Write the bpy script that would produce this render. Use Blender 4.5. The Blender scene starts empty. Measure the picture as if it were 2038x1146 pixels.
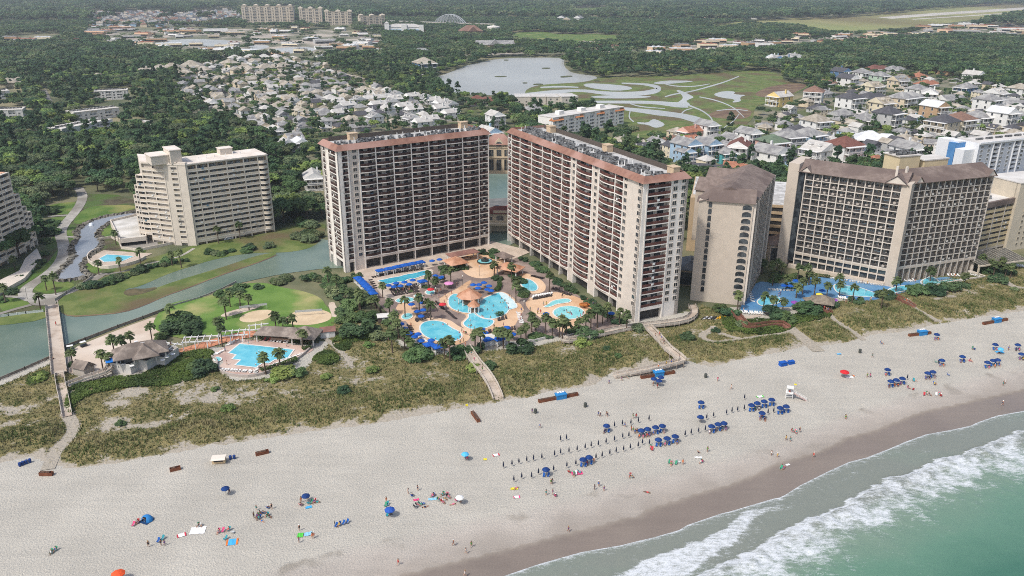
import bpy, math, random, numpy as np
from mathutils import Matrix, Vector
R=random.Random(7); NR=np.random.RandomState(3)
C=bpy.context.scene.collection
# ------------------------------------------------------------------ camera
FPX,CX,CY,HC=1585.0,1019.0,573.0,120.0
PITCH=math.atan(616/FPX); ROLL=math.radians(0.3)
cam=bpy.data.objects.new('camera',bpy.data.cameras.new('camera')); C.objects.link(cam)
cam.data.sensor_width=36; cam.data.lens=FPX/2038*36; cam.data.clip_start=1; cam.data.clip_end=40000
cam.matrix_world=Matrix.Translation((0,0,HC))@Matrix.Rotation(math.pi/2-PITCH,4,'X')@Matrix.Rotation(ROLL,4,'Z')
sc=bpy.context.scene; sc.camera=cam
# ------------------------------------------------------------------ sky, sun, exposure
SUN_EL,SUN_AZ=math.radians(54),math.radians(224)      # azimuth measured from +X, counter-clockwise: low left, a little in front
w=bpy.data.worlds.new('World'); sc.world=w; w.use_nodes=True
nt=w.node_tree; bg=nt.nodes['Background']; sky=nt.nodes.new('ShaderNodeTexSky'); sky.sky_type='NISHITA'; sky.sun_disc=False
sky.sun_elevation=SUN_EL; sky.sun_rotation=math.pi/2-SUN_AZ; sky.dust_density=3.2; sky.air_density=1.0; sky.ozone_density=1.5
nt.links.new(sky.outputs[0],bg.inputs[0]); bg.inputs[1].default_value=0.15
sl=bpy.data.lights.new('sun','SUN'); sl.energy=2.4; sl.angle=math.radians(4); sl.color=(1,.985,.955)
so=bpy.data.objects.new('sun',sl); C.objects.link(so)
sd=Vector((math.cos(SUN_EL)*math.cos(SUN_AZ),math.cos(SUN_EL)*math.sin(SUN_AZ),math.sin(SUN_EL)))
so.rotation_euler=sd.to_track_quat('Z','Y').to_euler()
vs=sc.view_settings; vs.view_transform='Standard'; vs.look='None'; vs.exposure=0.2; vs.gamma=1
sc.render.engine='CYCLES'; cy=sc.cycles; cy.max_bounces=5; cy.diffuse_bounces=2; cy.glossy_bounces=2; cy.transmission_bounces=2; cy.volume_bounces=0
cy.use_denoising=False; cy.filter_width=1.0
# ------------------------------------------------------------------ photo pixel -> place on the ground
def ray(px,py):
    u=(px-CX)/FPX; v=-(py-CY)/FPX; c,s=math.cos(ROLL),math.sin(ROLL); u,v=c*u-s*v,s*u+c*v
    return u,math.cos(PITCH)+v*math.sin(PITCH),-math.sin(PITCH)+v*math.cos(PITCH)
def G(px,py,z=0.0):
    d=ray(px,py); t=(z-HC)/d[2]; return d[0]*t,d[1]*t
def proj(X,Y,Z=0.0):
    f=Y*math.cos(PITCH)-(Z-HC)*math.sin(PITCH); u=Y*math.sin(PITCH)+(Z-HC)*math.cos(PITCH)
    u,v=X/f,u/f; c,s=math.cos(ROLL),math.sin(ROLL); u,v=c*u+s*v,-s*u+c*v
    return CX+u*FPX,CY-v*FPX
def PG(pts,z=0.0): return [G(x,y,z) for x,y in pts]
def Z(x0,y0,k,pts): return [(x0+k*a,y0+k*b) for a,b in pts]   # points read in an enlarged crop of the photo
# ------------------------------------------------------------------ materials
def S(h):
    c=[int(h[i:i+2],16)/255 for i in (0,2,4)]
    return tuple(x/12.92 if x<=.04045 else ((x+.055)/1.055)**2.4 for x in c)+(1,)
MATS={}
def mat(n,c,c2=None,sc_=1.0,rough=.85,bump=0.,det=5,spec=.25,th=(.4,.6),metal=0.,c3=None,sc3=.05,th3=(.45,.6),rnd=0.,mapping=None,bsc=None):
    """noise mix of c and c2 (and large patches of c3), optional bump and per-object value shift"""
    if n in MATS: return MATS[n]
    m=bpy.data.materials.new(n); m.use_nodes=True; t=m.node_tree; N=t.nodes; L=t.links; b=N['Principled BSDF']
    b.inputs['Roughness'].default_value=rough; b.inputs['Specular IOR Level'].default_value=spec; b.inputs['Metallic'].default_value=metal
    col=lambda x:S(x) if isinstance(x,str) else tuple(x)+(1,)*(4-len(x))
    b.inputs['Base Color'].default_value=col(c); out=None
    geo=N.new('ShaderNodeNewGeometry'); src=geo.outputs['Position']
    if mapping:
        mp=N.new('ShaderNodeMapping'); mp.inputs['Rotation'].default_value[2]=mapping[0]; mp.inputs['Scale'].default_value=mapping[1]; L.new(src,mp.inputs[0]); src=mp.outputs[0]
    def noise(s,d=det):
        q=N.new('ShaderNodeTexNoise'); q.inputs['Scale'].default_value=s; q.inputs['Detail'].default_value=d; L.new(src,q.inputs['Vector']); return q
    def mixn(a,bc,s,tt):
        q=noise(s); r=N.new('ShaderNodeMapRange'); r.inputs[1].default_value,r.inputs[2].default_value=tt; L.new(q.outputs['Fac'],r.inputs[0])
        x=N.new('ShaderNodeMix'); x.data_type='RGBA'; L.new(r.outputs[0],x.inputs[0])
        if isinstance(a,tuple): x.inputs[6].default_value=a
        else: L.new(a,x.inputs[6])
        x.inputs[7].default_value=bc; return x.outputs[2]
    if c2: out=mixn(col(c),col(c2),sc_,th)
    if c3: out=mixn(out or col(c),col(c3),sc3,th3)
    if rnd:
        oi=N.new('ShaderNodeObjectInfo'); hs=N.new('ShaderNodeHueSaturation'); mr=N.new('ShaderNodeMapRange'); mr.inputs[3].default_value=1-rnd; mr.inputs[4].default_value=1+rnd
        L.new(oi.outputs['Random'],mr.inputs[0]); L.new(mr.outputs[0],hs.inputs['Value'])
        mr2=N.new('ShaderNodeMapRange'); mr2.inputs[3].default_value=.5-rnd*.06; mr2.inputs[4].default_value=.5+rnd*.06
        ml=N.new('ShaderNodeMath'); ml.operation='MULTIPLY'; ml.inputs[1].default_value=7.31; fr=N.new('ShaderNodeMath'); fr.operation='FRACT'; L.new(oi.outputs['Random'],ml.inputs[0]); L.new(ml.outputs[0],fr.inputs[0]); L.new(fr.outputs[0],mr2.inputs[0]); L.new(mr2.outputs[0],hs.inputs['Hue'])
        if out is None: hs.inputs['Color'].default_value=col(c)
        else: L.new(out,hs.inputs['Color'])
        out=hs.outputs[0]
    if out is not None: L.new(out,b.inputs['Base Color'])
    if bump:
        q=noise(bsc or sc_*2,6); bp=N.new('ShaderNodeBump'); bp.inputs['Strength'].default_value=min(1,bump); bp.inputs['Distance'].default_value=.3*bump if not bsc else .12; L.new(q.outputs['Fac'],bp.inputs['Height']); L.new(bp.outputs[0],b.inputs['Normal'])
    MATS[n]=m; return m
def leafmat(n,c,c2,c3,rnd=.3):
    m=mat(n,c,c2,.55,rough=.6,spec=.2,c3=c3,sc3=.09,rnd=rnd,th=(.3,.7)); t=m.node_tree; b=t.nodes['Principled BSDF']; o=t.nodes['Material Output']; tl=t.nodes.new('ShaderNodeBsdfTranslucent'); mx=t.nodes.new('ShaderNodeMixShader'); mx.inputs[0].default_value=.4
    t.links.new(b.inputs['Base Color'].links[0].from_socket,tl.inputs[0]); t.links.new(b.outputs[0],mx.inputs[1]); t.links.new(tl.outputs[0],mx.inputs[2]); t.links.new(mx.outputs[0],o.inputs[0]); return m
def flat(h,rough=.7,**k): return mat('paint_'+h,h,rough=rough,**k)
def weather(h,k=.86,s=.35,**kw):
    c=S(h); return mat('plaster_'+h,c[:3],tuple(x*k for x in c[:3]),s,rough=.85,th=(.35,.75),**kw)
GLASS=mat('window_glass',(.025,.03,.035),(.07,.08,.085),.35,rough=.12,spec=.6,th=(.45,.55))
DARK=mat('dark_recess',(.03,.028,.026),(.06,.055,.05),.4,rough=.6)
# ------------------------------------------------------------------ mesh builder
class MB:
    def __init__(s): s.v=[]; s.f=[]; s.m=[]; s.fr=(0,0,1,0,0)
    def frame(s,x=0,y=0,a=0,z=0): s.fr=(x,y,math.cos(a),math.sin(a),z); return s
    def add(s,vs_,fs,m=0):
        b=len(s.v); x0,y0,c,sn,z0=s.fr
        s.v+=[(x0+c*x-sn*y,y0+sn*x+c*y,z0+z) for x,y,z in vs_]; s.f+=[tuple(i+b for i in f) for f in fs]; s.m+=[m]*len(fs); return s
    def box(s,x0,x1,y0,y1,z0,z1,m=0,mt=None):
        s.add([(x0,y0,z0),(x1,y0,z0),(x1,y1,z0),(x0,y1,z0),(x0,y0,z1),(x1,y0,z1),(x1,y1,z1),(x0,y1,z1)],[(0,3,2,1),(0,1,5,4),(1,2,6,5),(2,3,7,6),(3,0,4,7),(4,5,6,7)],m)
        if mt is not None: s.m[-1]=mt
        return s
    def prism(s,poly,z0,z1,m=0,mt=None,top=None):
        n=len(poly); top=top or poly
        if sum(poly[i][0]*poly[(i+1)%n][1]-poly[(i+1)%n][0]*poly[i][1] for i in range(n))<0: poly=poly[::-1]; top=top[::-1]
        s.add([(x,y,z0) for x,y in poly]+[(x,y,z1) for x,y in top],[(i,(i+1)%n,n+(i+1)%n,n+i) for i in range(n)]+[tuple(range(n-1,-1,-1)),tuple(range(n,2*n))],m)
        if mt is not None: s.m[-1]=mt
        return s
    def tube(s,p,q,r,r2=None,n=6,m=0):
        r2=r if r2 is None else r2; p=Vector(p); q=Vector(q); d=(q-p).normalized(); a=d.orthogonal().normalized(); b=d.cross(a); V=[]
        for c,rr in ((p,r),(q,r2)):
            for i in range(n):
                t=2*math.pi*i/n; V.append(tuple(c+(a*math.cos(t)+b*math.sin(t))*rr))
        return s.add(V,[(i,(i+1)%n,n+(i+1)%n,n+i) for i in range(n)]+[tuple(range(n-1,-1,-1)),tuple(range(n,2*n))],m)
    def lathe(s,prof,n=10,m=0,cx=0,cy=0):
        V=[];F=[]
        for r,z in prof:
            for i in range(n):
                t=2*math.pi*i/n; V.append((cx+r*math.cos(t),cy+r*math.sin(t),z))
        for k in range(len(prof)-1):
            for i in range(n): F.append((k*n+i,k*n+(i+1)%n,(k+1)*n+(i+1)%n,(k+1)*n+i))
        F.append(tuple(range(n-1,-1,-1))); F.append(tuple((len(prof)-1)*n+i for i in range(n)))
        return s.add(V,F,m)
    def quad(s,a,b,c,d,m=0): return s.add([a,b,c,d],[(0,1,2,3)],m)
    def hip(s,x0,x1,y0,y1,z,h,ov=.5,m=0,gable=False,mg=None,th=.18):
        x0-=ov;x1+=ov;y0-=ov;y1+=ov; W=x1-x0; D=y1-y0
        if W>=D: e=0 if gable else D/2; r0=(x0+e,(y0+y1)/2,z+h); r1=(x1-e,(y0+y1)/2,z+h)
        else: e=0 if gable else W/2; r0=((x0+x1)/2,y0+e,z+h); r1=((x0+x1)/2,y1-e,z+h)
        b=[(x0,y0,z),(x1,y0,z),(x1,y1,z),(x0,y1,z)]; lo=[(x,y,z-th) for x,y,_ in b]
        if W>=D: F=[(0,1,5,4),(1,2,5),(2,3,4,5),(3,0,4)]; gi=(1,3)
        else: F=[(0,1,4),(1,2,5,4),(2,3,5),(3,0,4,5)]; gi=(0,2)
        k=len(s.m); s.add(b+[r0,r1],F,m)
        if gable and mg is not None:
            for i in gi: s.m[k+i]=mg
        s.add(b+lo,[(0,4,5,1),(1,5,6,2),(2,6,7,3),(3,7,4,0),(4,7,6,5)],m); return s
    def merge(s,o):
        s.add(o.v,o.f,0); s.m[-len(o.m):]=o.m; return s
    def mesh(s,name,mats):
        me=bpy.data.meshes.new(name); me.from_pydata(s.v,[],s.f); me.polygons.foreach_set('material_index',np.array(s.m,dtype=np.int32))
        for x in (mats if isinstance(mats,(list,tuple)) else [mats]): me.materials.append(x)
        me.update(); return me
def props(o,label=None,cat=None,group=None,kind=None):
    if label: o['label']=label
    if cat: o['category']=cat
    if group: o['group']=group
    if kind: o['kind']=kind
    return o
def ob(name,me,parent=None,loc=(0,0,0),rz=0,s=None,link=True):
    o=bpy.data.objects.new(name,me); C.objects.link(o)
    if parent is not None: o.parent=parent
    o.location=loc
    if rz: o.rotation_euler=(0,0,rz)
    if s: o.scale=(s,s,s) if not isinstance(s,tuple) else s
    return o
def thing(name,label,cat,loc=(0,0,0),rz=0,group=None,s=None):
    o=ob(name,None,None,loc,rz,s); o.empty_display_size=.5; return props(o,label,cat,group)
def copy(src,loc,rz=0,label=None,group=None,s=None,mats=None):
    """a copy of a thing, its parts and their sub-parts; mats swaps one material for another on the copied meshes' slots"""
    def cp(o,par):
        c=o.copy(); C.objects.link(c); c.parent=par
        if mats and o.type=='MESH':
            for sl_ in c.material_slots:
                x=mats.get(sl_.material.name) if sl_.material else None
                if x: sl_.link='OBJECT'; sl_.material=x
        for ch in KIDS.get(o.name,()): cp(ch,c)
        return c
    if src.name not in KIDS: index(src)
    c=cp(src,None); c.location=loc; c.rotation_euler=(0,0,rz)
    if s: c.scale=(s,s,s)
    if label: c['label']=label
    if group: c['group']=group
    return c
KIDS={}
def index(o):
    KIDS[o.name]=list(o.children)
    for ch in o.children: index(ch)
def mesh_np(name,V,F,mats,attrs={},smooth=True):
    me=bpy.data.meshes.new(name); V=np.asarray(V,dtype=np.float32); F=np.asarray(F,dtype=np.int32); k=F.shape[1]
    me.vertices.add(len(V)); me.vertices.foreach_set('co',V.ravel()); me.loops.add(F.size); me.loops.foreach_set('vertex_index',F.ravel())
    me.polygons.add(len(F)); me.polygons.foreach_set('loop_start',np.arange(0,F.size,k,dtype=np.int32)); me.polygons.foreach_set('loop_total',np.full(len(F),k,dtype=np.int32))
    if smooth: me.polygons.foreach_set('use_smooth',np.ones(len(F),dtype=bool))
    for a,x in attrs.items(): me.attributes.new(a,'FLOAT','POINT').data.foreach_set('value',np.asarray(x,dtype=np.float32))
    for x in (mats if isinstance(mats,(list,tuple)) else [mats]): me.materials.append(x)
    me.update(calc_edges=True); me.validate(); return me
def inpoly(X,Y,poly):
    r=np.zeros(np.shape(X),bool); n=len(poly)
    for i in range(n):
        x1,y1=poly[i]; x2,y2=poly[(i+1)%n]
        if y1==y2: continue
        r^=((y1>Y)!=(y2>Y))&(X<(x2-x1)*(Y-y1)/(y2-y1)+x1)
    return r
def fbm(X,Y,s,seed=0,o=4):
    """smooth value noise"""
    out=np.zeros(np.shape(X)); a=.5; rs=np.random.RandomState(seed)
    for k in range(o):
        T=rs.rand(256,256); x=np.asarray(X)/s+91.7*k; y=np.asarray(Y)/s+37.3*k; i=np.floor(x).astype(int); j=np.floor(y).astype(int); u=x-i; v=y-j; u=u*u*(3-2*u); v=v*v*(3-2*v)
        g=lambda p,q:T[p%256,q%256]
        out+=a*((g(i,j)*(1-u)+g(i+1,j)*u)*(1-v)+(g(i,j+1)*(1-u)+g(i+1,j+1)*u)*v); a*=.5; s/=2.03
    return out/(1-.5**o)
def smooth_poly(P,n=3):
    for _ in range(n):
        Q=[]
        for i in range(len(P)):
            a,b=P[i],P[(i+1)%len(P)]; Q+=[(a[0]*.75+b[0]*.25,a[1]*.75+b[1]*.25),(a[0]*.25+b[0]*.75,a[1]*.25+b[1]*.75)]
        P=Q
    return P
def ellipse(cx,cy,rx,ry,rot=0,n=28):
    c,s=math.cos(rot),math.sin(rot); return [(cx+rx*math.cos(t)*c-ry*math.sin(t)*s,cy+rx*math.cos(t)*s+ry*math.sin(t)*c) for t in np.linspace(0,2*math.pi,n,endpoint=False)]
def offset(P,d):
    """grow (d>0) a polygon in the plane"""
    n=len(P); A=sum(P[i][0]*P[(i+1)%n][1]-P[(i+1)%n][0]*P[i][1] for i in range(n)); sg=1 if A>0 else -1; out=[]
    for i in range(n):
        p,q,r=P[i-1],P[i],P[(i+1)%n]; n1=Vector((q[1]-p[1],p[0]-q[0])); n2=Vector((r[1]-q[1],q[0]-r[0]))
        n1=n1.normalized() if n1.length else n1; n2=n2.normalized() if n2.length else n2
        b=(n1+n2); b=b.normalized() if b.length>1e-6 else n1; k=sg*d/max(.35,b.dot(n1)); out.append((q[0]+b.x*k,q[1]+b.y*k))
    return out
def ribbon(P,wd):
    """outline of a strip of width wd (or [widths]) along the line P"""
    W=wd if isinstance(wd,(list,tuple)) else [wd]*len(P); Lf=[];Rt=[]
    for i,p in enumerate(P):
        a=Vector(P[max(0,i-1)]); b=Vector(P[min(len(P)-1,i+1)]); d=(b-a).normalized(); nrm=Vector((-d.y,d.x))*W[i]/2
        Lf.append((p[0]+nrm.x,p[1]+nrm.y)); Rt.append((p[0]-nrm.x,p[1]-nrm.y))
    return Lf+Rt[::-1]
def smooth_line(P,n=2):
    for _ in range(n):
        Q=[P[0]]
        for a,b in zip(P,P[1:]): Q+=[(a[0]*.75+b[0]*.25,a[1]*.75+b[1]*.25),(a[0]*.25+b[0]*.75,a[1]*.25+b[1]*.75)]
        P=Q+[P[-1]]
    return P
SHN=[0]
def sheet(name,W,z,m,kind='structure',label=None,cat=None,group=None,thick=0):
    SHN[0]+=1; z+=.0006*SHN[0]; b=MB()
    if thick: b.prism(W,z-thick,z)
    else:
        n=len(W); A=sum(W[i][0]*W[(i+1)%n][1]-W[(i+1)%n][0]*W[i][1] for i in range(n)); W=W if A>0 else W[::-1]
        b.add([(x,y,z) for x,y in W],[tuple(range(n))])
    o=ob(name,b.mesh(name,m)); return props(o,label,cat,group,kind)
def posts(t,lst,m,name='post'):
    """square posts (x, y, z0, z1, half width), each a part of its own"""
    if 'post'+m.name not in PM_: PM_['post'+m.name]=MB().box(-1,1,-1,1,0,1).mesh(name,m)
    for x,y,z0,z1,h in lst: ob(name,PM_['post'+m.name],t,(x,y,z0),0,(h,h,z1-z0))
PM_={}
KEEP=[]   # areas (photo pixels) where no tree may stand
# ================================================================== GROUND AND WATER
m_ground=mat('ground_soil','525a40','6f6f52',.03,c3='8a8264',sc3=.012,th3=(.5,.62),bump=.4,bsc=.5)
m_lawn=mat('lawn_grass','4f6a2c','66793a',.12,c3='8a8650',sc3=.04,th3=(.52,.68),bump=.3,bsc=3)
m_rough=mat('rough_grass','4a5a2a','5f6632',.25,c3='7a6f48',sc3=.07,th3=(.5,.65),bump=.6,bsc=1.5)
m_marsh=mat('marsh_grass','586833','727a45',.12,c3='665a40',sc3=.03,th3=(.47,.62),bump=1,bsc=.7)
m_marshb=mat('marsh_mud','6a5446','7d6a52',.08,bump=.3,bsc=1)
m_conc=mat('concrete_path','9b968c','b0aaa0',.3,rough=.9,c3='857f75',sc3=.05,bump=.1,bsc=4)
m_asph=mat('asphalt','6a6966','7b7874',.2,rough=.9,c3='8f8a82',sc3=.04)
m_lots=mat('town_ground','807a66','9a9080',.07,c3='5d6440',sc3=.035,th3=(.4,.55),bump=.2,bsc=2)
m_plaza=mat('pavement_tan','b7ab9a','a0968a',.02,c3='6f7058',sc3=.01,th3=(.42,.55))
m_field=mat('airfield_grass','8a8f56','9a9560',.006,c3='7b7048',sc3=.002,th3=(.45,.6),mapping=(.5,(1,.25,1)))
m_rock=mat('rock_stone','8b8578','5d584f',.7,bump=1,bsc=1.2)
def water(n,c,c2,s,rough,bump=.25,bs=.5,stretch=(1,1,1),rot=0,spec=.5):
    m=mat(n,c,c2,s,rough=rough,spec=spec,mapping=(rot,stretch),bump=bump,bsc=bs,th=(.35,.65)); return m
m_lagoon=water('lagoon_water','5c6f62','7b8778',.03,.25,.35,.9,spec=.3)
m_lake=water('lake_water','a3a39d','b0b0a9',.006,.35,.25,.2,spec=.22)
m_pond=water('pond_water','84878a','94979a',.05,.25,.5,.9)
m_creek=water('creek_water','adada6','bcbcb5',.01,.35,.2,.3,spec=.22)
m_pool=water('pool_water','58b4c6','7cc8d2',.25,.08,.3,.7)
m_lap=water('lap_pool_water','3a9fb4','54b2c4',.25,.08,.3,.7)
m_kid=water('shallow_pool_water','74c3c8','8fd0d0',.3,.1,.3,.7)
gb=MB(); gb.quad((-14000,100,-.06),(14000,100,-.06),(16000,24000,-.06),(-16000,24000,-.06)); props(ob('ground',gb.mesh('ground',m_ground)),kind='structure')
# patches of the town, far lakes, marsh, air field
Z1=(0,0,.3438); Z2=(670,0,.3438); Z3=(1338,0,.3438)
LAKES=[]
def patch(name,px,z,m,sm=2,keep=True,**k):
    if sm: px=smooth_poly(px,sm)
    if name=='lake': LAKES.append(px)
    if keep: KEEP.append(px)
    return sheet(name,PG(px,z),z,m,**k)
patch('town_ground',[(1240,290),(1330,262),(1420,262),(1480,300),(1500,232),(1560,205),(1640,180),(1660,140),(1760,130),(1880,150),(2060,190),(2060,345),(1560,345),(1370,360)],.0,m_lots,1,False)
patch('town_ground',[(330,150),(440,118),(620,112),(700,150),(830,195),(930,212),(1012,240),(1040,290),(960,330),(620,345),(560,335),(480,262),(430,240),(370,200)],.0,m_lots,1,False)
patch('town_ground',Z(*Z1,[(480,70),(900,65),(1400,60),(1420,150),(1000,160),(500,150)]),.0,m_lots,1,False)
patch('pavement',Z(*Z1,[(500,165),(1400,165),(2036,175),(2240,220),(2200,320),(1800,350),(1400,330),(900,320),(700,280),(450,230)]),.05,m_plaza,1,False)
patch('pavement',Z(*Z1,[(0,220),(350,205),(380,235),(200,260),(0,270)]),.05,m_plaza,1)
patch('pavement',Z(*Z3,[(-200,290),(0,265),(300,232),(580,240),(900,205),(1340,195),(1500,155),(2100,138),(2100,215),(1700,200),(1340,215),(900,250),(640,285),(200,300),(0,325),(-300,330)]),.05,m_plaza,1,False)
patch('airfield',Z(*Z3,[(120,155),(430,122),(600,108),(900,100),(1200,75),(1500,42),(2100,2),(2100,78),(1900,95),(1700,120),(1400,155),(1000,182),(880,170),(700,138),(560,128),(400,135),(290,155),(200,155)]),.04,m_field,1)
m_run=mat('runway_concrete','c9c2b4','b8b0a2',.01)
patch('runway',Z(*Z3,[(1190,100),(1500,76),(2100,38),(2100,52),(1600,84),(1270,108)]),.1,m_run,0,False)
patch('taxiway',Z(*Z3,[(1380,110),(2100,64),(2100,69),(1400,113)]),.1,m_run,0,False)
for q in ([(1345,55),(1420,45),(1560,36),(1580,58),(1500,86),(1350,82)],[(1000,190),(1200,180),(1280,200),(1620,196),(1660,230),(1450,242),(1200,240),(980,220)],[(460,25),(560,20),(620,30),(520,45)],[(-400,55),(-250,50),(-180,70),(-330,80)],[(2000,225),(2200,210),(2330,225),(2250,245),(2050,245)]):
    patch('fairway',Z(*Z2,q),.05,m_lawn,2)
patch('lake',Z(*Z2,[(560,450),(640,425),(700,400),(760,375),(840,360),(900,345),(1000,335),(1180,332),(1320,335),(1315,370),(1325,395),(1370,425),(1500,438),(1510,455),(1460,480),(1300,490),(1170,490),(1100,515),(1120,560),(1000,552),(800,548),(690,545),(640,520)]),.10,m_lake,2,label='broad pale grey tidal lake')
for q in ([(940,240),(1000,230),(1100,225),(1250,228),(1380,240),(1350,265),(1200,268),(1000,260)],[(1440,258),(1530,255),(1570,270),(1500,288),(1450,283)],[(1500,300),(1560,285),(1700,270),(1830,275),(1840,290),(1700,308),(1560,318)]):
    patch('lake',Z(*Z1,q),.10,m_creek,2)
patch('lake',Z(*Z2,[(420,280),(480,275),(540,280),(560,295),(480,298),(430,292)]),.10,m_creek,2)
MARSH=Z(*Z2,[(1110,568),(1085,530),(1120,505),(1180,490),(1300,482),(1440,475),(1520,448),(1700,442),(1940,440),(2190,420),(2340,405),(2460,405),(2580,430),(2590,470),(2650,480),(2750,490),(2700,515),(2590,580),(2500,595),(2420,615),(2410,690),(2360,725),(2440,780),(2290,790),(2180,790),(1900,800),(1650,800),(1640,690),(1400,570)])
patch('marsh',MARSH,.12,m_marsh,2)
patch('mud_flat',Z(*Z3,[(470,540),(560,500),(700,480),(800,490),(700,540),(600,568),(500,560)]),.16,m_marshb,2,False)
patch('mud_flat',Z(*Z3,[(180,660),(380,612),(470,640),(440,690),(250,685)]),.16,m_marshb,2,False)
def creek(pts,ws): patch('creek',ribbon(smooth_line(Z(*Z2,pts),2),[x*.3438 for x in np.interp(np.linspace(0,1,len(smooth_line(pts,2))),np.linspace(0,1,len(ws)),ws)]),.2,m_creek,0,False)
creek([(1100,552),(1280,530),(1420,521),(1560,541),(1750,543),(1850,527),(1876,509),(1800,487),(1650,481)],[30,26,14,20,25,28,22,10,6])
creek([(1440,590),(1640,590),(1840,592),(1960,606),(2036,608)],[14,16,18,30,30])
creek([(1640,626),(1760,640),(1880,655),(1990,668),(2036,680),(2090,694),(2135,716),(2140,742),(2100,772)],[12,22,30,28,34,38,40,38,30])
patch('creek',Z(*Z2,[(1960,600),(1985,585),(2005,570),(2000,550),(1962,522),(1985,520),(2030,540),(2072,563),(2045,572),(2020,585),(2050,604),(2030,616),(1980,614)]),.2,m_creek,1,False)
for q in ([(1450,480),(1600,488),(1700,500),(1715,517),(1620,526),(1500,515),(1420,495)],[(1460,556),(1640,549),(1820,556),(1815,563),(1700,570),(1500,568)],[(1735,705),(1800,711),(1825,690),(1850,690),(1905,718),(1880,735),(1840,740),(1800,721),(1745,717)],
          [(1820,480),(1900,466),(2000,465),(2080,470),(2000,478),(1880,489)],[(2173,545),(2243,525),(2313,530),(2293,545),(2378,550),(2333,560),(2343,588),(2283,594),(2313,575),(2223,565)],[(1930,745),(1960,742),(1962,750),(1935,752)]):
    patch('marsh_pool',Z(*Z2,q),.2,m_creek,1,False)
for q in ([(1185,391),(1235,390),(1238,397),(1190,398)],[(1290,440),(1360,436),(1370,442),(1300,450)],[(1135,484),(1190,482),(1200,490),(1140,492)],[(913,440),(985,438),(985,444),(915,446)],[(1075,476),(1105,476),(1105,482),(1078,483)],[(965,344),(995,344),(995,350),(968,350)],[(1485,462),(1510,460),(1530,468),(1500,474)]):
    patch('marsh_islet',Z(*Z2,q),.3,mat('reed_dark','5c6040','4e5338',.2,bump=1,bsc=.5),2,False)
for pts,ws in (([(1180,505),(1300,500),(1400,505)],[6,10,5]),([(2100,560),(2200,580),(2300,620),(2360,680)],[4,6,5,3]),([(1900,560),(1950,545),(2050,530),(2160,500),(2260,470),(2330,440)],[5,7,6,7,6,4]),([(1700,600),(1760,618),(1900,628)],[4,6,4]),([(2040,610),(2120,640),(2180,690),(2170,735)],[10,7,7,9]),([(1700,640),(1690,680),(1720,705)],[5,7,6]),([(2200,640),(2290,630),(2380,640)],[3,5,3]),([(1990,668),(2010,640),(2060,625)],[10,6,4]),([(1880,480),(1960,500),(2080,500),(2160,485)],[4,6,5,3]),([(2240,740),(2300,700),(2330,660)],[4,5,3])): creek(pts,ws)
# lagoon, its spit and banks
patch('lagoon_water',[(-300,800),(-300,600),(0,625),(60,630),(110,612),(170,622),(250,560),(330,545),(470,495),(560,478),(620,470),(660,480),(720,470),(980,330),(1060,330),(1040,520),(660,532),(560,545),(500,558),(440,572),(400,592),(330,617),(235,652),(130,692),(108,707),(0,757)],.06,m_lagoon,1,label='green grey tidal lagoon under the footbridge')
spit=Z(0,330,.288,[(400,1000),(390,960),(430,900),(540,850),(560,800),(650,790),(760,750),(830,690),(940,660),(1100,620),(1300,560),(1400,530),(1600,500),(1736,490),(1900,440),(2250,380),(2250,460),(2180,560),(2000,600),(1736,600),(1500,640),(1300,700),(1150,750),(1020,810),(940,840),(860,850),(880,890),(1000,870),(1090,840),(1200,800),(1400,740),(1600,680),(1736,630),(1900,595),(1915,612),(1820,650),(1736,680),(1500,760),(1300,840),(1150,890),(1000,960),(850,1010),(640,1030),(480,1040)])
patch('marsh_bank',spit,.10,m_marsh,2,label='grassy marsh spit in the lagoon')
patch('mud_edge',Z(0,330,.288,[(405,1005),(480,1045),(640,1036),(850,1016),(1000,966),(1150,897),(1300,847),(1500,767),(1736,687),(1820,657),(1915,617),(1915,612),(1820,650),(1736,680),(1500,760),(1300,840),(1150,890),(1000,960),(850,1010),(640,1028),(480,1036)]),.14,m_marshb,1,False)
patch('marsh_mud',Z(0,330,.288,[(850,870),(900,845),(1000,850),(1080,835),(1085,850),(1000,880),(900,900),(860,890)]),.16,mat('reed_brown','6a5f45','54503a',.3,bump=1,bsc=.6),2,False)
patch('lagoon_bank',[(-300,640),(0,628),(85,618),(92,622),(90,636),(0,648),(-300,670)],.14,m_marsh,1)
# the land left of the lagoon: lawns, curved concrete path, stone lined pond
patch('garden_ground',[(-300,640),(-300,540),(0,540),(60,520),(110,470),(150,385),(260,388),(300,430),(300,480),(270,540),(180,590),(120,612),(60,628),(0,625)],.02,mat('mulch_soil','4d4536','5f5844',.2,c3='4f6330',sc3=.06,th3=(.4,.55),bump=.5,bsc=1),1)
for q in ([(330,270),(500,245),(540,260),(530,300),(490,335),(330,335),(280,320)],[(330,355),(480,352),(430,400),(390,445),(330,440)],[(500,395),(530,345),(590,290),(700,270),(940,270),(945,300),(700,345),(560,405)],[(130,820),(140,790),(300,705),(390,590),(410,560),(412,620),(370,690),(250,770),(170,815)],[(210,845),(240,800),(330,775),(360,800),(500,805),(520,830),(400,875),(290,880)],[(0,905),(60,900),(180,930),(215,960),(130,985),(0,1015)],[(40,845),(140,835),(145,890),(30,890)],[(445,450),(500,440),(525,488),(470,485)],[(465,520),(520,505),(500,560),(490,640),(470,630),(458,560)],[(670,460),(740,425),(800,440),(790,495),(700,495)],[(560,680),(600,640),(650,690),(720,720),(660,745),(580,720)],[(760,745),(800,700),(1000,660),(1090,640),(1110,665),(1000,700),(850,740)]):
    patch('lawn',Z(0,330,.288,q),.06,m_lawn,2)
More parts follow.
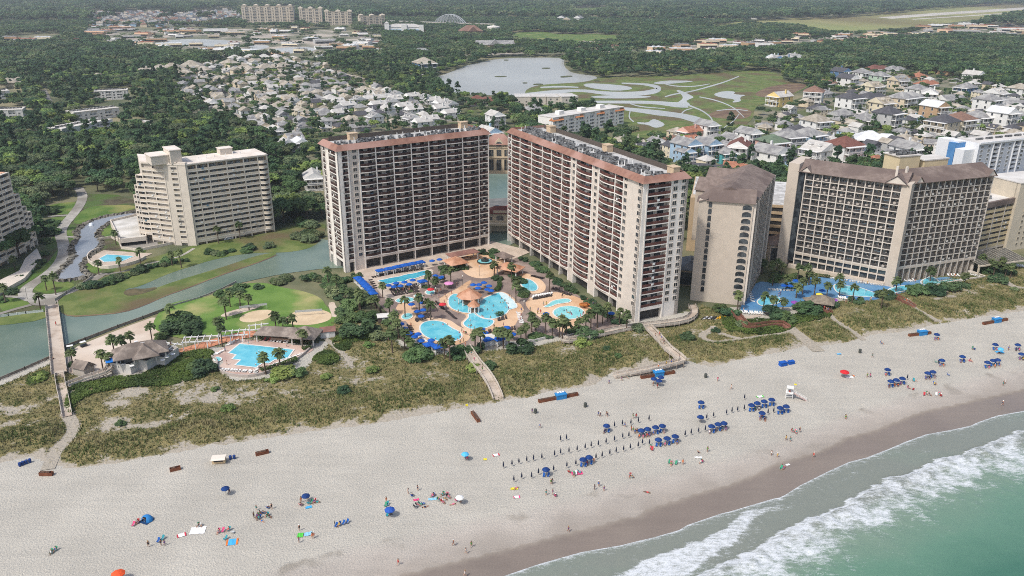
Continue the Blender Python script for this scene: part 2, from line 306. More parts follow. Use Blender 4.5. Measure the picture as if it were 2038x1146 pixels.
pond=Z(0,330,.288,[(355,785),(440,700),(505,640),(490,590),(498,540),(545,500),(520,462),(560,420),(610,388),(700,355),(820,335),(950,318),(960,345),(860,365),(770,385),(690,440),(675,480),(710,505),(690,570),(620,620),(560,690),(590,735),(640,765),(560,775),(450,800)])
patch('pond_water',pond,.12,m_pond,2,label='grey stone-edged pond with a small fountain')
rb=MB(); rs=random.Random(4)
for i,(x,y) in enumerate(smooth_poly(PG(pond,.1),3)):
    for k in range(2):
        r=rs.uniform(.5,1.3); a=rs.uniform(0,6); q=[(x+rs.uniform(-1.5,1.5)+r*math.cos(a+t)*rs.uniform(.7,1.1),y+rs.uniform(-1.5,1.5)+r*math.sin(a+t)*rs.uniform(.7,1.1)) for t in np.linspace(0,5.2,6)]
        rb.prism(q,0,rs.uniform(.4,1.0),0,top=[(x+(u-x)*.7,y+(v-y)*.7) for u,v in q])
props(ob('riprap_edge',rb.mesh('riprap_edge',m_rock)),'band of rough grey stones lining the pond edge','stones',kind='stuff')
def path(pts,wd,z=.14,m=m_conc,name='path',keep=True,sm=2):
    px=smooth_line(pts,sm); W=ribbon(PG(px,z),wd); 
    if keep: KEEP.append([proj(x,y) for x,y in ribbon(PG(px,z),(wd if not isinstance(wd,list) else max(wd))+3)])
    return sheet(name,W,z,m)
K4=(0,330,.288)
path(Z(*K4,[(540,150),(575,200),(560,260),(510,330),(430,420),(415,470),(440,540),(445,610),(400,690),(300,770),(200,830),(165,880),(200,920),(300,925)]),5.2)
path(Z(*K4,[(300,925),(400,900),(520,855),(640,790),(720,740)]),4.0,.15)
path(Z(*K4,[(330,350),(490,338)]),2,.15); path(Z(*K4,[(430,490),(560,492)]),2,.15); path(Z(*K4,[(215,960),(100,990),(-60,1040)]),2.2,.15); path(Z(*K4,[(0,900),(140,905),(200,930)]),2,.15)
patch('plaza',Z(*K4,[(150,850),(230,880),(340,890),(440,870),(450,890),(390,935),(385,960),(300,965),(215,965),(180,920)]),.17,m_conc,2)
path(Z(*K4,[(640,770),(760,745),(880,725),(1000,680),(1150,650),(1260,620),(1340,570)]),1.6,.15)
# ------------------------------------------------------------------ beach, dunes, ocean
u0=np.array(G(1005,1146)); u1=np.array(G(2038,818)); ud=(u1-u0)/np.linalg.norm(u1-u0); vd=np.array((ud[1],-ud[0]))
if vd[1]>0: vd=-vd
def UV(P): Q=np.asarray(P)-u0; return np.stack([Q@ud,Q@vd],-1)
def line(px): q=UV(PG(px)); q=q[np.argsort(q[:,0])]; return lambda u:np.interp(u,q[:,0],q[:,1])
K5=(1238,800,.3925)
SW=[(500,1330),(700,1262),(900,1180)]+[(1005,1146),(1072,1123),(1157,1099),(1238,1085)]+Z(*K5,[(95,702),(150,690),(290,650),(330,625),(500,567),(550,555),(770,490),(800,485),(830,470),(900,425),(1050,350),(1150,305),(1240,282),(1350,240),(1430,205),(1540,165),(1680,140),(1770,120),(1800,105),(1900,70),(2038,45),(2300,-20),(2700,-110)])
WET=[(300,1320),(500,1240),(811,1144),(886,1125),(979,1103),(1023,1092),(1109,1069),(1183,1051)]+Z(*K5,[(0,600),(100,580),(125,555),(230,520),(400,465),(560,420),(700,365),(740,335),(850,300),(1000,255),(1110,205),(1130,185),(1280,150),(1500,60),(1600,35),(1750,5),(2038,-62),(2700,-220)])
DAMP=[(100,1320),(540,1150),(700,1103),(793,1086),(886,1062),(1008,1034),(1109,1014),(1183,991),(1338,952),(1460,922),(1600,872),(1700,832),(1850,785),(2038,735),(2400,640)]
fS,fW,fD=line(SW),line(WET),line(DAMP)
gx,gy=np.meshgrid(np.arange(-420,560,1.6),np.arange(70,400,1.6)); BP=PG([(-1400,1000),(-300,770),(0,745),(120,705),(450,690),(1000,670),(1300,630),(1600,600),(2200,515),(3300,470),(3300,1700),(-1400,1700)])
q=UV(np.stack([gx,gy],-1)); su,sv=q[...,0],q[...,1]; okv=(sv<fS(su)+6)&inpoly(gx,gy,BP)
ff=okv[:-1,:-1]|okv[1:,:-1]|okv[:-1,1:]|okv[1:,1:]; ii=np.arange(gx.size).reshape(gx.shape)
F=np.stack([ii[:-1,:-1][ff],ii[:-1,1:][ff],ii[1:,1:][ff],ii[1:,:-1][ff]],-1)
dD,dW,dS=sv-fD(su),sv-fW(su),sv-fS(su)
wet=np.clip((dD+3)/(dD-dW+4).clip(4),0,1)**.6*.46; wet=wet+np.clip((dW+.3)/1.2,0,1)*(.58-.0*wet)
wet=np.where(dW>1,1.0-.10*np.clip(fbm(gx,gy,9,5)*3-1,0,1),wet+(fbm(gx,gy,6,6)-.5)*.25*np.clip((dD+8)/12,0,1)*(dW<0)).clip(0,1)
zz=.02+(fbm(gx,gy,7,2)-.5)*.22*np.clip(1-wet*2,0,1); zz=zz-.0
m_sand=bpy.data.materials.new('beach_sand'); m_sand.use_nodes=True
def nodes_sand(m):
    t=m.node_tree;N=t.nodes;L=t.links;b=N['Principled BSDF']
    at=N.new('ShaderNodeAttribute'); at.attribute_name='wet'; geo=N.new('ShaderNodeNewGeometry')
    def noise(s,d): q=N.new('ShaderNodeTexNoise'); q.inputs['Scale'].default_value=s; q.inputs['Detail'].default_value=d; L.new(geo.outputs['Position'],q.inputs['Vector']); return q.outputs['Fac']
    cr=N.new('ShaderNodeValToRGB'); e=cr.color_ramp.elements; e[0].position=0; e[0].color=S('b6b0a3'); e[1].position=1; e[1].color=S('86796d')
    for p,h in ((.25,'b1a89c'),(.42,'a0968a'),(.55,'918679')): x=e.new(p); x.color=S(h)
    L.new(at.outputs['Fac'],cr.inputs[0])
    mx=N.new('ShaderNodeMix'); mx.data_type='RGBA'; mx.blend_type='MULTIPLY'; mx.inputs[0].default_value=1
    mr=N.new('ShaderNodeMapRange'); mr.inputs[1].default_value=.25; mr.inputs[2].default_value=.75; mr.inputs[3].default_value=.86; mr.inputs[4].default_value=1.10; L.new(noise(2.6,9),mr.inputs[0])
    mr2=N.new('ShaderNodeMapRange'); mr2.inputs[1].default_value=.3; mr2.inputs[2].default_value=.7; mr2.inputs[3].default_value=.88; mr2.inputs[4].default_value=1.05; L.new(noise(.06,6),mr2.inputs[0])
    mm=N.new('ShaderNodeMath'); mm.operation='MULTIPLY'; L.new(mr.outputs[0],mm.inputs[0]); L.new(mr2.outputs[0],mm.inputs[1])
    mp=N.new('ShaderNodeMapping'); mp.inputs['Rotation'].default_value[2]=-math.atan2(ud[1],ud[0]); mp.inputs['Scale'].default_value=(.05,.6,1); L.new(geo.outputs['Position'],mp.inputs[0]); qn=N.new('ShaderNodeTexNoise'); qn.inputs['Scale'].default_value=.8; qn.inputs['Detail'].default_value=5; qn.inputs['Distortion'].default_value=.6; L.new(mp.outputs[0],qn.inputs['Vector'])
    mr4=N.new('ShaderNodeMapRange'); mr4.inputs[1].default_value=.38; mr4.inputs[2].default_value=.62; mr4.inputs[3].default_value=.97; mr4.inputs[4].default_value=1.025; L.new(qn.outputs['Fac'],mr4.inputs[0]); m5=N.new('ShaderNodeMath'); m5.operation='MULTIPLY'; L.new(mm.outputs[0],m5.inputs[0]); L.new(mr4.outputs[0],m5.inputs[1])
    L.new(cr.outputs[0],mx.inputs[6]); L.new(m5.outputs[0],mx.inputs[7])
    # patches of dark drift weed just above the damp line
    wk=N.new('ShaderNodeMapRange'); wk.inputs[1].default_value=.56; wk.inputs[2].default_value=.66; wk.inputs[4].default_value=.6; L.new(noise(.11,7),wk.inputs[0])
    bw=N.new('ShaderNodeValToRGB'); e=bw.color_ramp.elements; e[0].position=.0; e[0].color=(0,0,0,1); e[1].position=.06; e[1].color=(1,1,1,1); x=e.new(.3); x.color=(.5,.5,.5,1); x=e.new(.45); x.color=(0,0,0,1); L.new(at.outputs['Fac'],bw.inputs[0])
    m3=N.new('ShaderNodeMath'); m3.operation='MULTIPLY'; L.new(wk.outputs[0],m3.inputs[0]); L.new(bw.outputs[0],m3.inputs[1])
    m4=N.new('ShaderNodeMix'); m4.data_type='RGBA'; m4.inputs[7].default_value=S('7d7466'); L.new(m3.outputs[0],m4.inputs[0]); L.new(mx.outputs[2],m4.inputs[6]); L.new(m4.outputs[2],b.inputs['Base Color'])
    r=N.new('ShaderNodeMapRange'); r.inputs[1].default_value=.5; r.inputs[2].default_value=1; r.inputs[3].default_value=.9; r.inputs[4].default_value=.27; L.new(at.outputs['Fac'],r.inputs[0]); L.new(r.outputs[0],b.inputs['Roughness'])
    bp=N.new('ShaderNodeBump'); bp.inputs['Distance'].default_value=.28; s=N.new('ShaderNodeMapRange'); s.inputs[1].default_value=.1; s.inputs[2].default_value=.6; s.inputs[3].default_value=1.0; s.inputs[4].default_value=.06; L.new(at.outputs['Fac'],s.inputs[0]); L.new(s.outputs[0],bp.inputs['Strength']); L.new(noise(2.3,7),bp.inputs['Height']); L.new(bp.outputs[0],b.inputs['Normal'])
nodes_sand(m_sand)
props(ob('beach',mesh_np('beach',np.stack([gx,gy,zz],-1).reshape(-1,3),F,m_sand,{'wet':wet.ravel()})),kind='structure')
# ocean: rows follow the swash line
MAIN=Z(*K5,[(-500,1260),(-100,1090),(300,925),(390,881),(500,820),(640,775),(690,740),(750,690),(860,630),(950,590),(1110,540),(1150,490),(1300,420),(1330,395),(1440,370),(1600,295),(1700,270),(1800,235),(1950,175),(2000,152),(2100,140),(2500,40),(2900,-60)])
INN=Z(*K5,[(-600,1100),(-300,980),(0,870),(100,815),(250,755),(400,700),(510,650),(565,600),(610,565),(760,525),(880,512),(1000,488),(1160,475),(1300,440)])
fM,fI=line(MAIN),line(INN)
uu=np.concatenate([np.arange(-330,-60,4),np.arange(-60,190,.6),np.arange(190,520,4)]); tt=np.concatenate([np.arange(0,75,.6),np.arange(75,260,5)])
U,T=np.meshgrid(uu,tt); V=fS(U)+T
Wd=4+6*np.clip(fbm(uu,uu*0,14,11)*2.2-.6,0,1); Wd=np.maximum(Wd,np.interp(uu,[20,45,60,95,110,150],[5,4,7,6,12,14])*.8)
s=V-fM(U)+(fbm(U,V,2.2,12)-.5)*2.2; wm=Wd[None,:]+(fbm(U,V,5,13)-.5)*9
foam=np.clip((s+.3)/.5,0,1)*np.where(s<wm,.80+.16*np.exp(-np.clip(s,0,None)/2.2),np.clip(1-(s-wm)/14,0,1)*.62)
iu=np.interp(uu,[-330,-60,20,60,75,90],[1,1,1,.9,.4,0])[None,:]
s2=V-fI(U)+(fbm(U,V,2,14)-.5)*1.4; wi=np.interp(uu,[-60,20,35,70],[9,8,7,2])[None,:]+(fbm(U,V,4,15)-.5)*5
f2=np.clip((s2+.2)/.4,0,1)*np.where(s2<wi,.86,np.clip(1-(s2-wi)/7,0,1)*.55)*iu
foam=np.maximum(foam,f2); tl=T+(fbm(U,V,2.5,16)-.5)*1.0
foam=np.maximum(foam,(.10+.24*np.clip(fbm(U,V*2.2,7,51)*2.4-.8,0,1))*(s<0)*np.clip(T/3,0,1)); foam=np.maximum(foam,np.where(tl<.32,.80,np.clip(.52-(tl-.32)/8,.0,1)))
tr=s-wm; foam=np.maximum(foam,.36*np.exp(-np.clip(tr,0,None)/28)*(s>0))
hz=.05+.75*np.exp(-((s-2.2)/2.0)**2)+.35*np.clip(s/3,0,1)*np.clip(1-(s-3)/16,0,1)+.22*np.exp(-((s2-1)/1.2)**2)*iu+.10*np.clip(T/3,0,1)*(fbm(U,V,3,17)-.3)+.25*np.clip((T-30)/20,0,1)*(np.sin((V*.33+fbm(U,V,40,18)*7))*.5+.5)
hz+=foam*.35*(fbm(U,V,1.3,19)-.45)*np.clip(T/2,0,1); hz=np.where(T<.1,.045,hz)
foam=foam*(1-.42*np.clip(fbm(U*1.0,V*1.0,3.2,41)*2.6-1.05,0,1)*(T>1.5)*(s>.8)-.25*np.clip(fbm(U,V,9,42)*3-1.4,0,1)*(s>2)); hz=hz+.55*(foam>.3)*(fbm(U,V,1.7,43)-.5)*(s>0)*(T>3)
deep=np.clip((s-3)/32,0,1)**.8
XY=u0+U[...,None]*ud+V[...,None]*vd; ii=np.arange(U.size).reshape(U.shape)
F=np.stack([ii[:-1,:-1],ii[1:,:-1],ii[1:,1:],ii[:-1,1:]],-1).reshape(-1,4)
a,b_,c_=XY[0,0],XY[0,1],XY[1,0]
if np.cross(c_-a,b_-a)<0: F=F[:,::-1]
m_sea=bpy.data.materials.new('sea_water'); m_sea.use_nodes=True
def nodes_sea(m):
    t=m.node_tree;N=t.nodes;L=t.links;b=N['Principled BSDF']
    fo=N.new('ShaderNodeAttribute'); fo.attribute_name='foam'; de=N.new('ShaderNodeAttribute'); de.attribute_name='deep'; geo=N.new('ShaderNodeNewGeometry')
    mp=N.new('ShaderNodeMapping'); mp.inputs['Rotation'].default_value[2]=-math.atan2(ud[1],ud[0])-.95; mp.inputs['Scale'].default_value=(.33,1,1); L.new(geo.outputs['Position'],mp.inputs[0])
    def noise(s,d,v=None,r=.55): q=N.new('ShaderNodeTexNoise'); q.inputs['Scale'].default_value=s; q.inputs['Detail'].default_value=d; q.inputs['Roughness'].default_value=r; L.new(v or geo.outputs['Position'],q.inputs['Vector']); return q.outputs['Fac']
    n1=noise(1.5,9,mp.outputs[0],.66); n2=noise(3.4,7,None,.6)
    mx=N.new('ShaderNodeMath'); mx.operation='MULTIPLY_ADD'; mx.inputs[1].default_value=.6; L.new(n1,mx.inputs[0]); h=N.new('ShaderNodeMath'); h.operation='MULTIPLY'; h.inputs[1].default_value=.4; L.new(n2,h.inputs[0]); L.new(h.outputs[0],mx.inputs[2])
    sp=N.new('ShaderNodeMapRange'); sp.inputs[1].default_value=.28; sp.inputs[2].default_value=.72; L.new(mx.outputs[0],sp.inputs[0])
    df=N.new('ShaderNodeMath'); df.operation='SUBTRACT'; L.new(fo.outputs['Fac'],df.inputs[0]); iv=N.new('ShaderNodeMath'); iv.operation='SUBTRACT'; iv.inputs[0].default_value=1; L.new(sp.outputs[0],iv.inputs[1]); L.new(iv.outputs[0],df.inputs[1])
    fm=N.new('ShaderNodeMapRange'); fm.inputs[1].default_value=-.08; fm.inputs[2].default_value=.42; L.new(df.outputs[0],fm.inputs[0])
    cr=N.new('ShaderNodeValToRGB'); e=cr.color_ramp.elements; e[0].position=0; e[0].color=S('7e8277'); e[1].position=1; e[1].color=S('446f5b'); x=e.new(.3); x.color=S('788a78'); x=e.new(.65); x.color=S('61846e')
    dn=N.new('ShaderNodeMath'); dn.operation='MULTIPLY_ADD'; dn.inputs[1].default_value=.5; L.new(noise(.06,4,mp.outputs[0]),dn.inputs[0]); d2=N.new('ShaderNodeMath'); d2.operation='ADD'; d2.inputs[1].default_value=-.25; L.new(de.outputs['Fac'],d2.inputs[0]); L.new(d2.outputs[0],dn.inputs[2]); L.new(dn.outputs[0],cr.inputs[0])
    mc=N.new('ShaderNodeMix'); mc.data_type='RGBA'; mc.inputs[7].default_value=(.62,.64,.645,1); L.new(fm.outputs[0],mc.inputs[0]); L.new(cr.outputs[0],mc.inputs[6]); L.new(mc.outputs[2],b.inputs['Base Color'])
    r=N.new('ShaderNodeMapRange'); b.inputs['Specular IOR Level'].default_value=.35; r.inputs[3].default_value=.28; r.inputs[4].default_value=.9; L.new(fm.outputs[0],r.inputs[0]); L.new(r.outputs[0],b.inputs['Roughness'])
    bp=N.new('ShaderNodeBump'); bp.inputs['Strength'].default_value=.5; bp.inputs['Distance'].default_value=.3; L.new(mx.outputs[0],bp.inputs['Height']); L.new(bp.outputs[0],b.inputs['Normal'])
nodes_sea(m_sea)
props(ob('ocean',mesh_np('ocean',np.concatenate([XY,hz[...,None]],-1).reshape(-1,3),F,m_sea,{'foam':foam.ravel(),'deep':deep.ravel()})),kind='structure')
# dunes
DUP=[(-420,830),(-100,768),(0,768),(105,722),(118,722),(128,740),(215,765),(300,740),(415,690),(430,735),(470,758),(540,752),(605,735),(640,700),(655,680),(650,655),(690,612),(740,622),(770,650),(800,690),(870,705),(950,700),(1060,690),(1160,668),(1255,652),(1345,648),(1382,630),(1395,605),(1470,640),(1500,640),(1600,625),(1650,600),(1740,598),(1800,580),(1850,560),(1930,548),(2038,530),(2300,490),(2900,420)]
DLOW=[(2900,480),(2300,570),(2038,619),(1939,633),(1888,643),(1870,645),(1802,660),(1733,667),(1716,674),(1681,684),(1630,689),(1602,689),(1560,701),(1517,708),(1466,718),(1418,731),(1390,726),(1365,718),(1226,741),(1200,754),(1188,766),(1150,774),(1109,776),(1053,792),(1009,796),(990,802),(923,813),(867,822),(774,839),(700,852),(652,856),(584,865),(515,875),(446,887),(378,897),(309,907),(240,921),(148,935),(103,928),(60,908),(0,922),(-200,965),(-420,1020)]
DUNE=PG(DUP+DLOW)
DPATH=[([(132,822),(150,850),(135,875),(110,900),(95,935)],3.4),(Z(1338,600,.3435,[(240,150),(200,180),(160,200),(230,240),(330,230),(420,220),(560,195),(680,180)]),2.2),(Z(1338,600,.3435,[(270,185),(340,205),(400,220)]),2),(Z(1338,600,.3435,[(650,135),(720,185),(780,230),(850,290)]),4.5),(Z(1338,600,.3435,[(910,75),(950,120),(1040,170),(1110,225)]),2.0),(Z(1338,600,.3435,[(1360,-10),(1400,40),(1460,70),(1540,115)]),2.2),([(640,668),(668,690),(690,712),(700,730)],1.6),([(2000,560),(2018,572),(2050,575)],3)]
PPOLY=[ribbon(smooth_line(PG(p)),wd) for p,wd in DPATH]
def dist_line(X,Y,P):
    d=np.full(np.shape(X),1e9)
    for (x1,y1),(x2,y2) in zip(P,P[1:]):
        L2=(x2-x1)**2+(y2-y1)**2+1e-9; t=np.clip(((X-x1)*(x2-x1)+(Y-y1)*(y2-y1))/L2,0,1); d=np.minimum(d,np.hypot(X-x1-t*(x2-x1),Y-y1-t*(y2-y1)))
    return d
LOWW=PG(DLOW); UPW=PG(DUP)
def dune_info(X,Y):
    dl=dist_line(X,Y,LOWW); du=dist_line(X,Y,UPW); dp=np.minimum.reduce([dist_line(X,Y,smooth_line(PG(p)))-wd/2 for p,wd in DPATH])
    e=np.clip(np.minimum(dl/5,du/4),0,1)*np.clip(dp/3,0,1); rid=np.exp(-((dl-11)/6)**2)
    h=e*(.25+1.1*rid+1.5*(fbm(X,Y,16,21)-.35)+.5*(fbm(X,Y,4,22)-.5))
    ridge=np.sin((dl+fbm(X,Y,30,23)*14)*.38)*.5+.5
    den=np.clip(.54+.42*np.exp(-((dl-9)/7.5)**2)+.42*(ridge**3)*(dl<26)+1.7*(fbm(X,Y,9,24)-.47)+1.2*(fbm(X,Y,3.5,25)-.5),0,1)*np.clip((dl+ (fbm(X,Y,5,26)-.5)*9-1.2)/3.2,0,1)*(dp>.2)
    den=np.maximum(den,np.clip(1-du/9,0,1)*.85*(dp>.4)); return np.maximum(h,0)+.03,den,dl,dp
st=1.1; gx,gy=np.meshgrid(np.arange(-400,520,st),np.arange(165,420,st)); ins=inpoly(gx,gy,DUNE)
ff=ins[:-1,:-1]|ins[1:,:-1]|ins[:-1,1:]|ins[1:,1:]; ii=np.arange(gx.size).reshape(gx.shape); F=np.stack([ii[:-1,:-1][ff],ii[:-1,1:][ff],ii[1:,1:][ff],ii[1:,:-1][ff]],-1)
used=np.unique(F); mp_=-np.ones(gx.size,int); mp_[used]=np.arange(len(used)); F=mp_[F]; X,Y=gx.ravel()[used],gy.ravel()[used]
H,den,dl,dp=dune_info(X,Y); H=np.where(inpoly(X,Y,DUNE),H,-.3)
m_dune=bpy.data.materials.new('dune_sand'); m_dune.use_nodes=True
def nodes_dune(m):
    t=m.node_tree;N=t.nodes;L=t.links;b=N['Principled BSDF']; b.inputs['Roughness'].default_value=.95; b.inputs['Specular IOR Level'].default_value=.1
    at=N.new('ShaderNodeAttribute'); at.attribute_name='veg'; geo=N.new('ShaderNodeNewGeometry')
    def noise(s,d): q=N.new('ShaderNodeTexNoise'); q.inputs['Scale'].default_value=s; q.inputs['Detail'].default_value=d; L.new(geo.outputs['Position'],q.inputs['Vector']); return q.outputs['Fac']
    n=noise(1.1,9); f=N.new('ShaderNodeMath'); f.operation='MULTIPLY_ADD'; f.inputs[1].default_value=1.5; L.new(n,f.inputs[0]); o=N.new('ShaderNodeMath'); o.operation='SUBTRACT'; o.inputs[1].default_value=.75; L.new(at.outputs['Fac'],o.inputs[0]); L.new(o.outputs[0],f.inputs[2])
    r=N.new('ShaderNodeMapRange'); r.inputs[1].default_value=.12; r.inputs[2].default_value=.42; L.new(f.outputs[0],r.inputs[0])
    c1=N.new('ShaderNodeValToRGB'); e=c1.color_ramp.elements; e[0].position=.35; e[0].color=S('6f6a48'); e[1].position=.65; e[1].color=S('8c8058'); L.new(noise(.35,6),c1.inputs[0])
    x=N.new('ShaderNodeMix'); x.data_type='RGBA'; x.inputs[6].default_value=S('a69d8e'); L.new(r.outputs[0],x.inputs[0]); L.new(c1.outputs[0],x.inputs[7])
    L.new(x.outputs[2],b.inputs['Base Color']); bp=N.new('ShaderNodeBump'); bp.inputs['Strength'].default_value=1; bp.inputs['Distance'].default_value=.5; L.new(n,bp.inputs['Height']); L.new(bp.outputs[0],b.inputs['Normal'])
nodes_dune(m_dune)
props(ob('dunes',mesh_np('dunes',np.stack([X,Y,H],-1),F,m_dune,{'veg':den})),kind='structure')
for i,(p,wd) in enumerate(DPATH): sheet('sand_path',ribbon(smooth_line(PG(p),2),wd),.10,m_dune)
# dune grass: one mass of blades
def tufts(n,poly,box,rs,hh,wide,blades=4,dens=None):
    x=rs.uniform(box[0],box[1],n); y=rs.uniform(box[2],box[3],n); k=inpoly(x,y,poly); x,y=x[k],y[k]; h,de,dl_,dp_=dune_info(x,y); k=rs.rand(len(x))<np.clip(de*1.25-.08,0,1); x,y,h=x[k],y[k],h[k]; dl_=dl_[k]
    nb=blades; x=np.repeat(x,nb);y=np.repeat(y,nb);h=np.repeat(h,nb); a=rs.uniform(0,6.283,len(x)); L_=hh*rs.uniform(.6,1.3,len(x))*np.repeat(1+.5*np.exp(-((dl_-9)/6)**2),nb); w_=wide*rs.uniform(.6,1.3,len(x)); lean=rs.uniform(.15,.75,len(x))
    x=x+rs.normal(0,.22,len(x)); y=y+rs.normal(0,.22,len(x)); ca,sa=np.cos(a),np.sin(a)
    A=np.stack([x-sa*w_,y+ca*w_,h-.1],-1);B=np.stack([x+sa*w_,y-ca*w_,h-.1],-1);T=np.stack([x+ca*L_*lean,y+sa*L_*lean,h+L_*np.sqrt(1-lean**2*.8)],-1)
    V=np.stack([A,B,T],1).reshape(-1,3); return V,np.arange(len(V)).reshape(-1,3)
V,F=tufts(330000,DUNE,(-230,330,170,390),np.random.RandomState(5),.6,.13,4)
m_dgrass=mat('dune_grass','687044','938a66',.22,rough=.8,c3='566239',sc3=.08,th3=(.45,.6),spec=.1)
props(ob('dune_grass',mesh_np('dune_grass',V,F,m_dgrass,smooth=False)),'olive and tan dune grass covering the sand ridges','grass',kind='stuff')

# low green ground cover on the landward dunes and around the park terrace
D5=(100,600,.1658); D6=(380,600,.1658); D1=(640,500,.1745); D3=(1440,510,.1668)
COV=[PG(smooth_poly(q,1)) for q in (Z(*D5,[(220,1090),(330,1000),(560,960),(720,910),(980,905),(1180,850),(1530,640),(1800,580),(1930,600),(1930,900),(1700,960),(1400,1020),(1000,1040),(600,1110),(350,1200),(220,1400),(160,1300)]),Z(*D6,[(0,620),(130,575),(300,600),(240,690),(60,700),(0,900),(-20,800)]),Z(*D6,[(1440,700),(1560,600),(1700,605),(1790,680),(1770,760),(1640,790),(1500,770)]),Z(*D6,[(1700,470),(1780,420),(1930,440),(1930,590),(1800,600),(1700,540)]),Z(*D1,[(130,1020),(200,960),(420,940),(600,960),(560,1040),(350,1050),(200,1120)]),Z(*D3,[(-40,700),(120,720),(300,770),(420,740),(700,780),(800,700),(1100,650),(1300,680),(1250,760),(900,800),(760,900),(500,940),(200,950),(0,880)]),[(60,745),(100,742),(95,765),(50,775)])]
rs=np.random.RandomState(9); VV=[]
for q in COV:
    a=np.array(q); ar=.5*abs(sum(q[i][0]*q[(i+1)%len(q)][1]-q[(i+1)%len(q)][0]*q[i][1] for i in range(len(q)))); bb=(np.ptp(a[:,0])*np.ptp(a[:,1])); n=int(bb*26); x=rs.uniform(a[:,0].min(),a[:,0].max(),n); y=rs.uniform(a[:,1].min(),a[:,1].max(),n); k=inpoly(x,y,q)&(fbm(x,y,2.6,61)>.30); x,y=x[k],y[k]; k=inpoly(x,y,DUNE); h=np.full(len(x),.16)
    if k.any(): h[k]=dune_info(x[k],y[k])[0]
    h=h+rs.uniform(.1,.55,len(x))*(.5+fbm(x,y,5,62)); t=rs.uniform(0,6.283,len(x)); L_=rs.uniform(.16,.36,len(x)); nx,ny=rs.normal(0,.35,len(x)),rs.normal(0,.35,len(x)); c,s_=np.cos(t)*L_,np.sin(t)*L_
    f=lambda u,v:np.stack([x+u,y+v,h-(u*nx+v*ny)],-1); VV.append(np.stack([f(c,s_),f(-s_,c),f(-c,-s_),f(s_,-c)],1).reshape(-1,3))
V=np.concatenate(VV); props(ob('ground_cover',mesh_np('ground_cover',V,np.arange(len(V)).reshape(-1,4),leafmat('cover_leaf','5a6f36','6c7f40','4b5e33',.05),smooth=False)),'low bright green scrub spread over the landward dunes','scrub',kind='stuff')
# ================================================================== LARGE BUILDINGS
def hgt(xb,yb,yt):
    X,Y=G(xb,yb); lo,hi=-5,HC-2
    for _ in range(40):
        m=(lo+hi)/2
        if proj(X,Y,m)[1]>yt: lo=m
        else: hi=m
    return lo
PROTO={}; PMESH={}; RB=random.Random(17); CLUT=[flat('e2e0da'),flat('c9c4ba'),flat('b9aea2'),flat('6f8c9c'),flat('e2e0da'),flat('d8d0c6')]
class Bld:
    def __init__(s,name,label,loc,cat='building',group=None):
        s.root=thing(name,label,cat,(loc[0],loc[1],0),group=group); s.o=Vector((loc[0],loc[1])); s.parts={}; s.items={}; s.plan=[]
    def L(s,P): return (P[0]-s.o.x,P[1]-s.o.y)
    def mb(s,part,m):
        k=(part,m.name)
        if k not in s.parts: s.parts[k]=(MB(),m)
        return s.parts[k][0]
    def item(s,key,x,y,a,z): s.items.setdefault(PROTO[key][0][0],[]).append((key,x,y,a,z))
    def finish(s,most=100):
        for (part,_),(b,m) in s.parts.items(): 
            if b.v: ob(part,b.mesh(part,m),s.root)
        for kind,its in s.items.items():
            its.sort(key=lambda q:(s.o.x+q[1])**2+(s.o.y+q[2])**2+(HC-q[4])**2)
            for key,x,y,a,z in its[:most]:
                if key not in PMESH: PMESH[key]=[(n,b.mesh(n,m)) for n,b,m in PROTO[key]]
                p=ob(PMESH[key][0][0],PMESH[key][0][1],s.root,(x,y,z),a)
                for n,me in PMESH[key][1:]: ob(n,me,p)
            if its[most:]:
                b=MB(); ms=[]
                for key,x,y,a,z in its[most:]:
                    for n,q,m in PROTO[key]:
                        if m not in ms: ms.append(m)
                        b.frame(x,y,a,z); b.add(q.v,q.f,ms.index(m))
                b.frame(); o=ob(kind,b.mesh(kind+'_rest',ms),s.root); o['kind']='stuff'
        return s.root
def bal(key,w,r,bulge,fh,slab,rail,door,solid=False,mid=.16,name='balcony',rh=1.05,sw=None,var=0):
    """one balcony: slab, railing, glass doors on the wall behind"""
    if key in PROTO: return key
    n=8 if bulge>.05 else 1; arc=[(-w/2+w*i/n,-bulge*(1-(2*i/n-1)**2)-.12) for i in range(n+1)]
    sb=MB(); sb.prism(arc+[(w/2,r),(-w/2,r)],-.36,0)
    rb=MB()
    for (x0,y0),(x1,y1) in zip(arc,arc[1:]): rb.prism([(x0,y0+.03),(x1,y1+.03),(x1,y1+.13),(x0,y0+.13)],.06 if not solid else -.2,rh)
    db=MB(); a=w*.46; g=mid*w/2
    for x0,x1 in ((-a,-g),(g,a*.80)):
        k=max(1,round((x1-x0)/1.1))
        for i in range(k): db.box(x0+(x1-x0)*i/k+.04,x0+(x1-x0)*(i+1)/k-.04,r-.06,r-.005,.05,fh-.45)
    db.box(-a,g+.02,r-.07,r-.004,0,.05)
    L_=[(name,sb,slab),('railing',rb,rail),('door_pane',db,door)]
    if var:
        q=MB(); rq=random.Random(var*7+int(w*10))
        x0_=rq.uniform(-w*.3,w*.2)
        for k in range(rq.choice([1,2,3])):
            x=x0_+k*.72; q.box(x-.28,x+.28,.1,.65,.02,.45); q.box(x-.28,x+.28,.66,.74,.02,1.0)
        if var==2: x=x0_+.3; q.box(x-.5,x+.5,-bulge-.3,-bulge-.06-.12,.35,rh+.04) if bulge<.05 else q.box(x-.4,x+.4,.1,.9,.4,.75)
        if q.v: L_.append(('patio_seat_frame',q,CLUT[(var+int(w*10))%len(CLUT)]))
    PROTO[key]=L_; return key
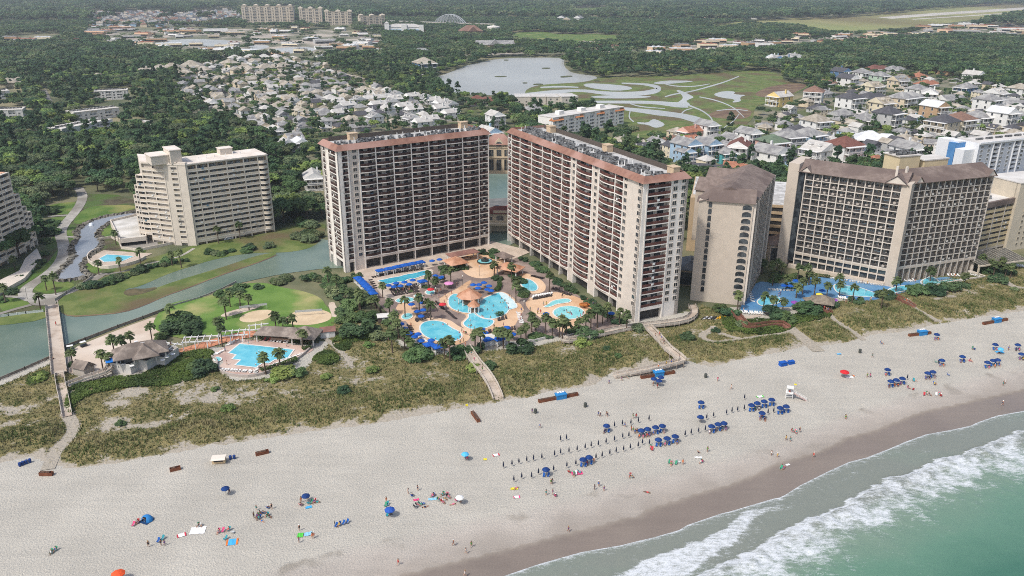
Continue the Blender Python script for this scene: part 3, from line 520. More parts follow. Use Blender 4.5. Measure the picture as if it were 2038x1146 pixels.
def win(key,w,h,frame,sill=True,name='window',arch=False):
    if key in PROTO: return key
    f=MB(); p=MB(); t=.12
    if arch:
        n=8; out=[(-w/2,0),(w/2,0)]+[(w/2*math.cos(q),h-w*.28+w*.28*math.sin(q)) for q in np.linspace(0,math.pi,n)]
        p.add([(x,-.05,z) for x,z in out],[tuple(range(len(out)))]); f.box(-w/2-.15,w/2+.15,-.12,0,-.15,0)
    else:
        for x0,x1,z0,z1 in ((-w/2-t,w/2+t,-t*1.4,0),(-w/2-t,w/2+t,h,h+t*2),(-w/2-t,-w/2,0,h),(w/2,w/2+t,0,h)): f.box(x0,x1,-.1,.0,z0,z1)
        f.box(-.04,.04,-.06,0,0,h); p.quad((-w/2,-.025,0),(w/2,-.025,0),(w/2,-.025,h),(-w/2,-.025,h))
    PROTO[key]=[(name,f,frame),('pane',p,GLASS)]; return key
def facade(B,A,E,z0,fh,nf,bays,wall,r=1.6,pier=.45,pout=.15,ztop=None,slab=None,rail=None,door=GLASS,bulge=0.,solid=False,base=0.,winsz=(1.3,1.5),frame=None,pmat=None,tag='t',part='wall',back=None,mid=.16,gh=None):
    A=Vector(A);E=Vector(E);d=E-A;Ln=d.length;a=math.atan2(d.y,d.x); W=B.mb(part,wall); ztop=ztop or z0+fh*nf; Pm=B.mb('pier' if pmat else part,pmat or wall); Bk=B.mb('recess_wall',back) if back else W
    o=B.L(A); W.frame(o[0],o[1],a); Pm.frame(o[0],o[1],a); Bk.frame(o[0],o[1],a); ca,sa=math.cos(a),math.sin(a)
    def put(key,x,z): B.item(key,o[0]+ca*x,o[1]+sa*x,a,z)
    for t0,t1,k in bays:
        x0,x1=t0*Ln,t1*Ln; w=x1-x0; xm=(x0+x1)/2
        if k=='s' or k=='w':
            W.box(x0,x1,0,r+.5,base if gh is None else 0,ztop)
            if k=='w':
                ky=win(f'w{tag}{winsz}',winsz[0],winsz[1],frame or wall)
                for i in range(nf): put(ky,xm,z0+i*fh+.75)
        elif k[0]=='b':
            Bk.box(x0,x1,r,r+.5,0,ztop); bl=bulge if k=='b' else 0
            ky=bal(f'b{tag}{w:.1f}{k}{fh:.2f}',w-pier*.9,r,bl,fh,slab or wall,rail,door,solid,mid)
            kv=[ky]+[bal(f'b{tag}{w:.1f}{k}{fh:.2f}v{v}',w-pier*.9,r,bl,fh,slab or wall,rail,door,solid,mid,var=v) for v in (1,2,3)]
            for i in range(nf): put(kv[RB.randrange(4)],xm,z0+i*fh)
            W.box(x0,x1,-.05,r,ztop-.35,ztop)
            W.box(x0,x1,-.10-bl*.3,r,z0-1.35,z0-.27)
            Pm.box(x0-pier/2,x0+pier/2,-pout,r+.1,0,ztop); Pm.box(x1-pier/2,x1+pier/2,-pout-.004,r+.1,0,ztop)
        elif k=='g':
            Bk.box(x0,x1,.35,r+.5,0,ztop); ky=f'g{tag}{w:.1f}'
            if ky not in PROTO:
                f=MB();p=MB(); f.box(-w/2,w/2,0,.3,fh-.35,fh); p.box(-w/2,w/2,.12,.2,0,fh-.36); PROTO[ky]=[('glass_band',f,wall),('pane',p,GLASS)]
            for i in range(nf): put(ky,xm,z0+i*fh)
    W.frame();Pm.frame();Bk.frame()
def skirt(B,P,z1,z2,out,inn,m,part='tile_skirt',under=None):
    """sloping tiled skirt round a flat roof; P outline"""
    b=B.mb(part,m); O=offset(P,out); I=offset(P,-inn); n=len(P); b.add([(x,y,z1) for x,y in O]+[(x,y,z2) for x,y in I]+[(x,y,z1+.1) for x,y in offset(P,-.2)]+[(x,y,z2-1.0) for x,y in I],
      [(i,(i+1)%n,n+(i+1)%n,n+i) for i in range(n)]+[(2*n+i,2*n+(i+1)%n,(i+1)%n,i) for i in range(n)]+[(n+i,n+(i+1)%n,3*n+(i+1)%n,3*n+i) for i in range(n)])
cream=weather('d8ccbe'); creamw=weather('ebe3d8'); sand_w=weather('c9b193'); terr=mat('terracotta_tile','95705f','866254',.4,c3='a58275',sc3=.08,rough=.8); brownrail=mat('brown_railing','3d2b27','4a352f',.6,rough=.7); redrail=mat('redbrown_railing','553630','6a453d',.5,rough=.7)
roofgrey=mat('flat_roof_grey','a9a7a2','c4c2bd',.15,c3='77756f',sc3=.3,th3=(.55,.7)); roofwhite=mat('flat_roof_white','d5d0c8','c2bcb3',.1); roofbrown=mat('shingle_brown','76685f','85766d',.6,c3='6b5d56',sc3=.1,bump=.3,bsc=3,rough=.9)
steel=flat('b9bcbd',.4); whitep=flat('e8e6e1',.6); dkroof=flat('5a514a',.9); darkmetal=flat('3a3a3a',.5)
def ac_unit():
    b=MB(); b.box(-1.5,1.5,-.5,.5,.25,1.1); b.box(-1.3,-.2,-.35,.35,1.1,1.25); b.box(.2,1.3,-.35,.35,1.1,1.25)
    for x in (-1.2,1.2): b.box(x-.1,x+.1,-.45,.45,0,.25)
    PROTO['ac']=[('air_conditioner',b,mat('ac_case','8a8a88','3a3a3a',.9,rough=.6))]
    p=MB(); p.tube((0,0,0),(0,0,2.0),.16); PROTO['vent']=[('vent_pipe',p,whitep)]
ac_unit()
def tower(name,label,A,E,depth,H,z0,fh,nf,bays,endbays,flip,rail,bulge,back,pm=None):
    """slab tower: A-E front, the end wall runs back from A (flip) or from E"""
    B=Bld(name,label,A); d=(Vector(E)-Vector(A)).normalized(); n=Vector((-d.y,d.x)); A_=Vector(A);E_=Vector(E); D=[A_,E_,E_+n*depth,A_+n*depth]
    facade(B,A_,E_,z0,fh,nf,bays,cream,1.7,.5,.25,ztop=H-1.2,slab=creamw,rail=rail,bulge=bulge,tag=name+rail.name,mid=.26,frame=cream,back=back,pmat=creamw,winsz=(1.7,1.5))
    if flip: a,e=A_+n*depth,A_
    else: a,e=E_,E_+n*depth
    facade(B,a,e,z0,fh,nf,endbays,creamw,1.7,.5,.2,ztop=H-1.2,slab=creamw,rail=rail,bulge=.0,tag=name+'e'+rail.name,frame=cream,back=back,winsz=(1.7,1.5))
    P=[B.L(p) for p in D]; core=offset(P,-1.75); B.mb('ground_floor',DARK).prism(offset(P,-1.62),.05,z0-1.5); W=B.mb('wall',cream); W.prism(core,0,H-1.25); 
    bk=MB(); # rear wall
    W.frame(*B.L(D[2]),math.atan2(-d.y,-d.x)); Ln=(D[2]-D[3]).length; W.box(0,Ln,0,1.7,0,H-1.2); W.frame()
    s,t=(D[1],D[2]) if flip else (D[3],D[0]); W.frame(*B.L(s),math.atan2((t-s).y,(t-s).x)); W.box(1.7,(t-s).length-1.7,0,1.7,0,H-1.2); W.frame()
    B.mb('roof',roofgrey).prism(offset(P,-1.0),H-1.5,H-.6); skirt(B,P,H-1.7,H+.55,.95,1.1,terr)
    F=B.mb('rooftop_screen',dkroof); o=B.L(A_); a=math.atan2(d.y,d.x); F.frame(o[0],o[1],a); Ln=(E_-A_).length
    F.box(3,Ln-4,depth-2.6,depth-2.2,H-.6,H+1.3); F.frame()
    for f in ((.18,.93) if flip else (.12,.56,.965)):
        Q=MB().frame(o[0],o[1],a); Q.box(Ln*f-1.9,Ln*f+1.9,depth-5.6,depth-2.7,H-.6,H+2.1); Q.box(Ln*f-2.1,Ln*f+2.1,depth-5.8,depth-2.5,H+2.1,H+2.35); ob('stair_house',Q.mesh('stair_house',sand_w),B.root)
    rs=random.Random(len(label)); ca,sa=math.cos(a),math.sin(a)
    for row in range(3):
        k=int(Ln/2.9)
        for i in range(k):
            if rs.random()<.12: continue
            x=3+i*2.9+rs.uniform(-.5,.5); y=4.0+row*3.1+rs.uniform(-.4,.4)
            if y>depth-7.2: continue
            B.item('ac' if rs.random()<.8 else 'vent',o[0]+ca*x-sa*y,o[1]+sa*x+ca*y,a+(1.2 if i%7<4 else .3),H-.6)
    return B
b_=lambda xs,kinds:[(xs[i],xs[i+1],k) for i,k in enumerate(kinds)]
LT=tower('apartment_tower','tall cream apartment tower with dark brown balconies, nearer the footbridge',(-72.5,326.2),(-11,366.8),19,55,5.6,2.68,18,
   b_([0,.062,.075,.128,.232,.343,.459,.576,.694,.809,.925,.995],['bc','s','w','b','b','b','b','b','b','b','bc']),[(0,.12,'s'),(.12,.3,'bc'),(.3,.48,'s'),(.48,1,'bc')],True,brownrail,.7,mat('recess_brown','dcd1c3','c8bcac',.4))
LT.finish()
RT=tower('apartment_tower','longest cream apartment tower with red-brown balconies and bare end wall beside the dunes',(-2,371.8),(46,273.4),19.5,55,5.6,2.68,18,
   b_([0,.034,.115,.219,.312,.388,.471,.539,.575,.690,.735,.837,.889,.913,.965,.998],['bc','b','b','b','b','b','b','w','b','w','b','bc','w','s','w']),[(0,.09,'s'),(.09,.62,'bc'),(.62,.80,'w'),(.80,1,'w')],False,redrail,.8,mat('recess_cream','d6cabb','c2b5a5',.4))
RT.finish()
# sky bridge house between the towers
def gate():
    B=Bld('bridge_house','cream bridge house with arched window and tiled roof spanning between the two brown-balconied towers',(-13,385)); W=B.mb('wall',weather('d9c6a8')); x0,x1=0,12.6
    W.box(x0,x1,0,7,31,45); W.box(x0-.3,x1+.3,-.35,0,38.4,38.9); W.box(x0-.3,x1+.3,-.35,0,30.6,31.4); W.box(x0-.3,x1+.3,-.3,0,43.2,43.7)
    for x in (x0,x1-1): W.prism([(x,0),(x+1,0),(x+1,7),(x,7)],29,31)
    W.add([(3,-.32,44),(9.6,-.32,44),(6.3,-.32,48.2),(3,.5,44),(9.6,.5,44),(6.3,.5,48.2)],[(0,1,2),(5,4,3),(0,2,5,3),(1,4,5,2)])
    B.mb('roof',terr).hip(x0,x1,0,8,45,4.5,.8)
    w=win('gatew',2.4,5.5,weather('d9c6a8'))
    for x in (2.5,6.3,10.1): B.item(w,x,-.0,0,32.2); B.item(win('gatew2',2.3,3.2,weather('d9c6a8')),x,0,0,39.2)
    B.item(win('gatea',2.6,2.4,weather('d9c6a8'),arch=True),6.3,-.34,0,43.9); B.finish()
    B=Bld('lobby_building','low cream lobby with arched window and dark red roof between the tower bases',(-12.5,388)); W=B.mb('wall',weather('d9c6a8')); W.box(0,12.5,0,8,0,9.5); W.box(2.8,9.7,-.3,0,4.2,11)
    for x in (0,10.5): W.box(x,x+2,-3,-.01,0,4)
    B.mb('roof',mat('dark_red_roof','6b3f38','7a4a40',.4)).hip(-.5,13,-.35,8,9.5,3,.4)
    B.mb('canopy',weather('d9c6a8')).box(-.5,13,-3.5,-.31,4.0,5.0); B.item(win('lobw',3.6,2.6,cream,arch=True),6.25,-.33,0,6); B.item(win('lobw2',1.6,1.8,cream),1.5,-.0,0,6); B.item('wlobw2' if 0 else 'lobw2',11.2,0,0,6); B.finish()
gate()
# stepped beige condominium by the pond
tan=weather('d9cdbd'); tanw=weather('e5dcd0'); tanrail=weather('d8cab6'); doorw=mat('door_glass_pale','2b3034','a5a9a6',1.1,rough=.2,th=(.4,.6),spec=.5)
def stepped():
    A=G(391,489);E=G(547,461);B=Bld('stepped_condominium','beige stepped condominium with white roof and parking under it, beside the pond',A); H=39; fh=2.55; nf=14; z0=H-fh*nf-.6
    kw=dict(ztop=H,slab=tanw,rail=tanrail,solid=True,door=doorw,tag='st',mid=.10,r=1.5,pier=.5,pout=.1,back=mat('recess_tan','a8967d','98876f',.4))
    A_=Vector(A);E_=Vector(E); d=(E_-A_).normalized(); n=Vector((-d.y,d.x)); dep=17
    facade(B,A_,E_,z0,fh,nf,b_([0,.02,.13,.27,.49,.70,.88,1.0],['s','bc','bc','bc','bc','bc','b']),tan,bulge=1.2,**kw)
    S0=Vector(G(349,488)); S1=A_-n*.4
    facade(B,S0,S1,z0,fh,nf+1,[(0,.3,'s'),(.3,.62,'bc'),(.62,1,'s')],tan,**{**kw,'ztop':H+1.2})
    L0=Vector(G(306,482)); L1=S0; L00=L0.copy()
    facade(B,L0,L1,z0,fh,nf,b_([0,.47,1],['bc','bc']),tan,bulge=0,**kw)
    Ln=(E_-A_).length
    W=B.mb('wall',tan); W.prism([B.L(p) for p in (A_+n*1.55,E_+n*1.55,E_+n*dep,A_+n*dep)],0 if 0 else 3.2,H); W.prism([B.L(p) for p in (A_+n*7,E_+n*7,E_+n*dep,A_+n*dep)],0,3.2)
    W.prism([B.L(p) for p in (L00+n*1.6,L1+n*1.5,A_+n*1.6,A_+n*(dep+2),L00+n*(dep+2)+d*3)],0,H)
    # terraces stepping down to the pond side
    dl=(L1-L0).normalized()
    for k,(h,wd) in enumerate(((33,4.2),(28,1.6),(23,1.6))):
        q=L0-dl*(wd+.02); nl=Vector((-dl.y,dl.x)); 
        facade(B,q,L0,h-fh*int((h-3)/fh),fh,int((h-3)/fh),[(0,1,'bc')],tan,**{**kw,'ztop':h,'tag':'st%d'%k}); W.prism([B.L(p) for p in (q+nl*1.6,L0+nl*1.6,L0+nl*14,q+nl*14)],0,h); L0=q
    Rf=B.mb('roof',mat('roof_cream','e3d8cb','d6c9ba',.2)); Rf.prism([B.L(p) for p in (A_-d*.5-n*.2,E_+d*.4-n*.2,E_+d*.4+n*(dep+.3),A_-d*.5+n*(dep+.3))],H,H+.5)
    Rf.prism([B.L(p) for p in (L00-n*.3,S0-n*.3,S1-n*.3,A_+n*1.6,A_+n*(dep+2.2),L00+n*(dep+2.4)+d*3)],H+.0,H+.62)
    P=B.mb('penthouse',tan); c=A_-d*4; a=math.atan2(d.y,d.x); P.frame(*B.L(c),a); P.box(-9,-1.05,5,15,H+.6,H+4.4); P.box(-1,4,3,14,H+.6,H+6.6); P=B.mb('plant_house',tan); P.frame(*B.L(c),a); P.box(24,30,11,16,H+.5,H+3.2)
    Rf.frame(*B.L(c),a); Rf.box(-9.3,-1.2,4.7,15.3,H+4.4,H+4.8); Rf.box(-1.3,4.3,2.7,14.3,H+6.6,H+7); Rf.box(23.7,30.3,10.7,16.3,H+3.2,H+3.5); Rf.frame(); P.frame()
    for k in range(6): x=8+k*4.2; B.item('vent',B.L(A_+d*x+n*(5+k%3*2))[0],B.L(A_+d*x+n*(5+k%3*2))[1],0,H+.2)
    B.finish()
    # parking deck beside it
    D=Bld('parking_deck','low beige parking deck with pale floor beside the pond and stepped condominium',G(240,470),'parking deck'); poly=[D.L(p) for p in PG(Z(0,330,.288,[(765,385),(960,340),(1010,450),(1010,500),(830,520)]),3)]; W=D.mb('wall',tan); n_=len(poly)
    D.mb('deck_floor',mat('deck_floor','c4bfb5','b0aba0',.2,c3='d8d4cc',sc3=.1)).prism(offset(poly,-.3),2.5,3)
    for i in range(n_): p,q=poly[i],poly[(i+1)%n_]; W.prism(ribbon([p,q],.5),0 if i!=3 else 2,4.1)
    D.finish(); patch('driveway',Z(0,330,.288,[(830,530),(1010,490),(1090,520),(1090,560),(930,580),(840,570)]),.15,m_asph,1)
stepped()
# ziggurat condominium at the picture's left edge
def zig():
    A=Vector(G(-75,576));E=Vector(G(86,488)); B=Bld('ziggurat_condominium','beige condominium stepping down towards the curved path, cut by the frame',A); d=(E-A).normalized(); n=Vector((-d.y,d.x)); Ln=(E-A).length; fh=2.55
    hs=[(0,.28,41.5),(.28,.55,41.5),(.55,.80,38.2),(.80,.875,27.2),(.875,.94,20.4),(.94,1,16.9)]
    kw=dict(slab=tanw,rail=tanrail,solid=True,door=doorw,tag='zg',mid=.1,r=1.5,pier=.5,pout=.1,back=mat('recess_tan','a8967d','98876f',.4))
    for i,(t0,t1,h) in enumerate(hs):
        nf=int((h-2)/fh); off=n*(i*.5); a,e=A+d*Ln*t0+off,A+d*Ln*t1+off
        facade(B,a,e,h-fh*nf,fh,nf,[(0,.5,'bc'),(.5,1,'bc')] if t1-t0>.15 else [(0,1,'bc')],tan,**{**kw,'ztop':h})
        B.mb('wall',tan).prism([B.L(p) for p in (a+n*1.55,e+n*1.55,e+n*15,a+n*15)],0,h); B.mb('roof',mat('terrace_tile','d9a888','cf9c7c',.3)).prism([B.L(p) for p in (a+n*1.2,e+n*1.2-d*.3,e+n*12-d*.3,a+n*12)],h,h+.15)
    B.mb('terrace',tan).prism([B.L(p) for p in PG([(-60,600),(-20,575),(40,545),(52,520),(75,500),(84,520),(50,560),(-20,600)])],0,1.6)
    B.finish()
zig()
# resort hotel on the right: two winged main block, narrow slab, garage, low wing
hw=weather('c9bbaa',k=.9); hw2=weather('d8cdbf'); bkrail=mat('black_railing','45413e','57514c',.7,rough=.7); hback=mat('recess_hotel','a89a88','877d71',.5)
def gable_roof(B,o,a,x0,x1,y0,y1,z,h,m=roofbrown,part='roof',hipL=False):
    r=B.mb(part,m); r.frame(o[0],o[1],a); r.hip(x0,x1,y0,y1,z,h,.7,gable=True); r.frame()
def hotel():
    A=Vector(G(1578,532));E=Vector(G(1759,568));B=Bld('resort_hotel','large tan hotel with two balcony-gridded wings and brown gabled roof, above the blue pool deck',A); H=43.5; fh=2.72; nf=13; z0=H-fh*nf-.4
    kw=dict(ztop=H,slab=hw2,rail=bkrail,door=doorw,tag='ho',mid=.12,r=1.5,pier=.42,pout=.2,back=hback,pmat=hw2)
    N=11; facade(B,A,E,z0,fh,nf,[(i/N,(i+1)/N,'bc') for i in range(N)],hw,**kw)
    d=(E-A).normalized(); n=Vector((-d.y,d.x)); a=math.atan2(d.y,d.x); Ln=(E-A).length; dep=15
    W=B.mb('wall',hw); o=B.L(A); W.frame(o[0],o[1],a); W.box(-.5,Ln,1.55,dep,0,H); W.box(-7.4,-2.8,-1.2,dep+1,0,H+3.2); W.box(-.4,Ln,-.15,1.5,z0-.9,z0-.3); W.box(-.4,Ln,-.15,1.5,4.0,4.5); W.box(-2,Ln,-1.4,1.5,0,1.5)
    G2=B.mb('glazing',GLASS); G2.frame(o[0],o[1],a); G2.box(-2.79,-.51,-.2,3,3,H-.5); G2.box(-.3,Ln,.55,.8,1.5,z0-.9); G2.frame()
    W.box(Ln+.2,Ln+3.6,-.6,6,0,H+.6); W.frame()
    # right wing on pillars
    A2=Vector(G(1781,563));E2=Vector(G(1934,541)); d2=(E2-A2).normalized(); n2=Vector((-d2.y,d2.x)); a2=math.atan2(d2.y,d2.x); L2=(E2-A2).length; N=13
    facade(B,A2,E2,z0-.4,fh,nf,[(i/N,(i+1)/N,'bc') for i in range(N)],hw,**{**kw,'r':1.4})
    o2=B.L(A2); W.frame(o2[0],o2[1],a2); W.box(0,L2,1.45,dep,z0-1.5,H); W.box(4,L2-2,6,dep,0,z0-1.5); W.box(L2-.1,L2+.5,0,dep,z0-1.4,H); G2.frame(o2[0],o2[1],a2); G2.box(-3.2,-.3,.6,4,2,H-.4); G2.frame(); W.frame()
    gable_roof(B,o,a,-2.5,Ln+1,-.6,dep+1,H+.05,4.0); gable_roof(B,o2,a2,-2,L2+.3,-.6,dep+1,H+.02,4.0)
    g=B.mb('gable',hw2)
    for oo,aa,x0,x1,hh in ((o,a,Ln*.83,Ln+2.2,3.4),(o,a,-2,2.6,2.4),(o2,a2,.2,4.2,2.6),(o2,a2,L2-4.2,L2+.5,2.8)):
        g.frame(oo[0],oo[1],aa); xm=(x0+x1)/2; g.add([(x0,-.9,H-.1),(x1,-.9,H-.1),(xm,-.9,H+hh-.3),(x0,6,H-.1),(x1,6,H-.1),(xm,6,H+hh-.3)],[(0,1,2),(3,5,4)]); g.frame()
        r=B.mb('roof',roofbrown); r.frame(oo[0],oo[1],aa)
        for s_ in (x0-.5,x1+.5): r.quad(*([(s_,-1.3,H-.25),(xm,-1.3,H+hh),(xm,7,H+hh+.1),(s_,7,H-.25)] if s_<xm else [(xm,-1.3,H+hh),(s_,-1.3,H-.25),(s_,7,H-.25),(xm,7,H+hh+.1)]))
        r.frame()
    c=B.mb('chimney',hw2); c.frame(o[0],o[1],a); c.box(Ln*.90,Ln*.90+.9,2.4,3.3,H+2,H+6.5); c.frame(o2[0],o2[1],a2); c.box(-1.8,-1.0,3,3.9,H+2,H+6); c.frame()
    # rooftop plant house behind the right wing
    p=B.mb('plant_house',weather('d2c19c')); p.frame(o2[0],o2[1],a2); p.box(6,17,dep+.2,dep+9,0,H+7); p.box(20,33,dep+.2,dep+8,0,H+4.5); p.frame(); q=B.mb('roof_deck',roofwhite); q.frame(o2[0],o2[1],a2); q.box(5.5,17.5,dep+.0,dep+9.5,H+7,H+7.5); q.box(19.5,33.5,dep,dep+8.4,H+4.5,H+5); q.frame()
    for k in range(8): x,y=7+k%4*2.6,dep+2+k//4*4; B.item('ac',o2[0]+math.cos(a2)*x-math.sin(a2)*y,o2[1]+math.sin(a2)*x+math.cos(a2)*y,a2,H+7.5)
    B.finish()
    # narrow slab
    A=Vector(G(1373,597));E=Vector(G(1477,608)); d=(E-A).normalized(); n=Vector((-d.y,d.x)); a=math.atan2(d.y,d.x); S1=Vector(G(1532,500)); B=Bld('hotel_slab','narrow tan hotel slab with arched windows and brown roof between the cream tower and the big hotel',A); o=B.L(A); Ln=(E-A).length; H=41.6; fh=2.66; nf=14; sd_=(S1-E).normalized(); dep=52
    W=B.mb('wall',hw); P=[A,E,E+sd_*dep,A+sd_*dep]; W.prism([B.L(p) for p in (A,E-d*.02,E-d*1.6+sd_*1.5,E-d*1.6+sd_*dep,A+sd_*dep)],0,H)
    facade(B,E+sd_*.6,E+sd_*dep,H-fh*nf-.6,fh,nf,[(i/12,(i+1)/12,'bc') for i in range(12)],hw,**{**kw,'ztop':H,'tag':'ns','r':1.4,'pout':.9,'pier':.35})
    w1=win('arch1',1.35,2.2,hw,arch=True); w2=win('arch2',3.4,2.0,hw2,arch=True); ca,sa=math.cos(a),math.sin(a)
    for i in range(14): z=H-2.9-i*fh; B.item(w1,o[0]+ca*4.4,o[1]+sa*4.4,a,z); B.item(w2,o[0]+ca*(Ln-2.3),o[1]+sa*(Ln-2.3),a,z)
    R_=B.mb('roof',roofbrown); t=[B.L(p) for p in (A-d*.6-n*.8+d*3.2,E+d*.7-n*.8,E+d*.7+n*7,A+d*3.2+n*7)]; 
    R_.add([(t[0][0],t[0][1],H-.2),(t[1][0],t[1][1],H-.2),(t[2][0],t[2][1],H+3.6),(t[3][0],t[3][1],H+3.6),(t[2][0],t[2][1],H-.3),(t[3][0],t[3][1],H-.3)],[(0,1,2,3),(1,4,2),(0,3,5),(2,4,5,3),(0,5,4,1)])
    q=[B.L(p) for p in (A-d*.8-n*.5,A+d*3.4-n*.5,A+d*3.4+n*6,A-d*.8+n*6)]; R_.prism(q,H-.4,H+1.4,top=[q[0],q[1],q[2],q[3]]) if 0 else R_.add([(q[0][0],q[0][1],H-1.0),(q[1][0],q[1][1],H+.5),(q[2][0],q[2][1],H+2.2),(q[3][0],q[3][1],H-.2)],[(0,1,2,3)])
    m0=(A+E)/2; rid=[B.L(m0+sd_*6),B.L(m0+sd_*dep)]; e=[B.L(p) for p in (A-d*.7+sd_*6,E+d*.7+sd_*6,E+d*.7+sd_*dep,A-d*.7+sd_*dep)]
    R_.add([(e[0][0],e[0][1],H),(e[1][0],e[1][1],H),(e[2][0],e[2][1],H),(e[3][0],e[3][1],H),(rid[0][0],rid[0][1],H+4.2),(rid[1][0],rid[1][1],H+4.2)],[(0,4,5,3),(1,2,5,4),(2,3,5),(0,1,4),(0,3,2,1)])
    for tt_,side in ((22,-1),(42,-1)):
        c0=m0+sd_*tt_; R_.frame(*B.L(c0),math.atan2(sd_.y,sd_.x)); R_.hip(-7,7,0,15,H-.5,3.9,.5,gable=True); W.frame(*B.L(c0),math.atan2(sd_.y,sd_.x)); W.box(-7,7,9.2,15,20,H-.7); R_.frame(); W.frame()
    B.finish()
    # garage and link building
    B=Bld('parking_garage','tan parking garage with white top deck behind the narrow hotel slab',G(1360,560)); o=Vector(G(1362,566)); x0,y0=B.L(o); W=B.mb('wall',weather('c0a888')); D_=B.mb('deck_floor',mat('garage_top','cfccc6','bdbab4',.2,c3='a9a6a0',sc3=.4)); ang=math.radians(-14.6)
    W.frame(x0,y0,ang); D_.frame(x0,y0,ang); K=B.mb('opening',DARK); K.frame(x0,y0,ang)
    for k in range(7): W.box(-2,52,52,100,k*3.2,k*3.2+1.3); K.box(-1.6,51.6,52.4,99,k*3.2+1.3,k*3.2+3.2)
    W.box(-2,52,52,100,22.4,23.6); D_.box(-1.5,51.5,52.5,99.5,23.6,23.7); W.box(-2,6,46,51.9,0,26)
    for b in (W,D_,K): b.frame()
    B.finish()
    B=Bld('link_building','low dark-roofed hotel link between the narrow slab and the big hotel',G(1520,545)); o=Vector(G(1530,520)); W=B.mb('wall',hw); x0,y0=B.L(o); W.frame(x0,y0,math.radians(-12)); W.box(0,16,0,22,0,8); B.mb('roof',roofbrown).frame(x0,y0,math.radians(-12)).hip(0,16,0,22,8,3.4,.6); g=B.mb('glazing',GLASS); g.frame(x0,y0,math.radians(-12)); g.box(.4,15.6,-.12,0,.6,6.6); B.mb('roof',roofbrown).frame(); W.frame(); g.frame()
    B.finish()
    B=Bld('glass_walkway_house','small dark glazed hall beside the foot of the long cream tower',G(1372,545)); o=Vector(G(1364,575)); W=B.mb('wall',weather('b5a58e')); x0,y0=B.L(o); a=math.radians(-14); W.frame(x0,y0,a); W.box(-3,5,4,20,0,7); g=B.mb('glazing',GLASS); g.frame(x0,y0,a); g.box(-2.8,4.8,3.8,4,0.5,6); r=B.mb('roof',mat('roof_slate','5f6468','70757a',.5)); r.frame(x0,y0,a); r.hip(-3,5,4,20,7,2.6,.4); 
    for b in (W,g,r): b.frame()
    B.finish()
    # brown low wing, red roof court, cream block at the right frame edge
    A=Vector(G(1938,512));E=Vector(G(2020,492)); B=Bld('hotel_annex','brown banded hotel annex with a red parapet, between the big hotel and the cream block',A); H=hgt(1960,507,400); nf=9; fh=H/nf*.86; d=(E-A).normalized(); n=Vector((-d.y,d.x))
    facade(B,A,E,H-2.4-fh*(nf-1),fh,nf-1,[(i/4,(i+1)/4,'bc') for i in range(4)],hw,**{**kw,'ztop':H-2.4,'tag':'an','slab':weather('cbb893'),'rail':weather('c6b48f'),'solid':True}); B.mb('wall',hw).prism([B.L(p) for p in (A+n*1.5,E+n*1.5,E+n*16,A+n*16)],0,H-2.4); b=B.mb('roof_band',roofbrown); P=[B.L(p) for p in (A-n*.4,E-n*.4,E+n*16,A+n*16)]; I=offset(P,-1.2)
    for i in range(4): b.prism([P[i],P[(i+1)%4],I[(i+1)%4],I[i]],H-2.6,H,mt=0)
    B.mb('red_parapet',flat('b0453f')).prism(ribbon([I[3],I[2],I[1]],.3),H-.1,H+.9); B.mb('roof',roofwhite).prism(I,H-1.4,H-.8)
    for k in range(5): q=B.L(A+d*(4+k*2.2)+n*6); B.item('ac',q[0],q[1],1,H-.8)
    B.finish()
    A=Vector(G(2000,500));E=Vector(G(2120,482)); B=Bld('cream_block','plain cream block with small square windows, beside the hotel annex',A); H=hgt(2010,499,365); d=(E-A).normalized(); n=Vector((-d.y,d.x)); nf=int(H/2.8); w=weather('cbbfaa')
    facade(B,A,E,1.5,2.8,nf,[(0,.12,'s'),(.12,.2,'w'),(.2,.28,'w'),(.28,.45,'s'),(.45,.55,'w'),(.55,1,'s')],w,ztop=H,winsz=(1.2,1.2),tag='cb'); B.mb('wall',w).prism([B.L(p) for p in (A+n*1.5,E+n*1.5,E+n*18,A+n*18)],0,H); B.mb('roof',roofwhite).prism([B.L(p) for p in (A-n*.2-d*.2,E-n*.2,E+n*18,A+n*18-d*.2)],H,H+.4); B.finish()
    A=Vector(G(1945,548)); B=Bld('glass_pavilion','low cream pool pavilion with two sloping glass roofs, at the foot of the annex',A); W=B.mb('frame',weather('cbbfaa')); W.frame(0,0,math.radians(18)); g=B.mb('glass_roof',mat('glass_roof','4c4a45','6a675f',.8,rough=.15,spec=.6)); g.frame(0,0,math.radians(18))
    for x in (0,14):
        for xx in (x,x+13): W.box(xx-.3,xx+.3,-.3,.3,0,4); W.box(xx-.3,xx+.3,11.7,12.3,0,6)
        W.box(x-.4,x+13.4,-.5,.5,4,4.6); W.box(x-.4,x+13.4,11.5,12.5,5.4,6.2); g.add([(x,0,4.7),(x+13,0,4.7),(x+13,12,6.4),(x,12,6.4)],[(0,1,2,3)])
        for k in range(8): W.add([(x+k*13/7-.08,-.2,4.78),(x+k*13/7+.08,-.2,4.78),(x+k*13/7+.08,12,6.5),(x+k*13/7-.08,12,6.5)],[(0,1,2,3)])
    W.box(3,10,12.5,20,0,7); B.mb('roof',roofbrown).frame(0,0,math.radians(18)).hip(3,10,12.5,20,7,2,.5); W.frame(); g.frame(); B.mb('roof',roofbrown).frame(); B.finish()
hotel()
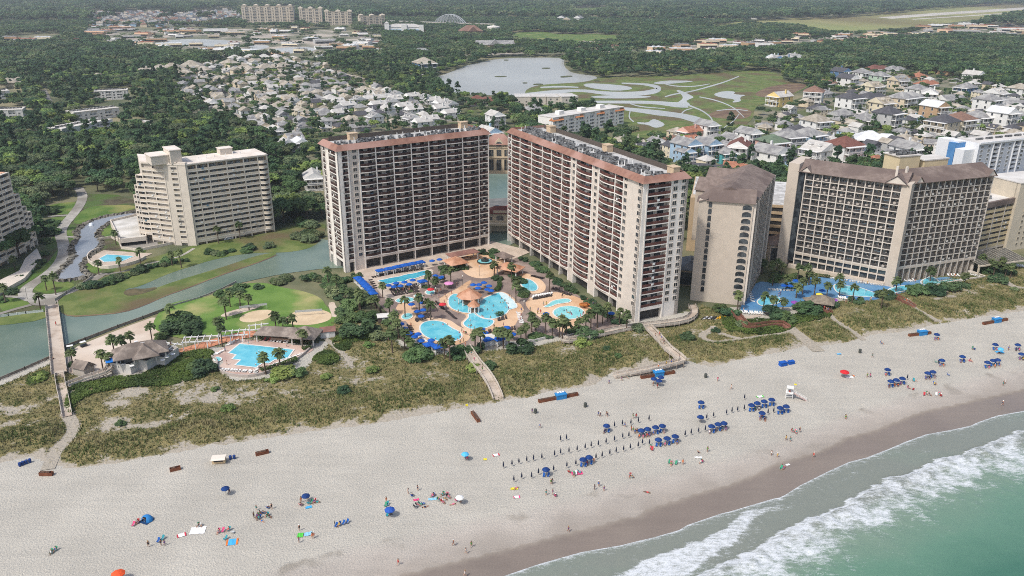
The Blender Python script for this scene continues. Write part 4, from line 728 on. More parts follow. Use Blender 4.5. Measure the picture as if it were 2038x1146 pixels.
# white and blue condominium behind the hotel
def wb():
    A=Vector((287,489));E=Vector((392,536)); B=Bld('white_condominium','long white condominium with grey galleries and a blue-panelled end, behind the big hotel',A); d=(E-A).normalized(); n=Vector((-d.y,d.x)); H=26; wh=weather('e3e3e3',k=.93); gy=weather('b9bcc2',k=.9)
    N=18; facade(B,A,E,6.5,2.75,7,[(i/N,(i+1)/N,'w' if i%3!=2 else 'bc') for i in range(N)],gy,ztop=H,slab=wh,rail=gy,solid=True,tag='wb',winsz=(2.1,1.5),frame=wh,pmat=wh,pout=.8,base=5.5)
    Bn=n*17; B.mb('end_wall',wh).prism([B.L(p) for p in (A-d*.3-n*.3,A+n*1,A+Bn,A+Bn-d*7,A-d*7+n*9,A-d*.3+n*9)],0,H+1); B.mb('wall',gy).prism([B.L(p) for p in (A+n*1.6,E+n*1.6,E+Bn,A+Bn)],5.5,H); 
    q=A-d*7.4+n*9; B.mb('end_wall',wh).prism([B.L(p) for p in (A-d*9+n*2.5,A-d*.5+n*2.2,A-d*.5+n*8.8,A-d*9+n*8.8)],0,H-3)
    B.mb('blue_panel',mat('blue_paint','4f82b4','5a8dbd',.2,rough=.7)).prism([B.L(p) for p in (A-d*9.3+n*9,A-d*.5+n*8.9,A-d*.5+n*10,A-d*9.3+n*14)],0,H+.2)
    B.mb('end_wall',wh).prism([B.L(p) for p in (A-d*9.5+n*14,A-d*2+n*10,A-d*2+n*22,A-d*9.5+n*22)],0,H+1.5)
    B.mb('roof',roofwhite).prism([B.L(p) for p in (A-n*.6,E-n*.6,E+n*17.5,A+n*17.5)],H,H+.7); B.mb('parapet',wh).prism(ribbon([B.L(A-n*.6),B.L(E-n*.6)],.5),H+.3,H+1.4)
    for k in range(10): p=B.L(A+d*(10+k*9)+n*9); [B.item('ac',p[0]+j*3*d.x,p[1]+j*3*d.y,.4,H+.7) for j in range(2)]
    B.mb('blue_beam',flat('2f6fa8')).prism([B.L(p) for p in (A-n*3+d*2,E-n*3,E-n*2,A-n*2+d*2)],4.3,6.2); 
    for k in range(9): p=B.L(A-n*2.5+d*(6+k*11)); B.mb('blue_beam',flat('2f6fa8')).box(p[0]-.3,p[0]+.3,p[1]-.3,p[1]+.3,0,4.3)
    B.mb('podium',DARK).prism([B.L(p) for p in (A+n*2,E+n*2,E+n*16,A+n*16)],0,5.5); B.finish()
wb()
def simple_block(name,label,Apx,Epx,H,dep,fh,bays,wall,roofm=roofwhite,slab=None,rail=None,win_=(1.4,1.4),group=None,extra=None,z0=.8,trim=None,cat='building',solid=True,hz=1):
    A=Vector(G(*Apx));E=Vector(G(*Epx)); B=Bld(name,label,A,cat,group); d=(E-A).normalized(); n=Vector((-d.y,d.x)); nf=max(1,int((H-z0)/fh))
    facade(B,A,E,z0,fh,nf,bays,wall,ztop=H,slab=slab or wall,rail=rail or wall,solid=solid,tag=name+wall.name,winsz=win_,frame=wall,r=1.2,pier=.4,door=doorw)
    P=[B.L(p) for p in (A,E,E+n*dep,A+n*dep)]; W=B.mb('wall',wall); W.prism([B.L(p) for p in (A+n*1.25,E+n*1.25,E+n*dep,A+n*dep)],0,H); B.mb('roof',roofm).prism(offset(P,.25),H,H+.5)
    if extra: extra(B,A,d,n,H,(E-A).length)
    B.finish(60); return B
wht=weather('e6e2da',k=.93); og=mat('orange_tile','c98a5e','b8764c',.5)
def ex1(B,A,d,n,H,Ln):
    for f,w_ in ((0,.13),(.3,.1),(.6,.1),(.87,.13)):
        b=B.mb('orange_roof',og); p=A+d*Ln*f; b.frame(*B.L(p),math.atan2(d.y,d.x)); b.hip(0,Ln*w_,-.9,4,H-2.4,2.2,.3,gable=True); b.frame()
    w=B.mb('roof_house',wht); w.frame(*B.L(A),math.atan2(d.y,d.x)); [w.box(Ln*f,Ln*f+6,6,11,H+.5,H+3.4) for f in (.15,.45,.72)]; w.frame()
N=14
simple_block('white_apartments','white five-storey apartment house with small orange roof trims, at the marsh edge',(1100,272),(1240,247),hgt(1239,246,212),17,2.9,[(i/N,(i+1)/N,'bc' if i%2 else 'w') for i in range(N)],wht,extra=ex1,rail=wht)
for i,(a,e) in enumerate((((1025,213),(1056,213)),((1058,214),(1086,214)),((1088,215),(1116,215)),((1118,217),(1150,216)))):
    simple_block('grey_row_house','grey flat-roofed row house by the lake, '+('next to the red-roofed house','second along the row','third along the row','nearest the white apartment house')[i],a,e,hgt(a[0],a[1],193),22,3.2,[(0,.15,'s'),(.15,.4,'w'),(.4,.6,'s'),(.6,.85,'w'),(.85,1,'s')],weather('c4bdb0'),mat('roof_pale','cbc7bf','bdb8b0',.1),group='grey row houses by the lake')
# white flat-roofed condominiums in the left woods
def ex2(B,A,d,n,H,Ln):
    for k in range(int(Ln/3)): p=B.L(A+d*(2+k*3)+n*7); B.item('ac',p[0],p[1],0,H+.5)
for a,e,h,l in (((190,200),(256,197),9,'white flat-roofed condominium farthest up in the left woods'),((150,243),(240,232),8,'white flat-roofed condominium with roof units in the middle of the left woods'),((128,283),(228,262),10,'long white flat-roofed condominium with galleries, nearest the stepped condominium'),((-30,200),(22,196),8,'white flat-roofed building at the left frame edge, farther one'),((-40,240),(48,236),8,'white flat-roofed building at the left frame edge, nearer one'),((255,268),(300,258),7,'pale low building half hidden by trees above the stepped condominium')):
    simple_block('woods_condominium',l,a,e,h,16,2.6,[(i/6,(i+1)/6,'bc' if i%2==0 else 'w') for i in range(6)],weather('dcd8d0'),mat('roof_cream2','d9d3c8','c9c2b6',.1),extra=ex2,group='white condominiums in the left woods')
    x,y=proj(*(Vector(G(*a))+Vector(G(*e)))/2); KEEP.append([(a[0]-4,a[1]+6),(e[0]+4,e[1]+6),(e[0]+14,e[1]-16),(a[0]+6,a[1]-14)])
# far condominium towers beyond the river
fc=weather('c9bca8')
for a,e,yt,l,nb in (((483,46),(586,46),13,'widest pale far condominium tower with a bumpy roofline',14),((597,48),(642,48),18,'pale far condominium tower second from the widest',7),((648,50),(700,50),24,'pale far condominium tower third from the widest',8),((718,51),(766,50),33,'lowest pale far condominium tower, nearest the truss bridge',8)):
    def ex3(B,A,d,n,H,Ln):
        b=B.mb('roof_turret',fc); b.frame(*B.L(A),math.atan2(d.y,d.x))
        for f in np.linspace(.06,.94,max(3,int(Ln/28))): b.box(Ln*f-6,Ln*f+6,0,12,H,H+4); b.hip(Ln*f-6,Ln*f+6,0,12,H+4,3,.5)
        b.frame()
    simple_block('far_condominium',l,a,e,hgt(a[0],a[1],yt),24,4.0,[(i/nb,(i+1)/nb,'bc' if i%2 else 'w') for i in range(nb)],fc,mat('roof_tan','b5a68f','a89982',.05),rail=fc,win_=(2.4,2.2),extra=ex3,group='far condominium towers')
    KEEP.append([(a[0],a[1]+4),(e[0],e[1]+4),(e[0]+4,e[1]-3),(a[0],a[1]-3)])
# ================================================================== RESORT GROUNDS
D2=(920,520,.1668); D4=(1700,500,.1659);  K8=(640,490,.314); K9=(0,540,.3435)
m_paver=mat('brown_paver','8f7e74','9d8c80',.3,c3='7d6e66',sc3=.07,bump=.1,bsc=6,rough=.9); m_peach=mat('peach_deck','cfab88','c39d7a',.12,c3='d8ba9b',sc3=.05,rough=.9); m_pale=mat('pale_deck','c3b3a2','b5a594',.2,rough=.9); m_pink=mat('pinkish_deck','c0a696','b1968a',.25,c3='cbb4a4',sc3=.08,rough=.9); m_orange=mat('orange_paver','c98d6c','bb7f60',.3,rough=.9); m_blue=mat('blue_deck','4a7aa6','5688b0',.15,c3='6b90ab',sc3=.06,rough=.7); m_sandlot=mat('sand_lot','c9b7a4','bda995',.12,c3='d2c3b2',sc3=.05,bump=.1,bsc=3); m_cope=flat('dcd8d0',.7); m_vol=mat('court_sand','d3bd9c','c7b08f',.2,bump=.2,bsc=2)
m_lawn2=mat('park_lawn','5b7a35','6b8740',.1,c3='a09a66',sc3=.045,th3=(.55,.7),bump=.3,bsc=3); m_scrub=mat('dune_scrub','4c5f2b','57692f',.25,c3='6f7040',sc3=.1,bump=.8,bsc=1.3)
patch('resort_paving',[(712,548),(790,522),(885,507),(965,494),(1000,496),(1045,515),(1095,548),(1150,588),(1200,620),(1250,645),(1200,656),(1130,664),(1060,676),(960,682),(935,694),(890,700),(848,690),(800,655),(768,620),(742,590),(708,560)],.10,m_paver,1)
patch('resort_paving',[(520,500),(560,505)] if 0 else [(700,530),(980,480),(1060,500),(1010,520),(900,520),(760,560),(715,560)],.11,m_pale,0)
POOLS={}
def pool(pts,label,m=m_pool,cope=.5,ring=0,z=.30,ringm=m_peach,sm=2,light=None):
    W=PG(smooth_poly(pts,sm) if sm else pts,z)
    if ring: sheet('pool_deck',offset(W,ring),.138,ringm)
    t=thing('swimming_pool',label,'pool',(W[0][0],W[0][1],0)); L_=lambda P:[(x-W[0][0],y-W[0][1]) for x,y in P]
    b=MB(); O=offset(W,cope); n=len(W)
    b.add([(x,y,z+.02) for x,y in L_(O)]+[(x,y,z+.02) for x,y in L_(W)],[(i,(i+1)%n,n+(i+1)%n,n+i) for i in range(n)]); A=sum(W[i][0]*W[(i+1)%n][1]-W[(i+1)%n][0]*W[i][1] for i in range(n))
    if A<0: b.f=[f[::-1] for f in b.f]
    ob('coping',b.mesh('coping',m_cope),t); P=L_(W) if A>0 else L_(W)[::-1]; ob('pool_water',MB().add([(x,y,z) for x,y in P],[tuple(range(n))]).mesh('pool_water',m),t); POOLS[label]=W
    return t
patch('pool_deck',Z(*D1,[(540,300),(640,270),(1240,195),(1290,230),(1180,300),(1110,390),(1130,450),(820,560),(740,575)]),.13,m_pale,1)
patch('pool_deck',Z(*D1,[(1310,560),(1450,470),(1560,420),(1680,330),(1720,340),(1640,430),(1834,560),(2040,600),(2100,500),(2330,640),(2250,760),(2200,860),(1990,940),(1834,930),(1700,930),(1560,830),(1680,740),(1560,690),(1450,640)]),.13,m_peach,1)
patch('pool_deck',Z(*D1,[(830,620),(1000,560),(1090,640),(1060,720),(1080,800),(1300,770),(1400,820),(1180,870),(1060,900),(980,820),(900,740)]),.13,m_peach,1)
patch('pool_deck',Z(*D2,[(755,480),(830,420),(1000,400),(1080,360),(1300,400),(1480,470),(1640,590),(1560,640),(1400,720),(1330,850),(1200,860),(1000,720),(900,650),(800,580),(760,530)]),.13,m_peach,1)
patch('pool_deck',Z(*D2,[(670,150),(760,140),(880,180),(990,260),(1000,340),(940,380),(800,390),(740,360),(680,260)]),.13,m_peach,2)
patch('pool_deck',Z(*D2,[(0,780),(200,800),(400,740),(620,770),(640,830),(520,870),(300,860),(60,870)]),.134,m_peach,1)
patch('plaza',ellipse(958,527,42,27),.13,m_peach,0)
pool(Z(*D1,[(635,335),(700,350),(690,370),(760,372),(850,345),(930,345),(990,310),(1060,310),(1150,275),(1230,262),(1260,250),(1225,215),(1150,225),(1060,250),(960,265),(880,290),(800,300),(720,320)]),'narrow wavy lap pool in front of the blue cabanas',m_lap,.6,sm=1)
pool(Z(*D2,[(150,600),(190,510),(260,440),(340,410),(440,365),(500,380),(560,420),(620,480),(655,545),(600,562),(545,575),(530,615),(450,660),(370,682),(300,682),(210,655)]),'large turquoise pool with a beach entry beside the terracotta pavilion',ring=1.2)
pool(Z(*D1,[(1450,545),(1475,505),(1530,478),(1590,520),(1660,560),(1720,640),(1700,700),(1640,700),(1560,680),(1480,645),(1450,600)]),'turquoise pool arm on the near side of the terracotta pavilion',ring=1.2)
pool(Z(*D2,[(12,735),(50,700),(88,660),(70,630),(140,612),(165,645),(250,690),(372,696),(368,740),(310,782),(200,812),(110,805),(40,775)]),'lower turquoise pool lobe below the large beach-entry pool',ring=1.2)
wl=Z(*D2,[(430,372),(490,372),(560,420),(620,480),(652,545),(600,560),(555,560),(520,480),(470,430)]); sheet('pool_shallows',PG(smooth_poly(wl,1),.25),.25,mat('pale_shallow','bfdde0','d4e6e6',.2,rough=.15))
pool(Z(*D1,[(1120,870),(1150,820),(1210,795),(1300,790),(1400,810),(1470,870),(1580,920),(1600,970),(1560,1010),(1450,1030),(1350,1025),(1230,990),(1150,940)]),'bright turquoise pear-shaped pool nearest the dunes',ring=3.2)
pool(Z(*D2,[(690,240),(720,212),(790,208),(860,250),(900,300),(890,340),(840,355),(780,340),(720,300)]),'small oval pool in a tan deck near the long cream tower',ring=0)
pool(Z(*D2,[(975,540),(1040,510),(1060,480),(1140,455),(1240,443),(1295,460),(1280,485),(1200,495),(1120,505),(1060,535),(1000,545)]),'pale wavy wading pool near the long cream tower',m_kid)
pool(Z(*D2,ellipse(1268,610,178,76)),'round pale children pool with an orange slide',m_kid,sm=0)
pool(Z(*D1,ellipse(975,740,58,32,-.2,18)),'small round hot tub with tan rim among blue umbrellas',m_kid,sm=0,ring=1.6)
pool(Z(*D1,ellipse(1240,467,48,24,0,18)),'hot tub beside the red parasol',m_kid,sm=0,ring=.8,ringm=m_pale)
pool(Z(*D1,ellipse(1105,508,42,20,0,18)),'second hot tub near the lounger rows',m_kid,sm=0,ring=.8,ringm=m_pale)
pool(Z(*D1,[(840,560),(900,530),(990,520),(1060,540),(1040,570),(950,580),(880,585)]),'pale shallow pool with a wavy edge by the palms',m_kid,sm=1)
# park on the near side of the lagoon
patch('park_lawn',[(318,618),(345,600),(420,590),(455,570),(520,560),(560,572),(600,578),(640,592),(650,612),(690,640),(670,660),(600,668),(520,664),(420,668),(380,676),(330,668),(300,650)],.08,m_lawn2,2,label='mown park lawn beside the lagoon')
patch('sand_lot',[(128,700),(235,656),(325,624),(330,660),(300,680),(330,700),(240,730),(200,745),(150,745),(128,740)],.07,m_sandlot,1)
patch('volleyball_court',Z(*D6,[(570,210),(640,150),(760,110),(920,95),(995,120),(960,180),(880,220),(720,255),(610,245)]),.12,m_vol,2,label='oval sand volleyball court, smaller')
patch('volleyball_court',Z(*D6,[(1120,220),(1200,140),(1330,100),(1520,92),(1650,120),(1700,170),(1660,230),(1500,275),(1330,285),(1180,275)]),.12,m_vol,2,label='oval sand volleyball court, larger')
patch('palm_bed',Z(*D6,[(340,180),(400,140),(560,90),(760,50),(860,50),(740,100),(560,150),(440,185)]),.12,m_sandlot,2)
patch('sand_path',Z(*D6,[(1640,20),(1720,0),(1740,60),(1820,150),(1700,200),(1680,130)]),.12,m_sandlot,1)
patch('pool_terrace',Z(*D6,[(440,480),(560,450),(860,470),(1190,510),(1480,560),(1450,600),(1350,640),(1280,700),(1000,800),(830,865),(640,890),(450,870),(310,800),(420,710),(250,670),(300,600),(430,540)]),.12,m_pink,1)
patch('orange_paving',[(340,700),(372,690),(440,670),(505,655),(515,668),(460,678),(420,690),(385,702)],.13,m_orange,1)
pool(Z(*D6,[(588,508),(1228,578),(1160,672),(1080,692),(1010,690),(935,735),(860,730),(780,786),(540,757),(605,697),(503,686),(550,636),(458,612)]),'turquoise notched rectangular pool in the park terrace',m_pool,.5,sm=0)
pool(Z(*D6,ellipse(320,690,42,24,0,14)),'tiny hot tub at the corner of the park terrace',m_kid,.4,sm=0)
pool(Z(0,330,.288,[(688,640),(740,612),(920,624),(850,655),(720,662)]),'kite-shaped pool on a raised round deck by the pond',m_pool,.5,sm=0,ring=5.5,ringm=m_pale)
# right hand resort: blue decks and pools
patch('blue_pool_deck',Z(*D3,[(190,600),(330,420),(400,300),(560,310),(700,330),(1050,240),(1200,255),(1450,265),(1900,340),(2040,320),(2400,270),(2750,240),(2800,330),(2500,370),(2200,420),(2040,460),(1800,530),(1650,540),(1500,500),(1300,490),(1000,520),(850,600),(600,610),(480,680),(220,680)]),.12,m_blue,1)
patch('kerb_terrace',Z(*D3,[(140,660),(190,640),(230,720),(460,690),(440,720),(220,760)]),.11,m_pale,1)
pool(Z(*D3,[(410,520),(520,470),(640,480),(690,510),(650,560),(520,580),(460,590),(410,560)]),'small pool with a pale ring near the foot of the narrow slab',m_pool)
pool(Z(*D3,[(1320,330),(1420,340),(1520,360),(1620,370),(1760,420),(1850,455),(1830,485),(1700,480),(1500,465),(1400,450),(1330,400)]),'long turquoise pool below the big hotel, behind the thatched bar',m_pool)
pool(Z(*D4,[(385,490),(440,440),(560,415),(700,405),(780,420),(700,470),(600,470),(500,490),(430,515)]),'turquoise pool at the corner of the big hotel wings',m_pool)
pool(Z(*D4,[(800,360),(870,320),(920,300),(990,330),(1000,370),(1100,345),(1330,330),(1320,350),(1150,375),(1000,395),(900,400),(820,395)]),'winding lazy river pool under the hotel wing on pillars',m_pool)
# ------------------------------------------------------------------ timber walks, bridge, fences
timber=mat('timber_deck','b2a291','a29282',.5,c3='c0b2a2',sc3=.2,rough=.9); timberw=mat('timber_rail_pale','c8beb0','b9ae9f',.5,rough=.9); redwood=mat('redwood_deck','8a5f50','75503f',.5,rough=.9); fencew=mat('fence_timber','8f857a','7b7268',.4,rough=.9)
def walk(name,label,pts,zs,wd,deck,rail,cat='boardwalk',rails=True,post=2.4,rh=1.05,solid=.55,legs=True,sm=1):
    P=smooth_line([G(x,y,z) for (x,y),z in zip(pts,zs)],sm); zs=list(np.interp(np.linspace(0,1,len(P)),np.linspace(0,1,len(zs)),zs)); o=P[0]; t=thing(name,label,cat,(o[0],o[1],0)); P=[(x-o[0],y-o[1]) for x,y in P]; n=len(P)
    R_=ribbon(P,wd); Lf,Rt=R_[:n],R_[n:][::-1]; b=MB()
    for i in range(n-1):
        for zo,fl in ((0,1),(-.25,0)): 
            q=[(Lf[i][0],Lf[i][1],zs[i]+zo),(Rt[i][0],Rt[i][1],zs[i]+zo),(Rt[i+1][0],Rt[i+1][1],zs[i+1]+zo),(Lf[i+1][0],Lf[i+1][1],zs[i+1]+zo)]; b.add(q,[(0,1,2,3) if fl else (3,2,1,0)])
        for S_ in (Lf,Rt): b.add([(S_[i][0],S_[i][1],zs[i]-.25),(S_[i+1][0],S_[i+1][1],zs[i+1]-.25),(S_[i+1][0],S_[i+1][1],zs[i+1]),(S_[i][0],S_[i][1],zs[i])],[(0,1,2,3)])
    ob('deck',b.mesh('deck',deck),t); lg=[]
    for S_ in (Lf,Rt):
        r=MB()
        for i in range(n-1):
            a,c=Vector((*S_[i],zs[i])),Vector((*S_[i+1],zs[i+1])); L_=(c-a).length; k=max(1,round(L_/post))
            for z0,z1 in ((rh-.12,rh),(.25,.25+solid)):
                nn=Vector((-(c-a).y,(c-a).x)).normalized()*.06; V=[]
                for p in (a,c):
                    for sg in (-1,1):
                        for zz_ in (z0,z1): V.append((p.x+nn.x*sg,p.y+nn.y*sg,p.z+zz_))
                r.add(V,[(0,1,5,4),(3,2,6,7),(1,3,7,5),(0,4,6,2)])
            for j in range(k):
                p=a+(c-a)*j/k; r.box(p.x-.09,p.x+.09,p.y-.09,p.y+.09,p.z-.2,p.z+rh+.1)
                if legs and p.z>.7 and j%2==0: lg.append((p.x,p.y,-.2,p.z-.26,.13))
        if rails: ob('railing',r.mesh('railing',rail),t)
    posts(t,lg,fencew,'piling')
    KEEP.append([proj(x+o[0],y+o[1]) for x,y in ribbon(P,wd+2)])
    return t
walk('footbridge','long straight timber footbridge over the lagoon',[(103,606),(107,640),(112,680),(118,742)],[1.2,1.2,1.2,1.0],4.4,timber,timberw,'bridge')
walk('boardwalk','pale boardwalk running from the footbridge towards the dunes',[(118,742),(122,770),(128,795),(134,828)],[.9,.9,.8,.35],2.6,timber,timberw)
walk('boardwalk','timber boardwalk with stairs from the pear-shaped pool to the beach',[(926,690),(947,722),(962,738),(978,762),(992,796)],[1.2,1.8,2.4,1.9,.1],3.2,timber,timberw)
walk('boardwalk','timber boardwalk from the long tower corner to the back of the beach',[(1285,648),(1308,670),(1326,692),(1345,706),(1358,718)],[1.2,1.8,2.0,1.9,1.8],3.0,timber,timberw)
walk('boardwalk','long timber ramp sloping down along the beach edge',[(1357,719),(1300,734),(1262,742),(1222,750)],[1.8,1.4,.8,.2],2.2,timber,timberw)
walk('boardwalk','raised walkway with solid pale sides round the foot of the long tower',[(1120,676),(1135,678),(1180,668),(1255,652),(1340,643),(1372,636),(1384,622),(1376,606)],[1.2]*8,2.8,timber,timberw,solid=.8)
walk('boardwalk','red-brown timber deck walk from the narrow slab to the sand path',[(1462,622),(1482,646),(1492,652),(1555,643),(1568,655)],[1.2,1.2,1.2,1.1,.3],2.6,redwood,redwood)
walk('boardwalk','short red-brown walk below the thatched bar',[(1622,606),(1640,616),(1652,625)],[1.0,.8,.2],2.4,redwood,redwood)
walk('boardwalk','short red-brown walk at the corner pool of the big hotel',[(1778,588),(1800,600),(1818,612)],[1.0,.8,.2],2.4,redwood,redwood)
walk('boardwalk','pale ramp from the boardwalk up to the beach restaurant',[(134,768),(160,758),(190,748),(214,740),(222,722)],[.9,1.0,1.5,2.0,2.8],2.2,timber,timberw)
def fence(label,pts,h=1.1,m=fencew,z=0,name='fence',cat='fence',step=2.6):
    P=[G(x,y,z) for x,y in pts]; o=P[0]; t=thing(name,label,cat,(o[0],o[1],z)); P=[(x-o[0],y-o[1]) for x,y in P]; r=MB();p_=MB()
    for a,c in zip(P,P[1:]):
        a,c=Vector(a),Vector(c); k=max(1,round((c-a).length/step)); r.prism(ribbon([a,c],.07),.15,h-.15); r.prism(ribbon([a,c],.16),h-.1,h)
        for j in range(k+1): q=a+(c-a)*j/k; p_.box(q.x-.1,q.x+.1,q.y-.1,q.y+.1,0,h+.15)
    ob('panel',r.mesh('panel',m),t); ob('post_frame',p_.mesh('post_frame',m),t)
fence('grey timber fence along the lagoon beside the sandy lot',[(131,692),(170,677),(235,652),(285,634),(325,619),(345,610)]); fence('grey timber fence along the lagoon at the left of the footbridge',[(-60,778),(0,757),(50,736),(104,712)]); fence('low seawall along the park lawn and lagoon',[(345,609),(400,593),(440,577),(470,562)],.8,weather('aaa79f'))
fence('dark fence around the dune side of the resort garden',[(738,600),(757,622),(778,650),(800,678),(830,700)],1.6,mat('fence_dark','5d524a','4d443d',.4)); fence('pale guard rail over the pond weir',Z(0,330,.288,[(380,935),(460,885),(560,830),(640,775)]),1.1,weather('b5aea2')); fence('white rail fence at the far lagoon bank',Z(0,330,.288,[(-60,1060),(60,1040),(180,1025),(300,1012)]),1.1,weather('c5cbc6'))
def wallp(label,px,h,m,z=0,th=.4,name='low_wall'):
    P=[G(x,y,z) for x,y in px]; o=P[0]; b=MB(); P=[(x-o[0],y-o[1]) for x,y in P]; b.prism(ribbon(P,th),0,h); x=ob(name,b.mesh(name,m),None,(o[0],o[1],z)); return props(x,label,'wall')
wallp('curved pale retaining wall on the dune side of the park terrace',smooth_line(Z(*D6,[(250,670),(320,720),(310,800),(400,880),(640,915),(830,890),(1000,830),(1200,750),(1350,650),(1480,520)]),1),.9,weather('b5aaa0'))
wallp('curved beige wall round the raised pool deck by the pond',smooth_line(Z(0,330,.288,[(690,580),(620,610),(600,650),(640,690),(720,715),(850,700),(960,670),(1010,640)]),1),1.5,tan)
wallp('beige garden wall between the pond and the parking deck',Z(0,330,.288,[(690,515),(770,500),(830,530),(840,575),(960,590),(1080,565),(1200,540),(1360,520)]),1.3,tan)
wallp('low pale wall at the dune edge of the blue pool deck',Z(*D4,[(1330,240),(1420,260),(1570,315),(1330,350),(1020,410),(870,440)]),.9,hw2); wallp('low pale wall below the palms at the dune edge',Z(*D2,[(1175,890),(1180,925),(1400,870)]),1.0,weather('c4bbb0')); wallp('white pump wall with pale equipment at the dune edge',Z(*D2,[(790,960),(850,965),(990,930)]),1.0,weather('c9c4bc'))
# ------------------------------------------------------------------ small buildings of the grounds
shing=mat('shingle_grey','84786e','998c80',.9,c3='72675e',sc3=.2,bump=.4,bsc=4,rough=.95); shw=weather('d6d1c8')
terp=mat('pavilion_tile','b98769','a87659',.5,c3='c79a7e',sc3=.2,rough=.8)
def pavilion(label,px,py,w,d_,h,rh,rz,roofm,post=whitep,name='pavilion',cat='pavilion',octo=False,z=.12,counter=True):
    x,y=G(px,py,z+h); t=thing(name,label,cat,(x,y,z),rz); r=MB(); p=MB()
    if octo:
        q=ellipse(0,0,w/2,w/2,0,octo); r.prism(q,h,h+rh,top=[(a*.06,b*.06) for a,b in q]); r.prism([(a*.2,b*.2) for a,b in q],h+rh*.86,h+rh*1.15,top=[(a*.02,b*.02) for a,b in q]); P=[(a*.82,b*.82) for a,b in q]
    else: r.hip(-w/2,w/2,-d_/2,d_/2,h,rh,.5); P=[(sx*(w/2-.4),sy*(d_/2-.4)) for sx in (-1,1) for sy in (-1,1)]
    posts(t,[(a,b,0,h,.18) for a,b in P],post); ob('roof',r.mesh('roof',roofm),t)
    if counter: c=MB(); c.box(-w*.22,w*.22,-d_*.2 if d_ else -w*.2,d_*.2 if d_ else w*.2,0,1.1); ob('counter',c.mesh('counter',weather('a58b74')),t)
    return t
pavilion('large eight-sided terracotta pavilion roof over the pool bar',934,588,10.5,0,3.2,3.0,.2,terp,octo=8); pavilion('smaller pointed terracotta pavilion standing in the pool',943,607,5.2,0,2.8,2.2,.2,terp,octo=8)
pavilion('square terracotta-roofed pavilion near the fountain plaza and dark-balconied tower',907,520,8,8,3,2.4,.55,terp); pavilion('terracotta-roofed pavilion between the fountain and the long tower',1015,532,10,7,3,2.2,-.5,terp); pavilion('long brown-roofed service shelter against the foot of the dark-balconied tower',921,503,14,5,3.4,1.2,.55,mat('roof_redbrown','7d5a50','8c675b',.4),name='shelter')
pavilion('small dark-roofed shelter at the foot of the long tower',1003,508,7,5,3.2,1.6,-.9,roofbrown,name='shelter'); pavilion('thatched bar hut between the purple parasols',1637,598,8,7,2.8,2.4,-.4,mat('thatch','8d8272','766b5d',1.2,bump=.5,bsc=5),post=flat('5f5248'),name='bar_hut',cat='hut'); pavilion('smaller thatched hut joined to the bar hut',1617,597,5,4.5,2.4,1.6,.1,mat('thatch','8d8272','766b5d',1.2),post=flat('5f5248'),name='bar_hut',cat='hut')
pavilion('grey shingled snack bar by the park pool, long hip roof',560,661,17,6,3,2.2,-.12,shing,post=shw,name='snack_bar',cat='snack bar'); pavilion('square grey shingled end pavilion of the snack bar',609,664,8.5,8,3,3,-.12,shing,post=shw,name='snack_bar',cat='snack bar')
